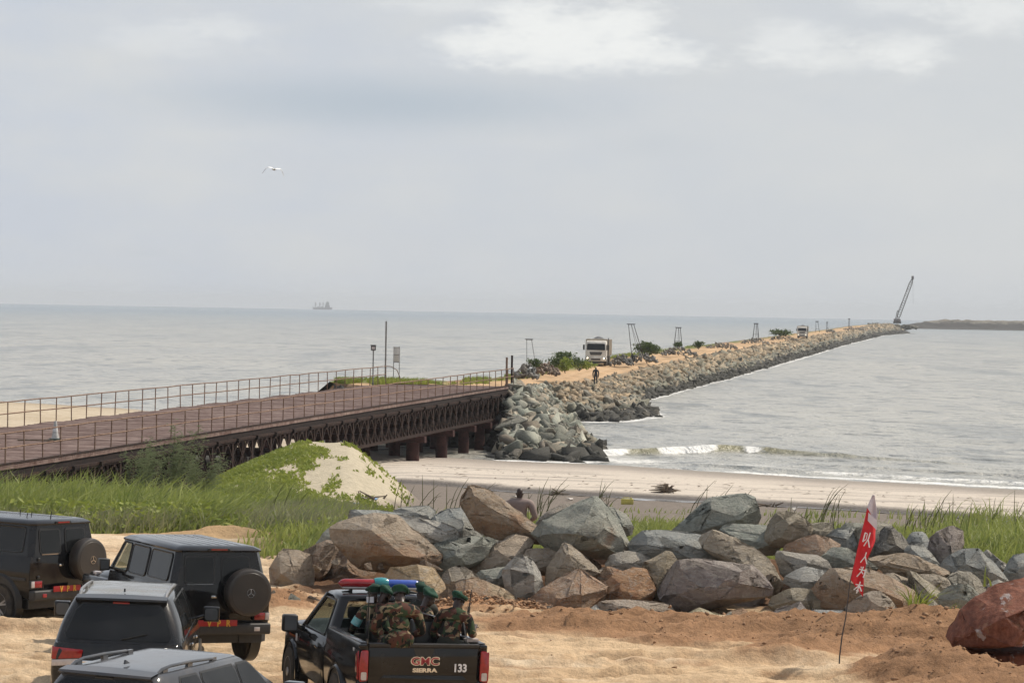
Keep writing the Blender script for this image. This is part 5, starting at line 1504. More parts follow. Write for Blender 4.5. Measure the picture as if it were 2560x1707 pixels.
def grass():
    # tall grass field on the left behind the vehicles
    def dl(x, y):
        u = x / y
        d = sstep(72.3, 73.8, y + 1.1 * fbm(x * .6, y * .6, 3)) * (1 - sstep(-5.8 , -3.6, x + .04 * (y - 75)))
        d = d * (1 - sstep(.25, .9, mound(x, y)))
        d = d * (1 - .75 * sstep(-.1, .3, gauss2(x, y, -8.5, 71.2, 4, 1.6) - .35))
        return np.clip(d, 0, 1) * np.where(np.abs(u + .13) < .09, 1, 0)
    x, y, rg = field(105000, -23, -3, 71.5, 103, dl, 11)
    cl = fbm(x * .35, y * .35, 4); h = (.62 + .75 * np.clip(cl + .35, 0, 1.2)) * (.55 + .6 * rg.rand(len(x))) * sstep(71.8, 76, y)
    h = h * (1 - .35 * sstep(88, 100, y)) + .12
    h = h * np.where(x > -8, .6, 1.0) * np.where(rg.rand(len(x)) < .12, 1.45, 1.0)
    me = blades('tall_grass', x, y, h, .05 + .05 * rg.rand(len(x)), None, seed=2, lean=.6)
    tag(link('tall_grass', me, MATS['grass_leaf']), 'tall green grass in the field behind the parked vehicles', kind='stuff')
    x2, y2, rg = field(52000, -23, -4, 71.8, 100, dl, 12)
    k = fbm(x2 * .25, y2 * .25, 4) + .25 * (y2 < 80) > .0; x2, y2 = x2[k], y2[k]
    me = blades('dry_weeds', x2, y2, .45 + .6 * rg.rand(len(x2)), .03 + .02 * rg.rand(len(x2)), None, seed=3, lean=.6)
    tag(link('dry_weeds', me, MATS['dry_leaf']), 'dull drier weeds mixed into the tall grass', kind='stuff')
    # broad leaved weeds among the grass
    x3, y3, rg = field(30000, -23, -3, 71.8, 100, dl, 22)
    k = fbm(x3 * .5, y3 * .4, 4) > -.05; x3, y3 = x3[k], y3[k]; n = len(x3)
    P = np.stack([x3 + .1 * rg.randn(n), y3 + .1 * rg.randn(n), zg(x3, y3) + (.15 + .75 * rg.rand(n) ** .8) * np.where(x3 > -8, .6, 1)], -1)
    a = rg.randn(n, 3) * [1, 1, .6]; a /= np.linalg.norm(a, axis=1)[:, None]; b = rg.randn(n, 3); b -= a * (a * b).sum(1)[:, None]; b /= np.linalg.norm(b, axis=1)[:, None]
    s_ = (.05 + .10 * rg.rand(n))[:, None]
    V = np.stack([P - a * s_, P + b * s_ * .4, P + a * s_, P - b * s_ * .4], 1).reshape(-1, 3)
    tag(link('broad_weeds', np_mesh('broad_weeds', V, np.arange(n * 4).reshape(-1, 4)), MATS['vine_leaf']), 'broad leaved weeds growing through the grass field', kind='stuff')
    # lower grass behind the boulders down to the beach
    def dm(x, y):
        a = fbm(x * .22, y * .12, 4)
        d = sstep(64.5, 66, y) * (1 - sstep(80, 104, y + 16 * a)) * sstep(-7.5, -5, x) * (.35 + .65 * sstep(-.15, .15, fbm(x * .5, y * .35, 4)))
        d = np.maximum(d * .95, sstep(64.5, 66, y) * (1 - sstep(100, 117, y)) * sstep(.02, .35, a) * sstep(-7, -5, x) * .75)
        right = sstep(10, 14, x - (y - 66) * .10)
        d = np.maximum(d, right * sstep(63, 64.5, y) * (1 - sstep(96, 104, y)))
        return d * np.where(np.abs(x / y - .06) < .16, 1, 0)
    x, y, rg = field(130000, -8, 24, 63, 118, dm, 13)
    right = sstep(9.5, 14, x - (y - 66) * .10)
    h = (.20 + .26 * rg.rand(len(x)) + .42 * right * (.6 + .6 * rg.rand(len(x)))) * (1 + .6 * np.clip(fbm(x * .4, y * .3, 3), -.5, 1))
    h = h * np.where(rg.rand(len(x)) < .08, 1.7, 1.0)
    me = blades('shore_grass', x, y, h, .04 + .04 * rg.rand(len(x)), None, seed=5, wind=(.22, .0), lean=.6)
    tag(link('shore_grass', me, MATS['grass_leaf']), 'fresh green grass between the boulders and the beach', kind='stuff')
    # creeping vine on the sand mound
    def dv(x, y):
        mh = mound(x, y); n_ = fbm(x * .55, y * .22, 5, .65)
        left = sstep(-6.2, -10, x + .8 * n_)
        front = (1 - sstep(100, 112, y))
        return (mh > .05) * np.clip(.72 * sstep(-.22, .40, n_ + .8 * fbm(x * 1.6, y * .5 + x * .8, 3) * .6 + .36 * left + .22 * front - .10) , 0, 1) * (1 - .93 * sstep(-6.6, -5.4, x) * (y > 108))
    x, y, rg = field(90000, -15, -2.5, 96, 124, dv, 14)
    me = blades('creeping_vine', x, y, .08 + .12 * rg.rand(len(x)), .08 + .08 * rg.rand(len(x)), None, seed=6, seg=2, lean=.9, wind=(0, 0))
    tag(link('creeping_vine', me, MATS['vine_leaf']), 'yellow green vine creeping over the sand mound', kind='stuff')
    # grass spots at the yard edge and on the jetty shoulder
    xs, ys_, zs_, hs = [], [], [], []
    rr = random.Random(3)
    for s0, s1, f0, f1, n, hh in ((5, 9.2, .60, .95, 2600, .35), (0.5, 4, .25, .8, 2400, .5), (9, 13, .8, 1.0, 3000, .4), (13, 17, .86, 1.0, 2200, .5), (8.3, 9.3, .02, .10, 200, .2)):
        for i in range(n):
            s = rr.uniform(s0, s1); f = rr.uniform(f0, f1); c = jlerp(CRN, s); l = jlerp(LFT, s)
            x = c[0] + (l[0] - c[0]) * f; y = c[1] + (l[1] - c[1]) * f
            if mn.noise(Vector((x * .3, y * .12, 5))) < -.08: continue
            lz = c[2] * .6 + .15; z = c[2] + (lz - c[2]) * f + .25 * max(0, f - .75)
            xs.append(x); ys_.append(y); zs_.append(z); hs.append(hh * rr.uniform(.5, 1.3))
    n = len(xs)
    me = blades('jetty_grass', np.array(xs), np.array(ys_), np.array(hs), np.full(n, .10), None, seed=8, seg=2, lean=.6, Z=np.array(zs_))
    tag(link('jetty_grass', me, MATS['vine_leaf']), 'low yellow green grass along the far edge of the jetty road', kind='stuff')
grass()

def reeds():
    """single tall stalks that stand clear of the grass"""
    rr = random.Random(8); V = []; 
    spots = []
    for px, py_b, n in ((1085, 1240, 5), (1130, 1245, 4), (1205, 1235, 3), (1248, 1250, 6), (1335, 1250, 7), (1352, 1250, 5), (1480, 1255, 5), (1500, 1250, 4),
                        (1735, 1285, 6), (1820, 1255, 2), (1985, 1290, 4), (2050, 1290, 6), (2080, 1290, 3), (2290, 1310, 8), (2330, 1310, 4), (2400, 1300, 3), (2500, 1310, 4), (2545, 1310, 3), (400, 1215, 4), (250, 1215, 3), (480, 1215, 3), (640, 1230, 3), (60, 1215, 3), (700, 1320, 3), (1005, 1250, 4)):
        D = rr.uniform(84, 100) if px > 900 else rr.uniform(80, 92)
        b = MB()
        base = atD(px, py_b, D); z0 = zs(base.x, base.y)
        for k in range(n):
            x = rr.uniform(-.45, .45); y = rr.uniform(-.4, .4); h = rr.uniform(1.0, 2.1) * (1 if px > 900 else .9); ln = rr.uniform(-.05, .5) * h
            pts = [(x + ln * f ** 2, y, h * (f - .12 * f ** 3)) for f in (0, .3, .55, .8, 1)]
            b.tube(pts, [.016, .014, .012, .010, .004], 4, cap=False)
            if rr.random() < .5:
                f = .5; b.tube([(x + ln * f * f, y, h * f), (x + ln * f * f + .10, y, h * f + .18), (x + ln * f * f + .26, y, h * f + .22)], [.010, .008, .003], 4, cap=False)
        side = 'left' if px < 900 else ('middle' if px < 1700 else 'right')
        o = b.build('reed_clump', MATS['reed_leaf'], None, loc=(base.x, base.y, z0 - .05))
        side2 = 'leftmost' if px < 300 else ''
        where = {1085: 'just right of the sand mound', 1130: 'behind the pale block with orange cap', 1205: 'behind the raised end of the leaning slab', 1248: 'left of the standing man', 1335: 'right of the standing man', 1352: 'a step further right of the standing man', 1480: 'above the crest of the wedge boulder', 1500: 'just right above the wedge boulder', 1735: 'left of the tallest boulder', 1820: 'above the tallest boulder', 1985: 'above the dark tan boulder', 2050: 'left of the flag tip', 2080: 'closest to the flag tip on its left', 2290: 'densest ones right of the flag', 2330: 'behind the upright mottled boulder', 2400: 'before the beach, between flag and right edge', 2500: 'near the right edge of the picture', 2545: 'at the right edge of the picture', 400: 'under the middle feathery shrub', 250: 'left of the feathery shrubs', 480: 'under the right feathery shrub', 640: 'left foot of the sand mound', 60: 'farthest left under the bridge', 700: 'in front of the sand mound', 1005: 'at the right foot of the sand mound'}[px]
        tag(o, 'thin tall reed stalks ' + where, 'reeds', 'reed clumps'); continue
        tag(o, {'left': 'thin tall reed stalks rising from the tall grass below the bridge', 'middle': 'thin tall reed stalks in front of the beach near the standing man', 'right': 'thin tall reed stalks before the beach on the right of the picture'}[side], 'reeds', 'reed clumps on the %s' % side)
reeds()

def foliage(name, n, rx, ry, rz, size, mat, parent, seed, cz=0.0, clump=9, low=.2):
    rg = np.random.RandomState(seed)
    cc = rg.randn(clump, 3); cc /= np.linalg.norm(cc, axis=1)[:, None]; cc *= (.35 + .45 * rg.rand(clump))[:, None]
    k = rg.randint(0, clump, n); p = cc[k] + rg.randn(n, 3) * .22
    p = p[np.abs(p[:, 2]) < 1.1]; n = len(p)
    p = p * np.array([rx, ry, rz]); p[:, 2] = np.maximum(p[:, 2] + cz, low * rg.rand(n))
    a = rg.randn(n, 3); a /= np.linalg.norm(a, axis=1)[:, None]; b = rg.randn(n, 3); b -= a * (a * b).sum(1)[:, None]; b /= np.linalg.norm(b, axis=1)[:, None]
    s = size * (.6 + .8 * rg.rand(n))[:, None]
    V = np.stack([p - a * s, p + b * s * .45, p + a * s, p - b * s * .45], 1).reshape(-1, 3)
    me = np_mesh(name, V, np.arange(n * 4).reshape(-1, 4)); return link(name, me, MATS[mat], parent)

def bush(px, py_b, D, w, h, n, size, mat, label, seed, z=None):
    p = atD(px, py_b, D)
    if z is not None: p.z = z
    e = empty('bush', p, 0, label, 'bush')
    b = MB(); rr = random.Random(seed)
    for k in range(5):
        a = rr.uniform(0, 6.28); b.tube([(0, 0, -.1), (.2 * w * math.cos(a), .2 * w * math.sin(a), h * .45), (.38 * w * math.cos(a), .38 * w * math.sin(a), h * .8)], [.05, .035, .015], 5)
    b.build('stem', MATS['driftwood'], e)
    foliage('foliage', n, w / 2, w / 2, h / 2, size, mat, e, seed, cz=h * .52, clump=14, low=.1)
bush(1336, 918, 238, 1.3, .8, 500, .10, 'bush_leaf', 'small green bush at the foot of the two legged mast', 4)
bush(1412, 926, 262, 3.4, 1.7, 1700, .13, 'bush_leaf', 'pointed dark green bush left of the nearer dump truck', 5)
bush(1448, 924, 268, 3.0, .9, 1000, .12, 'vine_leaf', 'low yellow green bush just in front of the nearer dump truck', 6)
bush(1413, 930, 256, 1.3, 1.4, 700, .12, 'vine_leaf', 'bright yellow green tuft at the foot of the pointed bush', 16)
bush(1620, 891, 340, 3.4, 1.9, 1500, .16, 'bush_leaf', 'round dark bush on the heap right of the tallest lattice mast', 7)
bush(1695, 869, 386, 1.4, .8, 350, .15, 'bush_leaf', 'small bush inside the legs of the straight lattice mast', 8)
bush(1746, 871, 410, 2.0, 1.2, 450, .17, 'bush_leaf', 'small green bush between the third and fourth masts', 9)
bush(1952, 841, 640, 5.2, 1.7, 700, .28, 'bush_leaf', 'far dark bush left of the distant dump truck', 10)
bush(800, 1262, 112, .9, .8, 500, .08, 'bush_leaf', 'dark little bush at the foot of the sand mound', 12)
for i, (px, D, w, h) in enumerate(((355, 92.5, 1.9, 2.4), (430, 93.5, 2.3, 3.1), (492, 94.5, 1.7, 2.2))):
    p = atD(px, 1200, D); z0 = zs(p.x, p.y)
    e = empty('feathery_shrub', (p.x, p.y, z0), 0, ('left and middling of the three feathery pale shrubs before the bridge truss', 'tallest middle one of the three feathery pale shrubs before the bridge truss', 'right and lowest of the three feathery pale shrubs before the bridge truss')[i], 'shrub', 'feathery shrubs before the bridge')
    b = MB(); rr = random.Random(i); tips = []
    for k in range(9):
        a = rr.uniform(0, 6.28); r = w * rr.uniform(.1, .45); q = (r * math.cos(a) + .2, r * math.sin(a), h * rr.uniform(.75, 1.02))
        b.tube([(0, 0, -.1), (q[0] * .3, q[1] * .3, h * .5), q], [.02, .014, .005], 5); tips.append(q)
    b.build('stem', MATS['reed_leaf'], e)
    rg = np.random.RandomState(i); N = 1500
    tq = np.array(tips)[rg.randint(0, 9, N)]; f = (.35 + .65 * rg.rand(N))[:, None]
    P = tq * np.hstack([f ** 1.5, f ** 1.5, f]) + rg.randn(N, 3) * .13
    a = rg.randn(N, 3) * [1, 1, .5]; a /= np.linalg.norm(a, axis=1)[:, None]; s = .11 * (.5 + rg.rand(N))[:, None]
    V = np.stack([P - a * s, P + a * s * .2 + [0, 0, .012], P + a * s, P + a * s * .2 - [0, 0, .012]], 1).reshape(-1, 3)
    link('foliage', np_mesh('foliage', V, np.arange(N * 4).reshape(-1, 4)), MATS['feather_leaf'], e)
def weed(px, py, D, label, seed, n=26, h=.5):
    p = atD(px, py, D); rg = np.random.RandomState(seed)
    me = blades('weed', rg.randn(n) * .08, rg.randn(n) * .08, h * (.6 + .6 * rg.rand(n)), np.full(n, .05), None, Z=np.zeros(n), seed=seed, lean=.8, wind=(.2, 0))
    o = link('weed', me, MATS['vine_leaf'], loc=p); tag(o, label, 'weed')
weed(2290, 1545, 55.2, 'bright green weed growing between the stones right of the flag', 1, 60, .75)
weed(2370, 1565, 54, 'dry green weed on the crest of the earth bank beside the big red boulder', 2, 40, .5)
weed(2460, 1462, 57, 'single blade of weed before the ribbed blue grey boulder', 3, 4, .5)

# flotsam along the foot of the beach step
def litter():
    rr = random.Random(9)
    items = [(1568, 1262, 'litter_yellow', .55, 'pale yellow jerrycan washed up below the beach step'), (940, 1258, 'litter_blue', .3, 'small blue plastic scrap in the grass below the mound'),
             (905, 1250, 'litter_pale', .4, 'pale board scrap in the grass right of the mound'), (928, 1237, 'driftwood', .7, 'bundle of driftwood sticks right of the sand mound'),
             (1290, 1246, 'litter_pale', .5, 'pale plastic sheet at the step behind the standing man'), (1395, 1240, 'driftwood', .6, 'dark driftwood branch at the beach step'),
             (1425, 1252, 'litter_pale', .4, 'white bottle lying right of the dark driftwood branch'), (1395, 1293, 'litter_yellow', .2, 'tiny yellow scrap in the grass behind the wedge boulder'),
             (1914, 1268, 'driftwood', 1.0, 'brown flat board on the beach step behind the tallest boulder'), (1985, 1278, 'litter_pale', .3, 'pale scrap on the beach step in front of the wet sand'),
             (888, 1262, 'litter_blue', .25, 'pale blue bag half hidden in the grass')]
    for px, py, mat, s, label in items:
        D = float(line_y(atD(px, py, 120).x)) - rr.uniform(.3, 1.8); p = atD(px, py, D)
        for it in range(60):
            q = atD(px, py, D); e = q.z - zs(q.x, q.y)
            if abs(e) < .03: break
            D += max(-2, min(2, e * 10))
        q = atD(px, py, D); b = MB()
        if mat == 'driftwood':
            for k in range(6): b.tube([(rr.uniform(-s, s) * .7, rr.uniform(-.2, .2), rr.uniform(0, .1)), (rr.uniform(-s, s), rr.uniform(-.3, .3), rr.uniform(.05, .35))], [.05, .02], 6)
        elif 'jerry' in label:
            b.box((-.27, -.1, 0), (.27, .12, .24)); b.box((.12, -.05, .24), (.2, .05, .3)); b.bar((-.2, 0, .29), (.1, 0, .29), .04)
        else:
            pts = [(s * .5 * math.cos(a) * rr.uniform(.6, 1.1), s * .4 * math.sin(a), rr.uniform(0, .1)) for a in np.linspace(0, 5.6, 9)]
            b.plate(pts, .03, (0, 0, 1))
        o = b.build('driftwood' if mat == 'driftwood' else 'litter_piece', MATS[mat], None, loc=(q.x, q.y, zs(q.x, q.y) + .01), bevel=.01 if 'jerry' in label else 0)
        tag(o, label, 'driftwood' if mat == 'driftwood' else 'litter')
    # root stump stranded on the beach
    px, py = 1665, 1256; D = 127; q = atD(px, py, D); q.z = zs(q.x, q.y)
    b = MB()
    for k in range(26):
        a = rr.uniform(0, 3.14); l = rr.uniform(.3, .8); b.tube([(0, 0, .05), (l * .5 * math.cos(a) + .1, rr.uniform(-.3, .3), l * .5 * math.sin(a) + .05), (l * math.cos(a) * 1.1, rr.uniform(-.4, .4), max(.02, l * math.sin(a) * .6))], [.09, .05, .015], 5)
    o = b.build('driftwood', MATS['driftwood'], None, loc=q); tag(o, 'tangled brown root stump stranded on the beach', 'driftwood')
    # dark flecks of weed on the dry sand
    V = []; Fc = []; n = 0
    for i in range(260):
        x = rr.uniform(-5, 30); y = float(line_y(x)) + rr.uniform(1, 28); s = rr.uniform(.05, .28); z = zs(x, y) + .012
        a = rr.uniform(0, 3); ca, sa = math.cos(a), math.sin(a)
        for dx, dy in ((-s, 0), (0, -s * .3), (s, 0), (0, s * .3)): V.append((x + dx * ca - dy * sa, y + dx * sa + dy * ca, z + rr.uniform(0, .04)))
        Fc.append((n, n + 1, n + 2, n + 3)); n += 4
    tag(link('sea_wrack', np_mesh('sea_wrack', V, Fc, smooth=False), MATS['driftwood']), 'dark flecks of sea wrack scattered over the beach', kind='stuff')
litter()

# ------------------------------------------------------------------ vehicles
def text(name, s, size, mat, parent, loc, rot, depth=.006, bold=0.0, sx=1.0):
    cu = bpy.data.curves.new('t', 'FONT'); cu.body = s; cu.size = size; cu.extrude = depth; cu.offset = bold
    cu.align_x = 'CENTER'; cu.align_y = 'CENTER'; cu.resolution_u = 3
    tmp = bpy.data.objects.new('t', cu); COL.objects.link(tmp)
    dg = bpy.context.evaluated_depsgraph_get(); me = bpy.data.meshes.new_from_object(tmp.evaluated_get(dg))
    bpy.data.objects.remove(tmp); me.name = name; me.materials.clear()
    o = link(name, me, MATS[mat], parent, loc, rot); o.scale = (sx, 1, 1); return o

def wheel(parent, x, y, r, w, style, seg=28):
    s = 1 if x > 0 else -1
    b = MB()
    b.lathe([(r * .60, -w / 2), (r * .80, -w / 2 - .004), (r * .95, -w * .47), (r, -w * .36), (r, w * .36), (r * .95, w * .47), (r * .80, w / 2 + .004), (r * .60, w / 2)], seg, axis='x')
    for k in range(seg * 2):      # tread blocks
        a = 2 * PI * k / (seg * 2)
        c = Vector((0, math.cos(a), math.sin(a)))
        for xo in (-.3, .02, .3):
            p = c * (r + .004) + Vector((xo * w, 0, 0)); b.bar(p - Vector((w * .11, 0, 0)), p + Vector((w * .11, 0, 0)), r * .055, .012, up=c)
    o = b.build('wheel', MATS['tyre_rubber'], parent, loc=(x, y, r))
    b = MB(); e = s * (w / 2 - .01)
    b.lathe([(r * .62, e), (r * .60, e + s * .012), (r * .56, e + s * .004), (r * .54, e - s * .07), (r * .3, e - s * .09), (.001, e - s * .09)], seg, axis='x')
    if style == 'alloy':
        for k in range(5):
            a = 2 * PI * k / 5 + .3
            for da in (-.16, .16):
                p = Vector((e - s * .005, math.cos(a) * r * .12, math.sin(a) * r * .12)); q = Vector((e - s * .0, math.cos(a + da) * r * .57, math.sin(a + da) * r * .57))
                b.bar(p, q, r * .085, .03, up=(s, 0, 0))
        b.lathe([(r * .17, e - s * .07), (r * .16, e + s * .005), (.001, e + s * .01)], 14, axis='x')
    else:
        b.lathe([(r * .5, e - s * .08), (r * .48, e - s * .03), (r * .3, e - s * .012), (r * .2, e - s * .03), (r * .17, e + s * .02), (.001, e + s * .03)], seg, axis='x')
    b.build('rim', MATS['alloy' if style == 'alloy' else 'steel_wheel'], o)
    b = MB()
    if style == 'alloy':
        b.lathe([(r * .55, e - s * .068), (.001, e - s * .085)], 18, axis='x')
    else:
        for k in range(12):
            a = 2 * PI * k / 12; c = Vector((e - s * .018, math.cos(a) * r * .405, math.sin(a) * r * .405))
            b.lathe([(r * .055, -.004), (r * .055, .006)], 8, axis='x', cen=c)
    b.build('rim_recess', MATS['dark_trim'], o)
    return o

def arch(parent, x, y, r, z, w, mat='dark_trim', flare=None, fm='black_plastic'):
    """dark wheel well and the lip round it"""
    s = 1 if x > 0 else -1
    b = MB(); b.lathe([(.001, -.17), (r, -.17), (r, .0), (.001, .0)] if s > 0 else [(.001, .17), (r, .17), (r, .0), (.001, 0)], 30, axis='x', cen=(x + s * .004, y, z))
    b.build('wheel_well', MATS[mat], parent)
    if flare:
        rows = []
        for k in range(19):
            a = -0.15 + (PI + .3) * k / 18; c, d = math.cos(a), math.sin(a)
            rows.append([(x - s * .03, y + c * (r - .01), z + d * (r - .01)), (x + s * flare, y + c * (r - .005), z + d * (r - .005)), (x + s * flare, y + c * (r + .035), z + d * (r + .035)), (x - s * .03, y + c * (r + .09), z + d * (r + .09))])
        b = MB(); b.grid(rows, closed=True); b.build('wheel_arch', MATS[fm], parent)

def rrect(x0, z0, x1, z1, r, n=4):
    pts = []
    for cx, cz, a0 in ((x1 - r, z1 - r, 0), (x0 + r, z1 - r, PI / 2), (x0 + r, z0 + r, PI), (x1 - r, z0 + r, 1.5 * PI)):
        for k in range(n + 1):
            a = a0 + PI / 2 * k / n; pts.append((cx + r * math.cos(a), cz + r * math.sin(a)))
    return pts

def rpoly(pts, r, n=3):
    """round the corners of a polygon"""
    out = []; N = len(pts)
    for i in range(N):
        p = Vector(pts[i]); a = Vector(pts[i - 1]) - p; c = Vector(pts[(i + 1) % N]) - p
        ra = min(r, a.length * .45); rc = min(r, c.length * .45)
        p0 = p + a.normalized() * ra; p1 = p + c.normalized() * rc
        for k in range(n + 1):
            t = k / n; out.append(tuple(p0 * (1 - t) ** 2 + p * 2 * t * (1 - t) + p1 * t * t))
    return out

def gwagon(pm):
    e = empty('off_road_car', (0, 0, 0))
    body = MB()
    prof = [(.0, .52), (.80, .52), (.865, .62), (.88, .80), (.88, 1.06), (.865, 1.18), (.845, 1.30), (0, 1.30)]
    def st(y, top=None, w=1.0):
        half = [(x * w, min(z, top) if top else z) for x, z in prof]
        return [(x, y, z) for x, z in half] + [(-x, y, z) for x, z in half[::-1][1:-1]]
    V = body.grid([st(-2.10), st(-1.0), st(0.86)], closed=True)
    body.bm.faces.new(V[0][::-1]); body.bm.faces.new(V[-1])
    body.build('body', MATS[pm], e, ang=28, bevel=.012)
    h = MB(); hp = [(0, .55), (.80, .55), (.80, 1.05), (.74, 1.16), (.55, 1.23), (0, 1.25)]
    def sh(y, dz=0): 
        q = [(x, z + (dz if z > 1 else 0)) for x, z in hp]; return [(x, y, z) for x, z in q] + [(-x, y, z) for x, z in q[::-1][1:-1]]
    V = h.grid([sh(.86), sh(1.6, -.01), sh(2.14, -.03)], closed=True); h.bm.faces.new(V[-1]); h.bm.faces.new(V[0][::-1])
    h.build('bonnet', MATS[pm], e, bevel=.015)
    for s in (-1, 1):
        b = MB(); b.box((s * .70 - .19, .95, .62), (s * .70 + .19, 2.14, 1.12)); b.build('front_wing', MATS[pm], e, bevel=.05, seg=3)
        b = MB(); b.box((s * .72 - .05, 1.72, 1.12), (s * .72 + .05, 1.92, 1.185)); b.build('indicator', MATS['clear_lens'], e, bevel=.015)
        b = MB(); b.lathe([(.13, 0), (.13, .02), (.11, .035), (.001, .04)], 20, axis='y', cen=(s * .58, 2.13, .93)); b.build('headlight', MATS['clear_lens'], e)
    b = MB(); b.box((-.40, 2.13, .76), (.40, 2.16, 1.08)); b.build('grille', MATS['dark_trim'], e, bevel=.01)
    # glasshouse
    zb, zt = 1.30, 1.865
    def ring(z):
        f = (z - zb) / (zt - zb); w = .845 - .115 * f; yr = -2.10 + .075 * f; yf = .86 - .42 * f
        return [(w, yf, z), (w, yr + .11, z), (w - .085, yr, z), (-w + .085, yr, z), (-w, yr + .11, z), (-w, yf, z), (-w + .06, yf + .05, z), (w - .06, yf + .05, z)]
    # window frames: walls built round the openings
    g = MB()
    yb_ = [-2.10 + .11, -1.84, -.96, -.80, -.06, .06, .73, .86]; yt_ = [-2.03 + .11, -1.84, -.96, -.80, -.06, .06, .42, .47]
    zr = [1.295, 1.36, 1.80, 1.865]; zr2 = [1.295, 1.38, 1.80, 1.865]
    for s in (-1, 1):
        for i in range(7):
            for k in range(3):
                if k == 1 and i in (1, 3, 5): continue
                def wp(j, q):
                    z = zr[q]; f = (z - zb) / (zt - zb); y = yb_[j] + (yt_[j] - yb_[j]) * min(1, max(0, (z - 1.36) / .44)) if j >= 6 else yb_[j] + (yt_[j] - yb_[j]) * f
                    return (s * (.845 - .115 * f), y, z)
                g.plate([wp(i, k), wp(i + 1, k), wp(i + 1, k + 1), wp(i, k + 1)], .03, (-s, 0, 0))
    xr = [-.76, -.60, -.12, .04, .50, .76]
    for i in range(5):
        for k in range(3):
            if k == 1 and i in (1, 3): continue
            def wq(j, q):
                z = [1.295, 1.36, 1.76, 1.865][q]; f = (z - zb) / (zt - zb); return (xr[j] * (1 - .15 * f * (abs(xr[j]) > .7)), -2.10 + .075 * f, z)
            g.plate([wq(i, k), wq(i + 1, k), wq(i + 1, k + 1), wq(i, k + 1)], .03, (0, 1, 0))
    for s in (-1, 1):          # chamfered rear corners
        f = 1.0; c0 = [(s * .76, -2.10, 1.295), (s * .845, -1.99, 1.295), (s * .73, -1.92, 1.865), (s * .646, -2.025, 1.865)]
        g.plate(c0, .03, (-s, 1, 0))
    g.build('glasshouse_frame', MATS[pm], e, ang=20)
    r = MB()
    def rr_(ins, z): return [(math.copysign(abs(x) - ins, x), y + (ins if y < 0 else -ins), z) for x, y, _ in ring(zt)]
    V = r.grid([rr_(-.025, zt - .015), rr_(-.03, zt + .012), rr_(-.012, zt + .03), rr_(.06, zt + .068), rr_(.16, zt + .085)], closed=True); r.bm.faces.new(V[-1]); r.bm.faces.new(V[0][::-1])
    r.build('roof', MATS[pm], e, ang=50)
    for x in (-.42, -.25, -.08, .08, .25, .42):
        b = MB(); b.box((x - .03, -1.82, zt + .078), (x + .03, .20, zt + .087)); b.build('roof_rib', MATS[pm], e, bevel=.003)
    def sx(z): return .845 - .115 * (z - zb) / (zt - zb)
    def ry(z): return -2.10 + .075 * (z - zb) / (zt - zb)
    wins = [([(.06, 1.36), (.73, 1.36), (.42, 1.80), (.06, 1.80)], 'clear_glass'), ([(-.80, 1.36), (-.06, 1.36), (-.06, 1.80), (-.80, 1.80)], 'tinted_glass'), ([(-1.84, 1.38), (-.96, 1.38), (-.96, 1.80), (-1.84, 1.80)], 'tinted_glass')]
    for s in (-1, 1):
        for poly, mt in wins:
            pr = rpoly(poly, .06)
            cxy = Vector((sum(p[0] for p in poly) / 4, sum(p[1] for p in poly) / 4))
            seal = [tuple(cxy + (Vector(p) - cxy) * 1.0 + (Vector(p) - cxy).normalized() * .022) for p in pr]
            b = MB(); q_ = [(s * (sx(z) + .006), y, z) for y, z in seal]; b.tube(q_ + q_[:1], .014, 5, cap=False); f = b.build('window_seal', MATS['dark_trim'], e)
            b = MB(); b.plate([(s * (sx(z) + .004), y, z) for y, z in pr], .004, (s, 0, .2)); b.build('window', MATS[mt], e)
        for y in (.0, -.90):
            b = MB(); b.plate([(s * .8805, y, .62), (s * .8805, y + .012, .62), (s * .8805, y + .012, 1.12), (s * .8805, y, 1.12)], .003, (s, 0, 0)); b.build('door_seam', MATS['dark_trim'], e)
        for y in (.12, -.78):
            b = MB(); b.box((s * .89 - .015, y - .08, 1.09), (s * .89 + .015, y + .08, 1.12)); b.build('door_handle', MATS['dark_trim'], e, bevel=.006)
        b = MB(); b.box((s * .885 - .012, -2.02, .86), (s * .885 + .012, .9, .92)); b.build('rub_strip', MATS['black_plastic'], e, bevel=.006)
        b = MB(); b.box((s * .83 - .1, -.95, .40), (s * .83 + .1, .95, .45)); b.build('running_board', MATS['black_plastic'], e, bevel=.02)
        b = MB(); b.box((s * .99 - .1, .68, 1.30), (s * .99 + .09, .80, 1.50)); b.bar((s * .82, .74, 1.33), (s * .93, .74, 1.36), .04); m_ = b.build('wing_mirror', MATS['dark_trim'], e, bevel=.03, seg=3)
        b = MB(); b.box((s * .99 - .075, .674, 1.325), (s * .99 + .065, .679, 1.475)); b.build('mirror_glass', MATS['mirror_glass'], m_)
        arch(e, s * .88, -1.36, .46, .44, .3, flare=.055); arch(e, s * .88, 1.40, .46, .44, .3, flare=.055)
        wheel(e, s * .80, -1.36, .385, .26, 'alloy'); wheel(e, s * .80, 1.40, .385, .26, 'alloy')
    # windscreen
    b = MB(); b.plate([(-.70, .905, 1.36), (.70, .905, 1.36), (.62, .54, 1.82), (-.62, .54, 1.82)], .006, (0, 1, .7)); b.build('windscreen', MATS['clear_glass'], e)
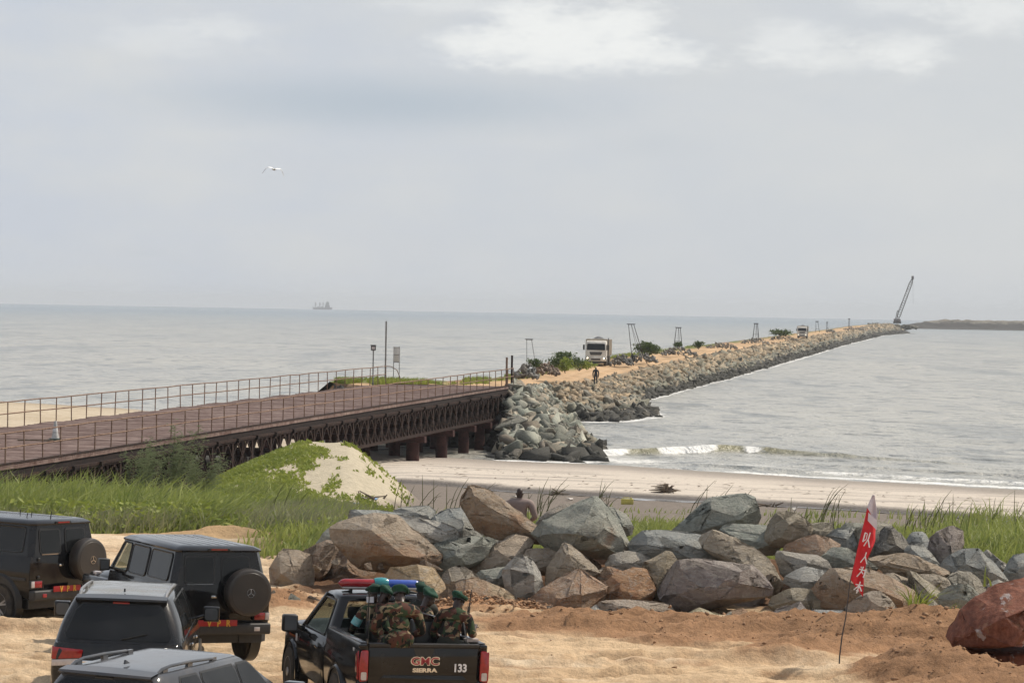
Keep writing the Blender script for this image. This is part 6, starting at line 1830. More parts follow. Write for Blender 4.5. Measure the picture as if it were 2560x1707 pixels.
    # rear doors
    for x0, x1 in ((-.60, -.12), (.04, .50)):
        pr = rrect(x0, 1.36, x1, 1.76, .05)
        seal = rrect(x0 - .025, 1.335, x1 + .025, 1.785, .06)
        b = MB(); b.plate([(x, ry(z) - .001, z) for x, z in seal], .010, (0, -1, .1)); b.build('window_seal', MATS['dark_trim'], e)
        b = MB(); b.plate([(x, ry(z) - .012, z) for x, z in pr], .004, (0, -1, .1)); b.build('window', MATS['tinted_glass'], e)
        b = MB(); b.box((x0 + .01, -2.118, 1.325), (x1 - .01, -2.108, 1.34)); b.build('chrome_strip', MATS['chrome'], e)
    for x in (-.66, -.04, .58):
        b = MB(); b.plate([(x, -2.102, .66), (x + .010, -2.102, .66), (x + .010, ry(1.84) - .002, 1.84), (x, ry(1.84) - .002, 1.84)], .003, (0, -1, 0)); b.build('door_seam', MATS['dark_trim'], e)
    b = MB(); b.box((-.16, -2.135, 1.11), (-.06, -2.10, 1.15)); b.build('door_handle', MATS['chrome'], e, bevel=.008)
    for z in (.9, 1.22):
        b = MB(); b.box((-.70, -2.13, z), (-.64, -2.10, z + .06)); b.build('hinge', MATS['dark_trim'], e, bevel=.01)
    b = MB(); b.box((-.22, -2.075, 1.872), (.16, -2.03, 1.915)); bl = b.build('brake_light', MATS['dark_trim'], e, bevel=.008)
    b = MB(); b.box((-.17, -2.080, 1.880), (.11, -2.07, 1.905)); b.build('brake_lens', MATS['red_lens'], bl)
    # bumper, lamps, plate
    b = MB(); b.box((-.87, -2.24, .52), (.87, -2.08, .70)); b.build('rear_bumper', MATS['black_plastic'], e, bevel=.03, seg=3)
    b = MB(); b.box((-.87, 2.10, .50), (.87, 2.28, .70)); b.build('front_bumper', MATS['black_plastic'], e, bevel=.03, seg=3)
    for s in (-1, 1):
        b = MB(); b.box((s * .73 - .14, -2.15, .74), (s * .73 + .14, -2.09, .875)); tl = b.build('tail_lamp', MATS['dark_trim'], e, bevel=.01)
        b = MB(); b.box((s * .70 - .10, -2.162, .75), (s * .70 + .085, -2.148, .865)); b.build('red_lens', MATS['red_lens'], tl, bevel=.005)
        b = MB(); b.box((s * .83 - .04 , -2.162, .75), (s * .83 + .035, -2.148, .865)); b.build('clear_lens', MATS['clear_lens'], tl, bevel=.005)
        b = MB(); b.box((s * .62 - .05, -2.248, .575), (s * .62 + .05, -2.236, .64)); b.build('fog_lamp', MATS['red_lens' if s < 0 else 'clear_lens'], e, bevel=.01)
        b = MB(); b.box((s * .6 - .2, -2.02, .36), (s * .6 + .2, -1.9, .56)); b.build('mud_guard', MATS['black_plastic'], e)
    b = MB(); b.box((-.42, -2.262, .665), (.26, -2.245, .765)); pl = b.build('number_plate', MATS['plate_red'], e, bevel=.004)
    for k, ch in enumerate('VPR'):
        text('plate_letter', ch, .15, 'yellow_letter', pl, (-.23 + k * .165, -2.266, .705), (PI / 2, 0, 0), .003, .004, .8)
    b = MB(); b.box((-.8, -2.0, .36), (.8, 1.9, .54)); b.build('chassis', MATS['dark_trim'], e)
    # spare wheel in its cover, a little right of the middle
    c = Vector((.42, -2.12, 1.21)); b = MB()
    b.lathe([(.30, .0), (.375, -.03), (.392, -.08), (.392, -.20), (.378, -.245), (.35, -.262), (.33, -.262), (.325, -.268), (.001, -.275)], 40, axis='y', cen=c)
    sc = b.build('spare_wheel_cover', MATS['spare_cover_vinyl'], e)
    b = MB(); yy = c.y - .279
    for k in range(24):
        a0, a1 = 2 * PI * k / 24, 2 * PI * (k + 1) / 24
        b.bar((c.x + .068 * math.cos(a0), yy, c.z + .068 * math.sin(a0)), (c.x + .068 * math.cos(a1), yy, c.z + .068 * math.sin(a1)), .007, .006, up=(0, -1, 0))
    for a in (PI / 2, PI / 2 + 2.094, PI / 2 - 2.094): b.bar((c.x, yy, c.z), (c.x + .066 * math.cos(a), yy, c.z + .066 * math.sin(a)), .014, .006, up=(0, -1, 0))
    b.build('emblem', MATS['chrome'], sc)
    # seats glimpsed through the glass
    for s in (-.4, .4):
        b = MB(); b.box((s - .24, -.15, .9), (s + .24, .0, 1.55)); b.box((s - .12, -.12, 1.55), (s + .12, -.03, 1.72)); b.build('seat', MATS['seat_fabric'], e, bevel=.04)
    return e

def place(e, px, py, D, z, yaw, tilt=0.0, scale=1.0):
    p = atD(px, py, D); e.location = (p.x, p.y, z)
    e.rotation_euler = Euler((0, R(tilt), R(yaw)), 'XYZ'); e.scale = (scale,) * 3

g1 = gwagon('black_paint')
GRP = 'boxy black off-road cars'
g1.location = (-5.88, 48.0, zs(-5.9, 48) - .05); g1.rotation_euler = (0, R(1.6), R(28)); g1.scale = (1.03,) * 3
tag(g1, 'boxy black off-road car with windows along its left side, nearer of the two', 'car', GRP)
g2 = copy_tree(g1)
g2.location = (-10.22, 53.4, zs(-10.1, 53.4) - .22); g2.rotation_euler = (0, R(1.0), R(54)); g2.scale = (1.05,) * 3
tag(g2, 'boxy black off-road car cut by the left edge of the picture, farther of the two', 'car', GRP)
b = MB()
for x, y in ((-.3, -1.4), (.1, -1.1), (-.05, -1.75), (.4, -1.3), (.3, -.6)): b.tube([(x, y, 1.95), (x, y - .02, 2.03)], .008, 5)
b.build('roof_antenna', MATS['dark_trim'], g2)

def suv(pm, W, LEN, H, top_half, rear_bot, label, low=False, badge=False):
    """large estate type car; W half width, rear at y=-LEN/2"""
    e = empty('estate_car', (0, 0, 0)); yr = -LEN / 2; yf = LEN / 2
    belt = H * .645; zt = H * .955
    body = MB()
    def sec(y, w, zb, zbelt, zs_):
        half = [(0, zb), (w * .86, zb), (w * .97, zb + .10), (w, (zb + zbelt) / 2), (w * .985, zbelt - .12), (w * .945, zbelt), (w * .6, zs_), (0, zs_ + .01)]
        return [(x, y, z) for x, z in half] + [(-x, y, z) for x, z in half[::-1][1:-1]]
    rows = [sec(yr, W * .90, .42, belt - .10, belt - .10), sec(yr + .04, W * .955, .36, belt - .02, belt - .02), sec(yr + .22, W * .99, .34, belt, belt), sec(yr + 1.2, W, .34, belt, belt), sec(.6, W, .34, belt, belt),
            sec(1.15, W, .34, belt - .03, belt + .02), sec(1.9, W * .98, .36, belt - .14, belt - .04), sec(yf - .12, W * .93, .40, belt - .26, belt - .14), sec(yf, W * .85, .45, belt - .36, belt - .25)]
    V = body.grid(rows, closed=True); body.bm.faces.new(V[0][::-1]); body.bm.faces.new(V[-1])
    body.build('body', MATS[pm], e, ang=50)
    gb, gt, ytb, ytt, yfb, yft = W * .935, top_half, yr + .10, yr + .46, 1.22, .30
    def gpt(f, z0=0): pass
    def ring(f, bulge=0):
        z = belt - .02 + (zt - belt + .02) * f; w = gb + (gt - gb) * f + .03 * math.sin(PI * f); a = ytb + (ytt - ytb) * f ** 1.15; c = yfb + (yft - yfb) * f
        return [(w, c, z), (w, (a + c) / 2, z), (w, a + .16, z), (w - .05, a + .05, z), (w - .16, a, z), (0, a - .035, z), (-w + .16, a, z), (-w + .05, a + .05, z), (-w, a + .16, z), (-w, (a + c) / 2, z), (-w, c, z), (-w + .12, c + .1, z), (0, c + .16, z), (w - .12, c + .1, z)]
    g = MB(); rs = [ring(f) for f in (0, .15, .3, .45, .6, .75, .9)]
    def top(ins, dz):
        base = ring(1.0); ym = (ytt + yft) / 2; return [(x * (1 - ins), ym + (y - ym) * (1 - ins * .75), zt + dz) for x, y, _ in base]
    rs += [top(.0, 0), top(.05, .022), top(.16, .035), top(.45, .042), top(.8, .045)]
    V = g.grid(rs, closed=True); g.bm.faces.new(V[-1]); g.build('roof', MATS[pm], e, ang=55)
    rp = MB(); V = rp.grid([[(x * .985, y * .985, z + .006) for x, y, z in q_] for q_ in (top(.05, .022), top(.16, .035), top(.45, .042), top(.8, .045))], closed=True); rp.bm.faces.new(V[-1]); rp.build('roof_panel', MATS['dusty_roof_paint' if not low else pm], e, ang=70)
    def sxx(z):
        f = (z - belt + .02) / (zt - belt + .02); return gb + (gt - gb) * f + .03 * math.sin(PI * f)
    def ryy(z):
        f = max(0, (z - belt + .02) / (zt - belt + .02)); return ytb + (ytt - ytb) * f ** 1.15
    def glass_panel(pts3, nrm, mt, nm='window'):
        b = MB(); b.plate(pts3, .006, nrm); return b.build(nm, MATS[mt], e)
    # rear screen in three strips following the curve
    zl, zh = belt + .03, zt - .07
    n = 6; rows = []
    for k in range(n + 1):
        z = zl + (zh - zl) * k / n; f = (z - belt + .02) / (zt - belt + .02); w = gb + (gt - gb) * f - .10 - .02 * f
        r_ = .06 if k in (0, n) else 0
        rows.append([(x, ryy(z) - .035 * (1 - abs(x) / w) - .006, z) for x in (-w + r_, -w * .6, 0, w * .6, w - r_)])
    b = MB(); b.grid(rows); b.build('rear_window', MATS['tinted_glass'], e, ang=60)
    b = MB(); b.grid([[(x, y + .012 , z) for x, y, z in row] for row in [[(x * 1.035, y + .003, z + (.02 if i == n else (-.02 if i == 0 else 0))) for x, y, z in rw] for i, rw in enumerate(rows)]]); b.build('window_seal', MATS['dark_trim'], e, ang=60)
    # wiper
    b = MB(); b.bar((.05, ryy(zl + .03) - .06, zl + .02), (.42, ryy(zl + .12) - .045, zl + .10), .018, .015); b.build('rear_wiper', MATS['dark_trim'], e)
    # spoiler over the screen
    b = MB(); rows = []
    for k in range(9):
        x = (k / 8 - .5) * 2 * (top_half - .03); c = .05 * (1 - (x / top_half) ** 2)
        rows.append([(x, ytt + .14, zt + .045 + c * .4), (x, ytt - .05 - c, zt + .018 + c * .2), (x, ytt - .07 - c, zt - .005), (x, ytt + .02, zt - .06)])
    b.grid(rows, closed=True); b.build('spoiler', MATS[pm], e, ang=40)
    b = MB(); b.box((-.12, ytt - .075, zt - .052), (.12, ytt - .05, zt - .032)); b.build('brake_light', MATS['red_lens'] if not low else MATS['dark_trim'], e)
    # side windows
    yq = [(.92, .10), (.02, -.86), (-.94, yr + .62 + .22)]
    for s in (-1, 1):
        for i, (y1, y0) in enumerate(yq):
            z0, z1 = belt + .02, zt - .06
            poly = [(y0, z0), (y1, z0), (y1 - (.50 if i == 0 else 0), z1), (y0 + (.16 if i == 2 else 0), z1)]
            for gr, off, mt_, nm_ in ((.022, .007, 'dark_trim', 'window_seal'), (0, .013, 'tinted_glass', 'window')):
                rows = []
                for k in range(9):
                    f = k / 8; z = z0 - gr + (z1 - z0 + 2 * gr) * f; e_ = .03 * max(0, abs(f - .5) * 2 - .8) * 5
                    a_ = poly[0][0] + (poly[3][0] - poly[0][0]) * f - gr + e_; c_ = poly[1][0] + (poly[2][0] - poly[1][0]) * f + gr - e_
                    rows.append([(s * (sxx(z) + off), a_ + (c_ - a_) * q / 4, z) for q in range(5)])
                b = MB(); b.grid(rows); b.build(nm_, MATS[mt_], e, ang=80)
        b = MB(); rows = [(s * (sxx(belt - .0) + .012), y, belt + .0) for y in np.linspace(yr + .5, 1.0, 6)]; b.tube(rows, .012, 5); b.build('chrome_strip', MATS['chrome'], e)
        for y in (.96, .06, -.90):
            b = MB(); b.plate([(s * W * .999, y, .5), (s * W * .999, y + .012, .5), (s * (W * .99), y + .012, belt - .1), (s * (W * .99), y, belt - .1)], .004, (s, 0, 0)); b.build('door_seam', MATS['dark_trim'], e)
        for y in (.25, -.70):
            b = MB(); b.box((s * W - .01, y - .09, belt - .20), (s * W + .022, y + .09, belt - .165)); b.build('door_handle', MATS['chrome'], e, bevel=.006)
        # roof rail
        x = top_half - .07; b = MB(); y0, y1 = ytt + .22, ytt + (2.0 if not low else 1.75)
        b.tube([(s * x, y0 - .08, zt + .02), (s * x, y0 + .04, zt + .065), (s * (x + .01), y0 + .25, zt + .09), (s * (x + .01), (y0 + y1) / 2, zt + .085), (s * (x + .01), y1 - .2, zt + .06), (s * x, y1, zt + .01)], [.018, .024, .021, .021, .021, .016], 8)
        for y in (y0 + .12, (y0 + y1) / 2, y1 - .12): b.box((s * x - .02, y - .06, zt + .0), (s * x + .02, y + .06, zt + .07))
        b.build('roof_rail', MATS['alloy' if not low else pm], e)
        # mirror
        b = MB(); b.box((s * (W + .19) - .13, .90, belt - .03), (s * (W + .19) + .12, 1.05, belt + .21)); b.bar((s * W * .93, 1.0, belt), (s * (W + .08), 1.0, belt + .06), .05); m_ = b.build('wing_mirror', MATS[pm], e, bevel=.045, seg=4)
        b = MB(); b.plate([(q[0] + s * (W + .185), .898, q[1] + belt + .09) for q in rrect(-.10, -.09, .10, .09, .04)], .004, (0, -1, 0)); b.build('mirror_glass', MATS['mirror_glass'], m_)
        # tail lamp: a block wrapping the corner
        b = MB(); z0, z1 = belt - .33, belt - .10
        b.plate([(s * W * .52, yr + .012, z0 + .10), (s * W * .955, yr + .035, z0 + .07), (s * W * .955, yr + .04, z1 + .02), (s * W * .50, yr + .0, z1 - .01)], .03, (0, -1, 0))
        b.plate([(s * W * .955, yr + .04, z0 + .07), (s * W * .992, yr + .28, z0 + .12), (s * W * .975, yr + .28, z1 + .0), (s * W * .945, yr + .04, z1 + .03)], .012, (s, 0, 0))
        tl = b.build('tail_lamp', MATS['red_lens'], e, bevel=.006)
        b = MB(); b.plate([(s * W * .54, yr + .008, z0), (s * W * .955, yr + .032, z0 - .03), (s * W * .955, yr + .032, z0 + .06), (s * W * .54, yr + .008, z0 + .09)], .03, (0, -1, 0)); b.build('clear_lens', MATS['clear_lens'], tl, bevel=.005)
        arch(e, s * W * 1.0, yr + 1.05, .45, .40, .3); arch(e, s * W * 1.0, yf - .95, .45, .40, .3)
        wheel(e, s * (W - .12), yr + 1.05, .395, .27, 'alloy'); wheel(e, s * (W - .12), yf - .95, .395, .27, 'alloy')
        b = MB(); b.box((s * W * .72 - .16, yf - .04, belt - .42), (s * W * .72 + .16, yf + .0, belt - .28)); b.build('headlight', MATS['clear_lens'], e, bevel=.02)
    b = MB(); b.plate([(-gb + .12, yfb + .115, belt + .03), (gb - .12, yfb + .115, belt + .03), (gt - .12, yft + .19, zt - .06), (-gt + .12, yft + .19, zt - .06)], .02, (0, 1, .8)); b.build('windscreen', MATS['tinted_glass'], e)
    b = MB(); b.box((-W * .93, yr - .07, .40), (W * .93, yr + .1, .62)); b.build('rear_bumper', MATS[pm], e, bevel=.05, seg=3)
    b = MB(); b.box((-W * .9, yf - .1, .38), (W * .9, yf + .06, .60)); b.build('front_bumper', MATS[pm], e, bevel=.05, seg=3)
    b = MB(); b.box((-.45, yf - .01, .62), (.45, yf + .02, belt - .32)); b.build('grille', MATS['dark_trim'], e, bevel=.02)
    b = MB(); b.box((-.50, yr - .02, belt - .30), (.50, yr + .03, belt - .26)); b.build('chrome_strip', MATS['chrome'], e, bevel=.01)
    b = MB(); b.box((-.26, yr - .015, belt - .44), (.26, yr + .02, belt - .33)); b.build('number_plate', MATS['white_board'], e, bevel=.003)
    b = MB(); b.plate([(-W * .9, yr + .13, .3), (W * .9, yr + .13, .3), (W * .9, yf - .2, .3), (-W * .9, yf - .2, .3)], .06, (0, 0, 1)); b.build('chassis', MATS['dark_trim'], e)
    # fin aerial on the roof
    b = MB(); b.plate([(-.012, ytt + .42, zt + .07), (-.012, ytt + .55, zt + .07), (-.012, ytt + .44, zt + .12)], .024, (1, 0, 0)); b.build('roof_antenna', MATS[pm], e)
    return e
c3 = suv('dark_grey_paint', .985, 4.95, 1.90, .70, .84, '')
c3.location = (-5.84, 42.45, zs(-5.8, 42.4) - .10); c3.rotation_euler = (0, R(1.5), R(3.0))
tag(c3, 'dark grey estate car seen from behind, between the off-road cars and the bottom edge', 'car')
c4 = suv('mid_grey_paint', .95, 4.8, 1.80, .665, .8, '', low=True)
c4.location = (-4.17, 35.05, zs(-4.2, 35) - .03); c4.rotation_euler = (0, R(1.0), R(-21))
tag(c4, 'grey estate car cut by the bottom edge with only roof and side windows showing', 'car')

def pickup():
    e = empty('pickup_truck', (0, 0, 0)); W = 1.03; P = 'black_paint'
    TG = -1.22; BF = .95; NOSE = 4.22
    # box sides
    for s in (-1, 1):
        b = MB(); rows = []
        for y in (TG, -.9, -.55, -.2, .2, .55, .8, BF):
            fl = .035 * math.exp(-((y - .0) / .5) ** 2)
            x = W
            rows.append([(s * (x - .12), y, .50), (s * (x - .03), y, .52), (s * (x - .01 + fl), y, .75), (s * (x + fl), y, .98), (s * (x - .012 + fl * .6), y, 1.06), (s * (x - .028), y, 1.16), (s * (x - .035), y, 1.37), (s * (x - .055), y, 1.425), (s * (x - .155), y, 1.43), (s * (x - .165), y, 1.38), (s * (x - .165), y, .82)])
        V = b.grid(rows); b.bm.faces.new(V[0]); b.bm.faces.new(V[-1][::-1]); b.build('bed_side', MATS[P], e, ang=45)
        b = MB(); b.box((s * .93 - .055, TG + .05, 1.428), (s * .93 + .055, BF - .03, 1.447)); b.build('bed_rail_cap', MATS['mid_grey_paint'], e, bevel=.008)
    b = MB(); b.box((-.87, TG + .04, .80), (.87, BF - .03, .85)); b.build('bed_floor', MATS['dark_trim'], e)
    b = MB(); b.box((-.87, BF - .06, .82), (.87, BF + .0, 1.42)); b.build('bed_front_wall', MATS[P], e, bevel=.01)
    # tailgate with pressed shape
    b = MB(); xs = [-.85, -.80, -.3, .3, .80, .85]
    b.box((-.86, TG - .02, .82), (.86, TG + .05, 1.40)); b.build('tailgate', MATS[P], e, bevel=.018, seg=3)
    b = MB(); rows = []
    for x in np.linspace(-.86, .86, 9): rows.append([(x, TG + .06, 1.40), (x, TG + .04, 1.44), (x, TG - .055, 1.43), (x, TG - .05, 1.395), (x, TG - .022, 1.37)])
    b.grid(rows, closed=True); b.build('tailgate_lip', MATS['black_plastic'], e)
    b = MB(); b.plate([(x, TG - .0215, z) for x, z in rpoly([(-.70, .88), (.70, .88), (.62, .96), (-.62, .96)], .03)], .008, (0, -1, 0)); b.build('tailgate_crease', MATS[P], e, bevel=.003)
    b = MB(); b.plate([(x, TG - .0215, z) for x, z in rpoly([(-.17, 1.365), (.17, 1.365), (.12, 1.25), (-.12, 1.25)], .03)], .004, (0, -1, 0)); b.build('tailgate_handle', MATS['dark_trim'], e)
    text('tailgate_letters', 'GMC', .165, 'chrome', e, (.02, TG - .024, 1.17), (PI / 2, 0, 0), .006, .010, 1.22)
    text('tailgate_letters', 'GMC', .158, 'red_letter', e, (.02, TG - .030, 1.17), (PI / 2, 0, 0), .004, .003, 1.25)
    text('tailgate_letters', 'SIERRA', .082, 'chrome', e, (.02, TG - .024, 1.035), (PI / 2, 0, 0), .005, .004, 1.5)
    text('fleet_number', '133', .165, 'white_letter', e, (.575, TG - .024, 1.07), (PI / 2, 0, 0), .002, .006, .9)
    for s in (-1, 1):
        b = MB(); b.plate([(s * x, TG - .035, z) for x, z in rpoly([(.875, .88), (1.005, .86), (1.02, 1.10), (.99, 1.33), (.88, 1.34)], .03)], .05, (0, -1, 0))
        b.plate([(s * 1.012, y, z) for y, z in rpoly([(TG - .04, .88), (TG + .13, .95), (TG + .12, 1.26), (TG - .03, 1.33)], .03)], .016, (s, 0, 0))
        tl = b.build('tail_lamp', MATS['red_lens'], e, bevel=.008)
        b = MB(); b.plate([(s * x, TG - .088, z) for x, z in rrect(.90, .89, .985, 1.01, .02)], .006, (0, -1, 0)); b.build('clear_lens', MATS['clear_lens'], tl)
        b = MB(); b.box((s * .94 - .07, TG - .03, 1.36), (s * .94 + .055, TG + .04, 1.425)); b.build('bed_corner', MATS[P], e, bevel=.02)
        b = MB(); b.box((s * .94 - .09, TG - .02, .55), (s * .94 + .07, TG + .06, .88)); b.build('bed_corner', MATS[P], e, bevel=.02)
    b = MB(); b.box((-.98, TG - .2, .52), (.98, TG - .02, .74)); b.build('rear_bumper', MATS['chrome'] if False else MATS[P], e, bevel=.04, seg=3)
    b = MB(); b.box((-.8, TG, .42), (.8, NOSE - .3, .62)); b.build('chassis', MATS['dark_trim'], e)
    # cab, doors and bonnet
    def sec(y, w, top, zb=.42, crown=.02):
        half = [(0, zb), (w * .9, zb), (w * .985, zb + .08), (w, .80), (w * .995, 1.0), (w * .965, top - .06), (w * .92, top), (w * .5, top + crown), (0, top + crown * 1.2)]
        return [(x, y, z) for x, z in half] + [(-x, y, z) for x, z in half[::-1][1:-1]]
    b = MB(); V = b.grid([sec(1.0, W, 1.23), sec(1.05, W + .01, 1.24), sec(2.2, W + .01, 1.235), sec(2.62, W + .01, 1.23), sec(2.9, W + .005, 1.26, .42, .05), sec(3.4, W + .0, 1.24, .42, .06), sec(3.95, W * .97, 1.18, .45, .05), sec(NOSE, W * .90, 1.08, .5, .03)], closed=True)
    b.bm.faces.new(V[0][::-1]); b.bm.faces.new(V[-1]); b.build('body', MATS[P], e, ang=50)
    # cab upper
    zb, zt = 1.20, 1.86
    def ring(f):
        z = zb + (zt - zb) * f; w = .955 - .215 * f; yr = 1.02 + .14 * f; yf = 2.86 - .80 * f
        return [(w, yf, z), (w, (yf + yr) / 2, z), (w, yr + .08, z), (w - .05, yr + .01, z), (w - .16, yr - .01, z), (-w + .16, yr - .01, z), (-w + .05, yr + .01, z), (-w, yr + .08, z), (-w, (yf + yr) / 2, z), (-w, yf, z), (-w + .1, yf + .07, z), (0, yf + .11, z), (w - .1, yf + .07, z)]
    # pillars and roof as a frame, so that one sees through the windows
    R0, R1 = ring(0), ring(1)
    b = MB(); n = len(R1)
    def topr(ins, dz): return [(x * (1 - ins), 1.65 + (y - 1.65) * (1 - ins), zt + dz) for x, y, _ in R1]
    V = b.grid([[(x, y, z - .045) for x, y, z in topr(-.012, 0)], topr(-.008, 0), topr(.03, .03), topr(.14, .052), topr(.5, .065)], closed=True)
    b.bm.faces.new(V[-1]); b.bm.faces.new(V[0][::-1]); b.build('roof', MATS[P], e, ang=50)
    for s in (-1, 1):
        def P3(f, k): 
            q = ring(f)[k if s > 0 else (9 - k)]; return Vector(q)
        b = MB()
        # rear pillar wraps from side to back glass
        rows = []
        for f in np.linspace(0, 1, 6):
            q = ring(f); w = q[0][0]; yr = 1.02 + .14 * f
            rows.append([(s * w, yr + .24 - .05 * f, q[0][2]), (s * w, yr + .08, q[0][2]), (s * (w - .05), yr + .01, q[0][2]), (s * (w - .13), yr - .012, q[0][2]), (s * (w - .13), yr + .04, q[0][2]), (s * (w - .05), yr + .24 - .05 * f, q[0][2])])
        b.grid(rows, closed=True); b.build('rear_pillar', MATS[P], e, ang=50)
        b = MB(); a = Vector((s * .945, 2.88, 1.19)); c = Vector((s * .735, 2.07, 1.84)); b.bar(a, c, .075, .07, up=(s, 0, .5)); b.build('front_pillar', MATS[P], e, bevel=.015)
        poly = rpoly([(1.32, 1.25), (2.72, 1.25), (2.06, 1.80), (1.36, 1.80)], .05)
        def sx(z): return .955 - .215 * (z - zb) / (zt - zb)
        b = MB(); b.plate([(s * (sx(z) - .012), y, z) for y, z in poly], .005, (s, 0, .3)); b.build('window', MATS['clear_glass'], e)
        b = MB(); pts = [(s * (sx(z) + .004), y, z) for y, z in poly]; b.tube(pts + pts[:1], .014, 5, cap=False); b.build('window_frame', MATS['dark_trim'], e)
        for y in (1.10, 2.66):
            b = MB(); b.plate([(s * (W + .0115), y, .5), (s * (W + .0115), y + .012, .5), (s * (W - .018), y + .012, 1.17), (s * (W - .018), y, 1.17)], .004, (s, 0, 0)); b.build('door_seam', MATS['dark_trim'], e)
        b = MB(); b.box((s * (W + .02) - .02, 1.28, 1.04), (s * (W + .02) + .012, 1.50, 1.08)); b.build('door_handle', MATS[P], e, bevel=.01)
        b = MB(); b.box((s * 1.23 - .13, 2.50, 1.16), (s * 1.23 + .12, 2.66, 1.44)); b.bar((s * .98, 2.58, 1.2), (s * 1.12, 2.58, 1.26), .07, .09); m_ = b.build('wing_mirror', MATS['dark_trim'], e, bevel=.035, seg=3)
        b = MB(); b.box((s * 1.23 - .105, 2.494, 1.19), (s * 1.23 + .095, 2.499, 1.41)); b.build('mirror_glass', MATS['mirror_glass'], m_)
        for y in (0.0, 3.31):
            arch(e, s * (W + (.026 if y == 0 else .002)), y, .475, .43, .3, flare=.03, fm=P); wheel(e, s * (.935 if y else .945), y, .415, .28, 'steel')
        b = MB(); b.box((s * .72 - .17, NOSE - .09, .84), (s * .72 + .17, NOSE - .01, 1.03)); b.build('headlight', MATS['clear_lens'], e, bevel=.02)
        text('fleet_number', '01', .17, 'white_letter', e, (s * (W + .016), 2.86, 1.03), (PI / 2, 0, s * PI / 2), .002, .004, .8)
        text('side_letters', 'V8', .07, 'white_letter', e, (s * (W - .024), TG + .35, 1.30), (PI / 2, 0, s * PI / 2), .002, .002, 1)
    # back glass: clear, in a dark surround
    b = MB(); b.plate([(x, 1.00 + .14 * (z - zb) / (zt - zb), z) for x, z in rpoly([(-.80, 1.29), (.80, 1.29), (.64, 1.77), (-.64, 1.77)], .06)], .005, (0, -1, .2)); b.build('rear_window', MATS['clear_glass'], e)
    b = MB(); b.box((-.83, 1.0, 1.18), (.83, 1.08, 1.285)); b.build('rear_window_sill', MATS[P], e, bevel=.01)
    b = MB(); b.box((-.10, 1.135, 1.765), (.10, 1.155, 1.795)); b.build('brake_light', MATS['red_lens'], e)
    b = MB(); b.plate([(-.86, 2.93, 1.26), (.86, 2.93, 1.26), (.66, 2.14, 1.82), (-.66, 2.14, 1.82)], .006, (0, 1, 1)); b.build('windscreen', MATS['clear_glass'], e)
    for s in (-.42, .42):
        b = MB(); b.box((s - .26, 1.42, .85), (s + .26, 1.56, 1.50)); b.box((s - .13, 1.42, 1.50), (s + .13, 1.52, 1.70)); b.box((s - .26, 1.5, .82), (s + .26, 2.0, .98)); b.build('seat', MATS['seat_fabric'], e, bevel=.05)
    b = MB(); b.box((-.85, 2.45, .95), (.85, 2.8, 1.22)); b.build('dashboard', MATS['dark_trim'], e, bevel=.04)
    b = MB()
    pts = [(-.42 + .19 * math.cos(a), 2.36 - .05 * math.sin(a), 1.16 + .18 * math.sin(a)) for a in np.linspace(0, 2 * PI, 17)]; b.tube(pts, .016, 6, cap=False); b.bar((-.6, 2.36, 1.16), (-.24, 2.36, 1.16), .03); b.build('steering_wheel', MATS['dark_trim'], e)
    b = MB(); b.box((-.5, NOSE - .02, .62), (.5, NOSE + .02, 1.02)); b.build('grille', MATS['chrome'], e, bevel=.03)
    # light bar
    ly, lz = 1.62, 2.055
    b = MB(); b.box((-.62, ly - .10, lz - .085), (.62, ly + .10, lz - .05)); lb = b.build('light_bar', MATS['alloy'], e, bevel=.01)
    for nm, x0, x1, mt, capd in (('red_lens', -.64, -.10, 'red_lens', -1), ('blue_lens', .13, .64, 'blue_lens', 1)):
        prof = [(.055, x0), (.072, x0 + .05), (.072, x1 - .0)] if capd < 0 else [(.072, x0), (.072, x1 - .05), (.055, x1)]
        if capd < 0: prof = [(.012, x0 - .045), (.04, x0 - .02)] + prof
        else: prof = prof + [(.04, x1 + .02), (.012, x1 + .045)]
        b = MB(); b.lathe(prof, 16, axis='x', cen=(0, ly, lz)); b.build(nm, MATS[mt], lb)
    b = MB(); b.lathe([(.078, -.10), (.092, -.06), (.098, .015), (.092, .09), (.078, .13)], 16, axis='x', cen=(0, ly, lz + .006)); b.build('centre_dome', MATS['teal_lens'], lb)
    for x in (-.48, .48):
        b = MB(); b.box((x - .02, ly - .05, 1.91), (x + .02, ly + .05, lz - .07)); b.bar((x, ly, 1.93), (x + math.copysign(.14, x), ly, 1.91), .03); b.build('mounting_foot', MATS['dark_trim'], lb)
    return e
TR = pickup()
TRx, TRy, TRyaw = -1.56, 40.45, 17.0
TRz = zs(TRx, TRy) + .06; TS = .95
TR.location = (TRx, TRy, TRz); TR.scale = (TS,) * 3; TR.rotation_euler = (0, R(1.7), R(TRyaw))
tag(TR, 'black pickup truck with a red and blue light bar and soldiers in its open bed', 'pickup')
TM = Matrix.Translation((TRx, TRy, TRz)) @ Euler((0, R(1.7), R(TRyaw))).to_matrix().to_4x4() @ Matrix.Scale(TS, 4)

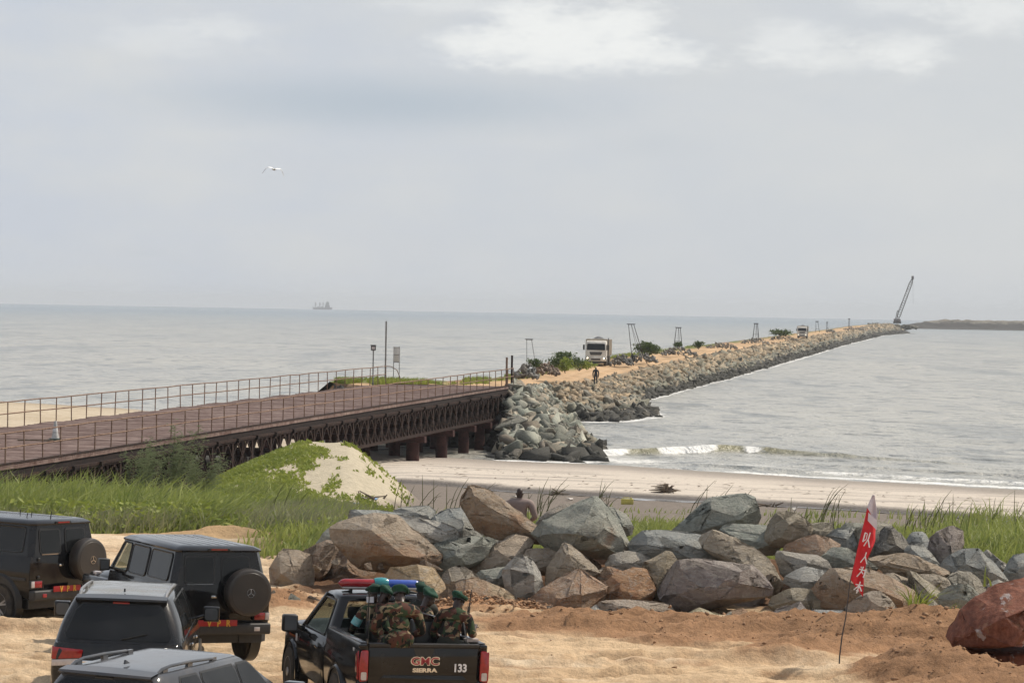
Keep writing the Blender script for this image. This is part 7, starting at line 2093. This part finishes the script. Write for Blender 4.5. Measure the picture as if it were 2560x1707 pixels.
# ------------------------------------------------------------------ dump trucks
def lamp_mat():
    t = NT('lit_headlamp'); t.fin((.9, .85, .7), .2)
    t.b.inputs['Emission Color'].default_value = (1, .85, .6, 1); t.b.inputs['Emission Strength'].default_value = 2.2
    return t.m
def dump_truck():
    """front faces -y"""
    e = empty('dump_truck', (0, 0, 0)); lm = lamp_mat() if 'lit_headlamp' not in MATS else MATS['lit_headlamp']
    b = MB(); V = b.grid([[(x * w, y, z) for x in (-1.22, 1.22)] for w, y, z in ((1, 0, .75), (1, -.02, 1.15), (1, 0, 1.75), (.965, .17, 2.62), (.93, .35, 2.86), (.93, 1.6, 2.92), (1, 1.7, 2.75), (1, 1.7, .75))], closed=False)
    b.bm.faces.new([r[0] for r in V][::-1]); b.bm.faces.new([r[1] for r in V]); b.bm.faces.new([V[0][0], V[0][1], V[-1][1], V[-1][0]])
    b.build('cab', MATS['truck_white'], e, bevel=.05, seg=3)
    b = MB(); b.plate([(x, .0 + (z - 1.75) * .2 - .012, z) for x, z in rpoly([(-1.08, 1.83), (1.08, 1.83), (1.03, 2.58), (-1.03, 2.58)], .12)], .012, (0, -1, .2)); b.build('windscreen', MATS['mirror_glass'] if False else MATS['tinted_glass'], e)
    b = MB(); b.plate([(x, -.022, z) for x, z in rpoly([(-.75, 1.62), (.75, 1.62), (.62, 1.26), (-.62, 1.26)], .06)], .02, (0, -1, 0)); g = b.build('grille', MATS['dark_trim'], e)
    for z in (1.34, 1.44, 1.54):
        b = MB(); b.box((-.62, -.052, z - .01), (.62, -.044, z + .01)); b.build('grille_bar', MATS['alloy'], g)
    b = MB(); b.box((-1.24, -.12, .55), (1.24, .25, 1.05)); b.build('front_bumper', MATS['truck_white'], e, bevel=.06, seg=3)
    b = MB(); b.box((-.55, -.13, .66), (.55, -.11, .86)); b.build('bumper_grille', MATS['dark_trim'], e)
    b = MB(); b.box((-1.0, -.05, .30), (1.0, .1, .54)); b.build('under_guard', MATS['dark_trim'], e)
    for s in (-1, 1):
        b = MB(); b.box((s * .98 - .2, -.135, .78), (s * .98 + .2, -.118, 1.0)); b.build('headlamp_housing', MATS['mirror_glass'], e)
        b = MB(); b.lathe([(.11, 0), (.10, -.02), (.001, -.03)], 14, axis='y', cen=(s * .95, -.137, .89)); b.build('headlight', lm, e)
        b = MB(); b.box((s * 1.42 - .1, .1, 1.85), (s * 1.42 + .1, .2, 2.45)); b.bar((s * 1.2, .2, 2.4), (s * 1.4, .15, 2.4), .03); b.bar((s * 1.2, .2, 1.9), (s * 1.4, .15, 1.9), .03); b.build('wing_mirror', MATS['dark_trim'], e, bevel=.02)
        b = MB(); b.plate([(s * 1.225, y, z) for y, z in rpoly([(.35, 1.85), (1.3, 1.85), (1.3, 2.5), (.5, 2.5)], .08)], .01, (s, 0, 0)); b.build('window', MATS['tinted_glass'], e)
        for y in (1.0, 2.7, 6.2, 7.55):
            b = MB(); b.lathe([(.30, -.16), (.52, -.17), (.54, -.12), (.54, .12), (.52, .17), (.30, .16)], 20, axis='x'); w = b.build('wheel', MATS['tyre_rubber'], e, loc=(s * 1.05, y, .54))
            b = MB(); b.lathe([(.32, s * .15), (.30, s * .10), (.14, s * .05), (.13, s * .17), (.001, s * .18)], 14, axis='x'); b.build('rim', MATS['steel_wheel'], w)
        b = MB(); b.box((s * 1.05 - .2, .3, 1.06), (s * 1.05 + .2, 1.7, 1.12)); b.build('mud_guard', MATS['dark_trim'], e)
    b = MB(); b.box((-.5, .3, .7), (.5, 8.4, 1.0)); b.box((-1.1, 3.6, .55), (1.1, 5.2, 1.0)); b.build('chassis', MATS['dark_trim'], e)
    # tipping body
    b = MB()
    for s in (-1, 1): b.box((s * 1.22 - .05, 1.9, 1.15), (s * 1.22 + .05, 8.6, 3.05))
    b.box((-1.27, 1.85, 1.15), (1.27, 1.95, 3.12)); b.box((-1.2, 8.5, 1.15), (1.2, 8.6, 3.0)); b.box((-1.2, 1.9, 1.12), (1.2, 8.6, 1.22))
    b.box((-1.27, 1.78, 3.0), (1.27, 1.98, 3.12))
    for y in np.linspace(2.3, 8.3, 8):
        for s in (-1, 1): b.box((s * 1.31 - .05, y - .06, 1.15), (s * 1.31 + .05, y + .06, 3.05))
    b.build('tipping_body', MATS['truck_body_tan'], e)
    rg = random.Random(2); b = MB(); rows = []
    for i in range(12):
        y = 2.0 + i * .58; row = []
        for k in range(9):
            x = (k / 8 - .5) * 2.3; z = 2.75 + .62 * max(0, 1 - (abs(x) / 1.2) ** 1.3) * max(.1, 1 - ((y - 4.6) / 3.8) ** 2) + rg.uniform(-.06, .06); row.append((x, y, z))
        rows.append(row)
    b.grid(rows); b.build('rock_load', MATS['dark_beam'] if False else simple('load_stone', (.10, .105, .11), (.05, .05, .055), 2, .95, bump=.6, bscale=4, bdist=.1), e, ang=10)
    b = MB(); b.tube([(1.34, 1.82, 1.2), (1.34, 1.82, 3.25)], .05, 8); b.build('exhaust_pipe', MATS['dark_trim'], e)
    return e
dt = dump_truck(); p = at(1489, 914, -.32)
dt.location = (p.x, p.y, -.34); dt.rotation_euler = (0, 0, R(-5.5))
tag(dt, 'white dump truck with lit headlights loaded with dark stone on the jetty road', 'dump truck', 'dump trucks on the jetty')
d2 = copy_tree(dt); p = at(2005, 845.5, -.15); d2.location = p; d2.rotation_euler = (0, 0, R(-8))
tag(d2, 'distant dump truck far down the jetty road, hazy and small', 'dump truck', 'dump trucks on the jetty')

# ------------------------------------------------------------------ people
def person(M, label, group=None, pose='stand', top='camouflage', low='dark_trousers', shoes='boot_black', lean=0.0, side=0.0, twist=0.0, head_yaw=0.0, head_pitch=0.0,
           armL=None, armR=None, legs=None, beret=None, mask=False, head_at=None, bulk=1.0, sleeves='long', band=None, collar=False):
    """facing +y, z up; origin at the feet (stand) or on the seat (sit); armL/armR: (elbow, wrist) relative to the shoulder"""
    e = empty('person', (0, 0, 0)); e.matrix_world = M; tag(e, label, 'person', group)
    pz = .96 if pose == 'stand' else .10
    RX = Euler((-lean, side, twist)).to_matrix()
    def up(x, y, z): return RX @ Vector((x, y, z - pz)) + Vector((0, 0, pz))
    V = []; E = []; Rd = []; T = []
    def nd(p, r, par=None, t='shirt'):
        V.append(Vector(p)); Rd.append(r if isinstance(r, tuple) else (r, r)); T.append(t)
        if par is not None: E.append((par, len(V) - 1))
        return len(V) - 1
    B = bulk
    pel = nd((0, 0, pz), (.145 * B, .115 * B), None, 'trousers')
    sp = nd(up(0, .01, pz + .15), (.145 * B, .115 * B), pel, 'shirt')
    ch = nd(up(0, .0, pz + .33), (.165 * B, .125 * B), sp, 'shirt')
    ct = nd(up(0, -.005, pz + .45), (.12 * B, .10 * B), ch, 'shirt')
    nk = nd(up(0, .0, pz + .535), .062, ct, 'skin')
    HM = RX @ Euler((head_pitch, 0, head_yaw)).to_matrix(); hb = up(0, .01, pz + .60)
    def hd(x, y, z): return hb + HM @ Vector((x, y, z))
    if head_at is not None: e.location = Vector(head_at) - M.to_3x3() @ hd(0, .01, .09)
    h0 = nd(hd(0, .02, .02), (.068, .075), nk, 'skin'); h1 = nd(hd(0, .015, .10), (.080, .095), h0, 'skin'); h2 = nd(hd(0, .0, .165), (.068, .078), h1, 'skin')
    nd(hd(0, .115, .055), .014, h0, 'skin')                       # nose
    nd(hd(0, .09, -.02), .022, h0, 'skin')                        # chin
    for s in (-1, 1): nd(hd(s * .088, .0, .055), (.012, .022), h0, 'skin')      # ears
    # shoulders, arms, hands
    for s, arm in ((-1, armL), (1, armR)):
        sh = nd(up(s * .125 * B, 0, pz + .455), (.085 * B, .085 * B), ct, 'shirt')
        s2p = up(s * .205 * B, -.005, pz + .435); s2 = nd(s2p, .070 * B, sh, 'shirt')
        el, wr = arm if arm else ((s * .06, -.02, -.29), (s * .05, .08, -.52))
        elp = s2p + RX @ Vector(el); wrp = s2p + RX @ Vector(wr)
        m1 = nd(s2p.lerp(elp, .5), .058 * B, s2, 'shirt'); en = nd(elp, .047 * B, m1, 'shirt')
        wt = 'shirt' if sleeves == 'long' else 'skin'
        m2 = nd(elp.lerp(wrp, .5), .043, en, wt); wn_ = nd(wrp, .029, m2, wt)
        d = (wrp - elp).normalized(); sd_ = d.cross(Vector((0, 0, 1))); sd_ = sd_.normalized() if sd_.length > .1 else Vector((1, 0, 0)); dn = d.cross(sd_)
        pa = nd(wrp + d * .055, (.026, .036), wn_, 'skin')
        for k, (o_, ln) in enumerate(((-.027, .062), (-.009, .075), (.009, .070), (.027, .055))):
            f1 = nd(wrp + d * .095 + sd_ * o_, .0105, pa, 'skin'); f2 = nd(wrp + d * (.095 + ln * .55) + sd_ * o_ * 1.1 + dn * .012, .0095, f1, 'skin'); nd(wrp + d * (.095 + ln * .85) + sd_ * o_ * 1.1 + dn * .036, .0085, f2, 'skin')
        t1 = nd(wrp + d * .05 + sd_ * .040 + dn * .012, .012, pa, 'skin'); nd(wrp + d * .085 + sd_ * .055 + dn * .03, .010, t1, 'skin')
    for s in (-1, 1):
        hp = nd((s * .10 * B, 0, pz - .03), (.105 * B, .105 * B), pel, 'trousers')
        if legs: kn, an = legs[0 if s < 0 else 1]
        elif pose == 'stand': kn, an = (s * .11, .01, .50), (s * .12, -.02, .09)
        else: kn, an = (s * .14, .44, .13), (s * .15, .46, -.34)
        kn, an = Vector(kn), Vector(an); hpv = Vector((s * .10 * B, 0, pz - .03))
        a = nd(hpv.lerp(kn, .5), .082 * B, hp, 'trousers'); k_ = nd(kn, .060, a, 'trousers'); c_ = nd(kn.lerp(an, .4), .058, k_, 'trousers'); n_ = nd(an, .044, c_, 'boots')
        f_ = nd(an + Vector((0, .07, -.045)), (.040, .035), n_, 'boots'); nd(an + Vector((s * .01, .165, -.055)), (.036, .026), f_, 'boots')
    me = bpy.data.meshes.new('sk'); me.from_pydata([v[:] for v in V], E, []); me.update()
    tmp = bpy.data.objects.new('sk', me); COL.objects.link(tmp)
    md = tmp.modifiers.new('s', 'SKIN'); md.use_smooth_shade = True; md.branch_smoothing = .35
    sk = me.skin_vertices[0].data if me.skin_vertices else None
    if sk is None:
        bpy.context.view_layer.objects.active = tmp
        bm0 = bmesh.new(); bm0.from_mesh(me); lay = bm0.verts.layers.skin.verify()
        for i, v in enumerate(bm0.verts): v[lay].radius = Rd[i]; v[lay].use_root = (i == 0)
        bm0.to_mesh(me); bm0.free()
    else:
        for i, r in enumerate(Rd): sk[i].radius = r
        sk[0].use_root = True
    tmp.modifiers.new('u', 'SUBSURF').levels = 1
    dg = bpy.context.evaluated_depsgraph_get(); dg.update(); full = bpy.data.meshes.new_from_object(tmp.evaluated_get(dg))
    bpy.data.objects.remove(tmp); full.materials.clear(); full.name = 'body'
    ob = link('body', full, MATS['brown_skin'], e)
    # nearest bone decides which garment a face carries
    co = np.array([v.co[:] for v in full.vertices]); nr = np.array([v.normal[:] for v in full.vertices])
    A = np.array([V[a][:] for a, b_ in E]); Bq = np.array([V[b_][:] for a, b_ in E]); rad = np.array([(sum(Rd[a]) + sum(Rd[b_])) / 4 for a, b_ in E])
    AB = Bq - A; L2 = (AB ** 2).sum(1)
    cen = np.array([p_.center[:] for p_ in full.polygons])
    t_ = np.clip(((cen[:, None, :] - A) * AB).sum(2) / L2, 0, 1); dist = np.linalg.norm(cen[:, None, :] - A - AB * t_[..., None], axis=2) - rad
    near = dist.argmin(1); tt = t_[np.arange(len(cen)), near]
    kind = [T[E[i][1]] if (t > .45 or T[E[i][0]] == T[E[i][1]]) else T[E[i][0]] for i, t in zip(near, tt)]
    for garment, mat, off in (('shirt', top, .014), ('trousers', low, .010), ('boots', shoes, .012)):
        fi = [i for i, k in enumerate(kind) if k == garment]
        if not fi: continue
        used = sorted({v for i in fi for v in full.polygons[i].vertices}); mp_ = {v: k for k, v in enumerate(used)}
        vv = [tuple(co[v] + nr[v] * off * (1 + .5 * mn.noise(Vector(co[v]) * 9))) for v in used]
        gm = bpy.data.meshes.new(garment); gm.from_pydata(vv, [], [[mp_[v] for v in full.polygons[i].vertices] for i in fi]); gm.update()
        gm.polygons.foreach_set('use_smooth', [True] * len(gm.polygons))
        g = link(garment, gm, MATS[mat], e)
    def hat_frame(o): 
        o.matrix_parent_inverse = Matrix.Identity(4); mm = HM.to_4x4(); mm.translation = hb; o.matrix_local = mm
    if beret:
        b = MB(); rows = []
        for k, (r, z) in enumerate(((.094, .10), (.100, .115), (.100, .135), (.128, .150), (.140, .172), (.125, .196), (.08, .212), (.01, .216))):
            ring = []
            for j in range(20):
                a = 2 * PI * j / 20; sl = .035 * max(0, k - 2) / 5
                ring.append((r * math.cos(a) * .95 + sl * .9 + .0, r * math.sin(a) * 1.02 - .01, z - .045 * math.cos(a) * (1 if k > 2 else 0) * .8 + .006 * math.sin(3 * a)))
            rows.append(ring)
        V_ = b.grid(rows, closed=True); b.bm.faces.new(V_[-1]); hat_frame(b.build('beret', MATS[beret], e, ang=70))
        b = MB(); b.lathe([(.098, .092), (.103, .095), (.103, .118), (.098, .12)], 20); hat_frame(b.build('beret_band', MATS['dark_trim'], e))
    if mask:
        b = MB(); rows = []
        for k in range(7):
            a = -1.15 + 2.3 * k / 6; rows.append([(math.sin(a) * .094, math.cos(a) * .118 + .006, z) for z in (-.045, .0, .05)])
        b.grid(rows); hat_frame(b.build('face_mask', MATS['mask_white'], e, ang=80))
    for s in (-1, 1):       # eyes
        b = MB(); b.lathe([(.001, -.011), (.009, -.006), (.011, 0), (.009, .006), (.001, .011)], 8, cen=(s * .032, .098, .075)); hat_frame(b.build('eye', MATS['white_board'], e))
    if collar:
        b = MB(); c0 = up(0, 0, pz + .52); b.lathe([(.075, -.03), (.085, .0), (.078, .03), (.070, .028)], 16, cen=c0); b.build('collar', MATS[top], e, ang=60)
    if band:
        s, mt = band; arm = armL if s < 0 else armR; s2p = up(s * .205 * B, -.005, pz + .435); elp = s2p + RX @ Vector(arm[0])
        a, c = s2p.lerp(elp, .45), s2p.lerp(elp, .85); b = MB(); b.tube([a, c], .078 * B, 12, cap=False); b.build('armband', MATS[mt], e)
    return e

def rifle(M, label):
    e = empty('rifle', (0, 0, 0)); e.matrix_world = M; tag(e, label, 'rifle', 'rifles of the soldiers in the pickup')
    b = MB(); b.box((-.02, -.12, -.035), (.02, .14, .03)); b.bar((0, -.06, -.03), (0, -.09, -.12), .03, .04); b.build('receiver', MATS['gun_metal'], e, bevel=.004)
    b = MB(); b.tube([(0, .14, .01), (0, .62, .01)], .009, 8); b.tube([(0, .18, .032), (0, .42, .032)], .008, 8); b.box((-.004, .56, .01), (.004, .58, .055)); b.build('barrel', MATS['gun_metal'], e)
    b = MB(); b.box((-.022, .16, -.02), (.022, .36, .03)); b.build('hand_guard', MATS['driftwood'], e, bevel=.006)
    b = MB(); b.plate([(-.012, .02, -.03), (-.012, .09, -.03), (-.012, .13, -.16), (-.012, .16, -.24), (-.012, .09, -.26), (-.012, .05, -.15)], .024, (1, 0, 0)); b.build('magazine', MATS['gun_metal'], e)
    b = MB(); b.plate([(-.015, -.12, .02), (-.015, -.12, -.03), (-.015, -.38, -.10), (-.015, -.39, .01)], .03, (1, 0, 0)); b.build('stock', MATS['driftwood'], e)
    return e

def onT(x, y, z, yaw, pitch=0.0, roll=0.0): return TM @ Matrix.Translation((x, y, z)) @ Euler((pitch, roll, R(yaw))).to_matrix().to_4x4()
SG = 'soldiers in the bed of the pickup'
person(onT(-.66, .42, 1.44, 20), 'soldier in dark camouflage with a white face mask, leftmost in the pickup bed', SG, 'sit', head_at=atD(933, 1483, 41.0), low='dark_olive_cloth', lean=.05, head_yaw=R(88), head_pitch=-.05, beret='beret_dark', mask=True,
       armL=((-.10, .12, -.27), (.02, .34, -.36)), armR=((.12, .06, -.28), (.0, .26, -.38)), legs=(((-.14, .42, .06), (-.13, .36, -.44)), ((.16, .44, .06), (.2, .40, -.44))), band=(-1, 'armband_teal'))
person(onT(-.36, .30, 1.30, -95), 'soldier whose green beret shows between the masked one and the broad camouflaged back', SG, 'sit', head_at=atD(964, 1487, 40.9), low='dark_olive_cloth', lean=.12, head_yaw=R(40), head_pitch=-.35, beret='beret_green',
       armL=((-.10, .10, -.27), (.0, .30, -.33)), armR=((.10, .10, -.27), (.0, .30, -.33)), legs=(((-.13, .40, .04), (-.13, .38, -.36)), ((.13, .40, .04), (.13, .38, -.36))))
person(onT(-.20, -.78, 1.40, 2), 'soldier with his broad camouflaged back to the camera sitting by the tailgate', SG, 'sit', head_at=atD(999, 1487, 39.5), low='camouflage', lean=.30, side=.07, head_yaw=R(10), head_pitch=-.25, beret='beret_green', bulk=1.26,
       armL=((-.13, .10, -.27), (-.02, .34, -.30)), armR=((.13, .10, -.27), (.02, .34, -.30)), legs=(((-.17, .42, .0), (-.17, .42, -.46)), ((.17, .42, .0), (.17, .42, -.46))))
person(onT(.22, .62, 1.32, 0), 'soldier in dark clothes sitting deepest in the bed with the highest right beret', SG, 'sit', head_at=atD(1055, 1478, 41.3), top='dark_olive_cloth', low='dark_olive_cloth', lean=-.05, beret='beret_dark',
       armL=((-.10, .12, -.27), (.0, .34, -.30)), armR=((.10, .12, -.27), (.0, .34, -.30)), legs=(((-.13, .24, .10), (-.13, .2, -.38)), ((.13, .24, .10), (.13, .2, -.38))))
person(onT(.40, .08, 1.28, -80), 'soldier in side view with a bright green beret and blue scarf between two others', SG, 'sit', head_at=atD(1073, 1494, 40.6), top='camouflage', low='dark_olive_cloth', lean=.15, head_yaw=R(-5), head_pitch=-.3, beret='beret_green',
       armL=((-.10, .12, -.27), (.0, .32, -.25)), armR=((.10, .12, -.27), (.0, .32, -.25)), legs=(((-.13, .30, .0), (-.13, .34, -.36)), ((.13, .30, .0), (.13, .34, -.36))))
person(onT(.74, -.35, 1.44, -38), 'soldier at the right bed side with a tilted beret and bare forearm holding a rifle', SG, 'sit', head_at=atD(1147, 1502, 39.9), top='camouflage', low='dark_olive_cloth', lean=.42, head_yaw=R(-18), head_pitch=-.1, beret='beret_green', sleeves='short', bulk=1.08,
       armL=((-.12, .10, -.27), (.05, .32, -.32)), armR=((.10, .10, -.26), (.02, .30, -.06)), legs=(((-.14, .40, .02), (-.12, .36, -.46)), ((.16, .40, .02), (.16, .38, -.46))))
rifle(onT(1.02, .04, 1.52, -10, 1.45, .1), 'black rifle held upright at the right side of the pickup bed')
rifle(onT(.93, -.12, 1.50, 40, 1.35, 0), 'black rifle leaning beside the upright one at the right bed side')
rifle(onT(-.62, -.15, 1.50, -20, 1.5, 0), 'black rifle standing between the masked soldier and the camouflaged back')
def gear():
    e = empty('equipment_case', (0, 0, 0), label='tall black case with an inverted V rib standing in the pickup bed', cat='case'); e.matrix_world = onT(.28, -.45, .85, 0)
    b = MB(); b.box((-.27, -.18, 0), (.27, .18, .86)); b.build('case_body', MATS['dark_trim'], e, bevel=.03)
    b = MB(); b.bar((-.22, -.186, .02), (-.02, -.186, .62), .05, .02); b.bar((.22, -.186, .02), (.02, -.186, .62), .05, .02); b.build('rib', MATS['black_plastic'], e)
    b = MB(); b.plate([(-.34, -.2, 1.02), (.28, -.2, .865), (.28, .2, .865), (-.34, .2, 1.02)], .012, (0, 0, 1)); b.build('lid', MATS['mid_grey_paint'], e, bevel=.004)
    e2 = empty('paper_box', (0, 0, 0), label='small pale box on the right rear corner of the pickup bed', cat='box'); e2.matrix_world = onT(.80, -1.0, 1.45, 10)
    b = MB(); b.box((-.10, -.07, 0), (.10, .07, .05)); b.build('box_body', MATS['cloth_pale'], e2, bevel=.006)
    b = MB(); b.box((-.102, -.01, .0), (.102, .01, .053)); b.build('tape', MATS['litter_pale'], e2)
gear()

# the man behind the boulders, seen from the back
mp = atD(1298, 1300, 64.4); mz = zs(mp.x, mp.y)
top_z = atD(1298, 1212, 64.4).z; sc = (top_z - mz) / 1.79
e = person(Matrix.Translation((mp.x, mp.y, mz)) @ Matrix.Scale(sc, 4), 'man in a taupe long sleeved shirt standing with his back turned behind the leaning slab', None, 'stand', top='taupe_cloth', low='taupe_cloth', bulk=1.22, collar=True,
       armL=((-.085, -.04, -.29), (.0, .18, -.36)), armR=((.095, -.05, -.29), (-.02, .16, -.40)))
p = at(1489, 962, -1.0)
person(Matrix.Translation((p.x, p.y, -1.02)), 'person in dark clothes standing at the edge of the rocky point, arms at the sides', None, 'stand', top='navy_cloth', low='navy_cloth', armL=((-.07, 0, -.29), (-.05, .05, -.54)), armR=((.07, 0, -.29), (.05, .05, -.54)))
p = at(1581, 918, -.65)
person(Matrix.Translation((p.x, p.y, -.68)) @ Matrix.Rotation(2.6, 4, 'Z'), 'person in dark clothes on the road edge right of the nearer dump truck', None, 'stand', top='navy_cloth', low='dark_trousers', armL=((-.07, 0, -.29), (-.05, .05, -.54)), armR=((.07, 0, -.29), (.05, .05, -.54)))
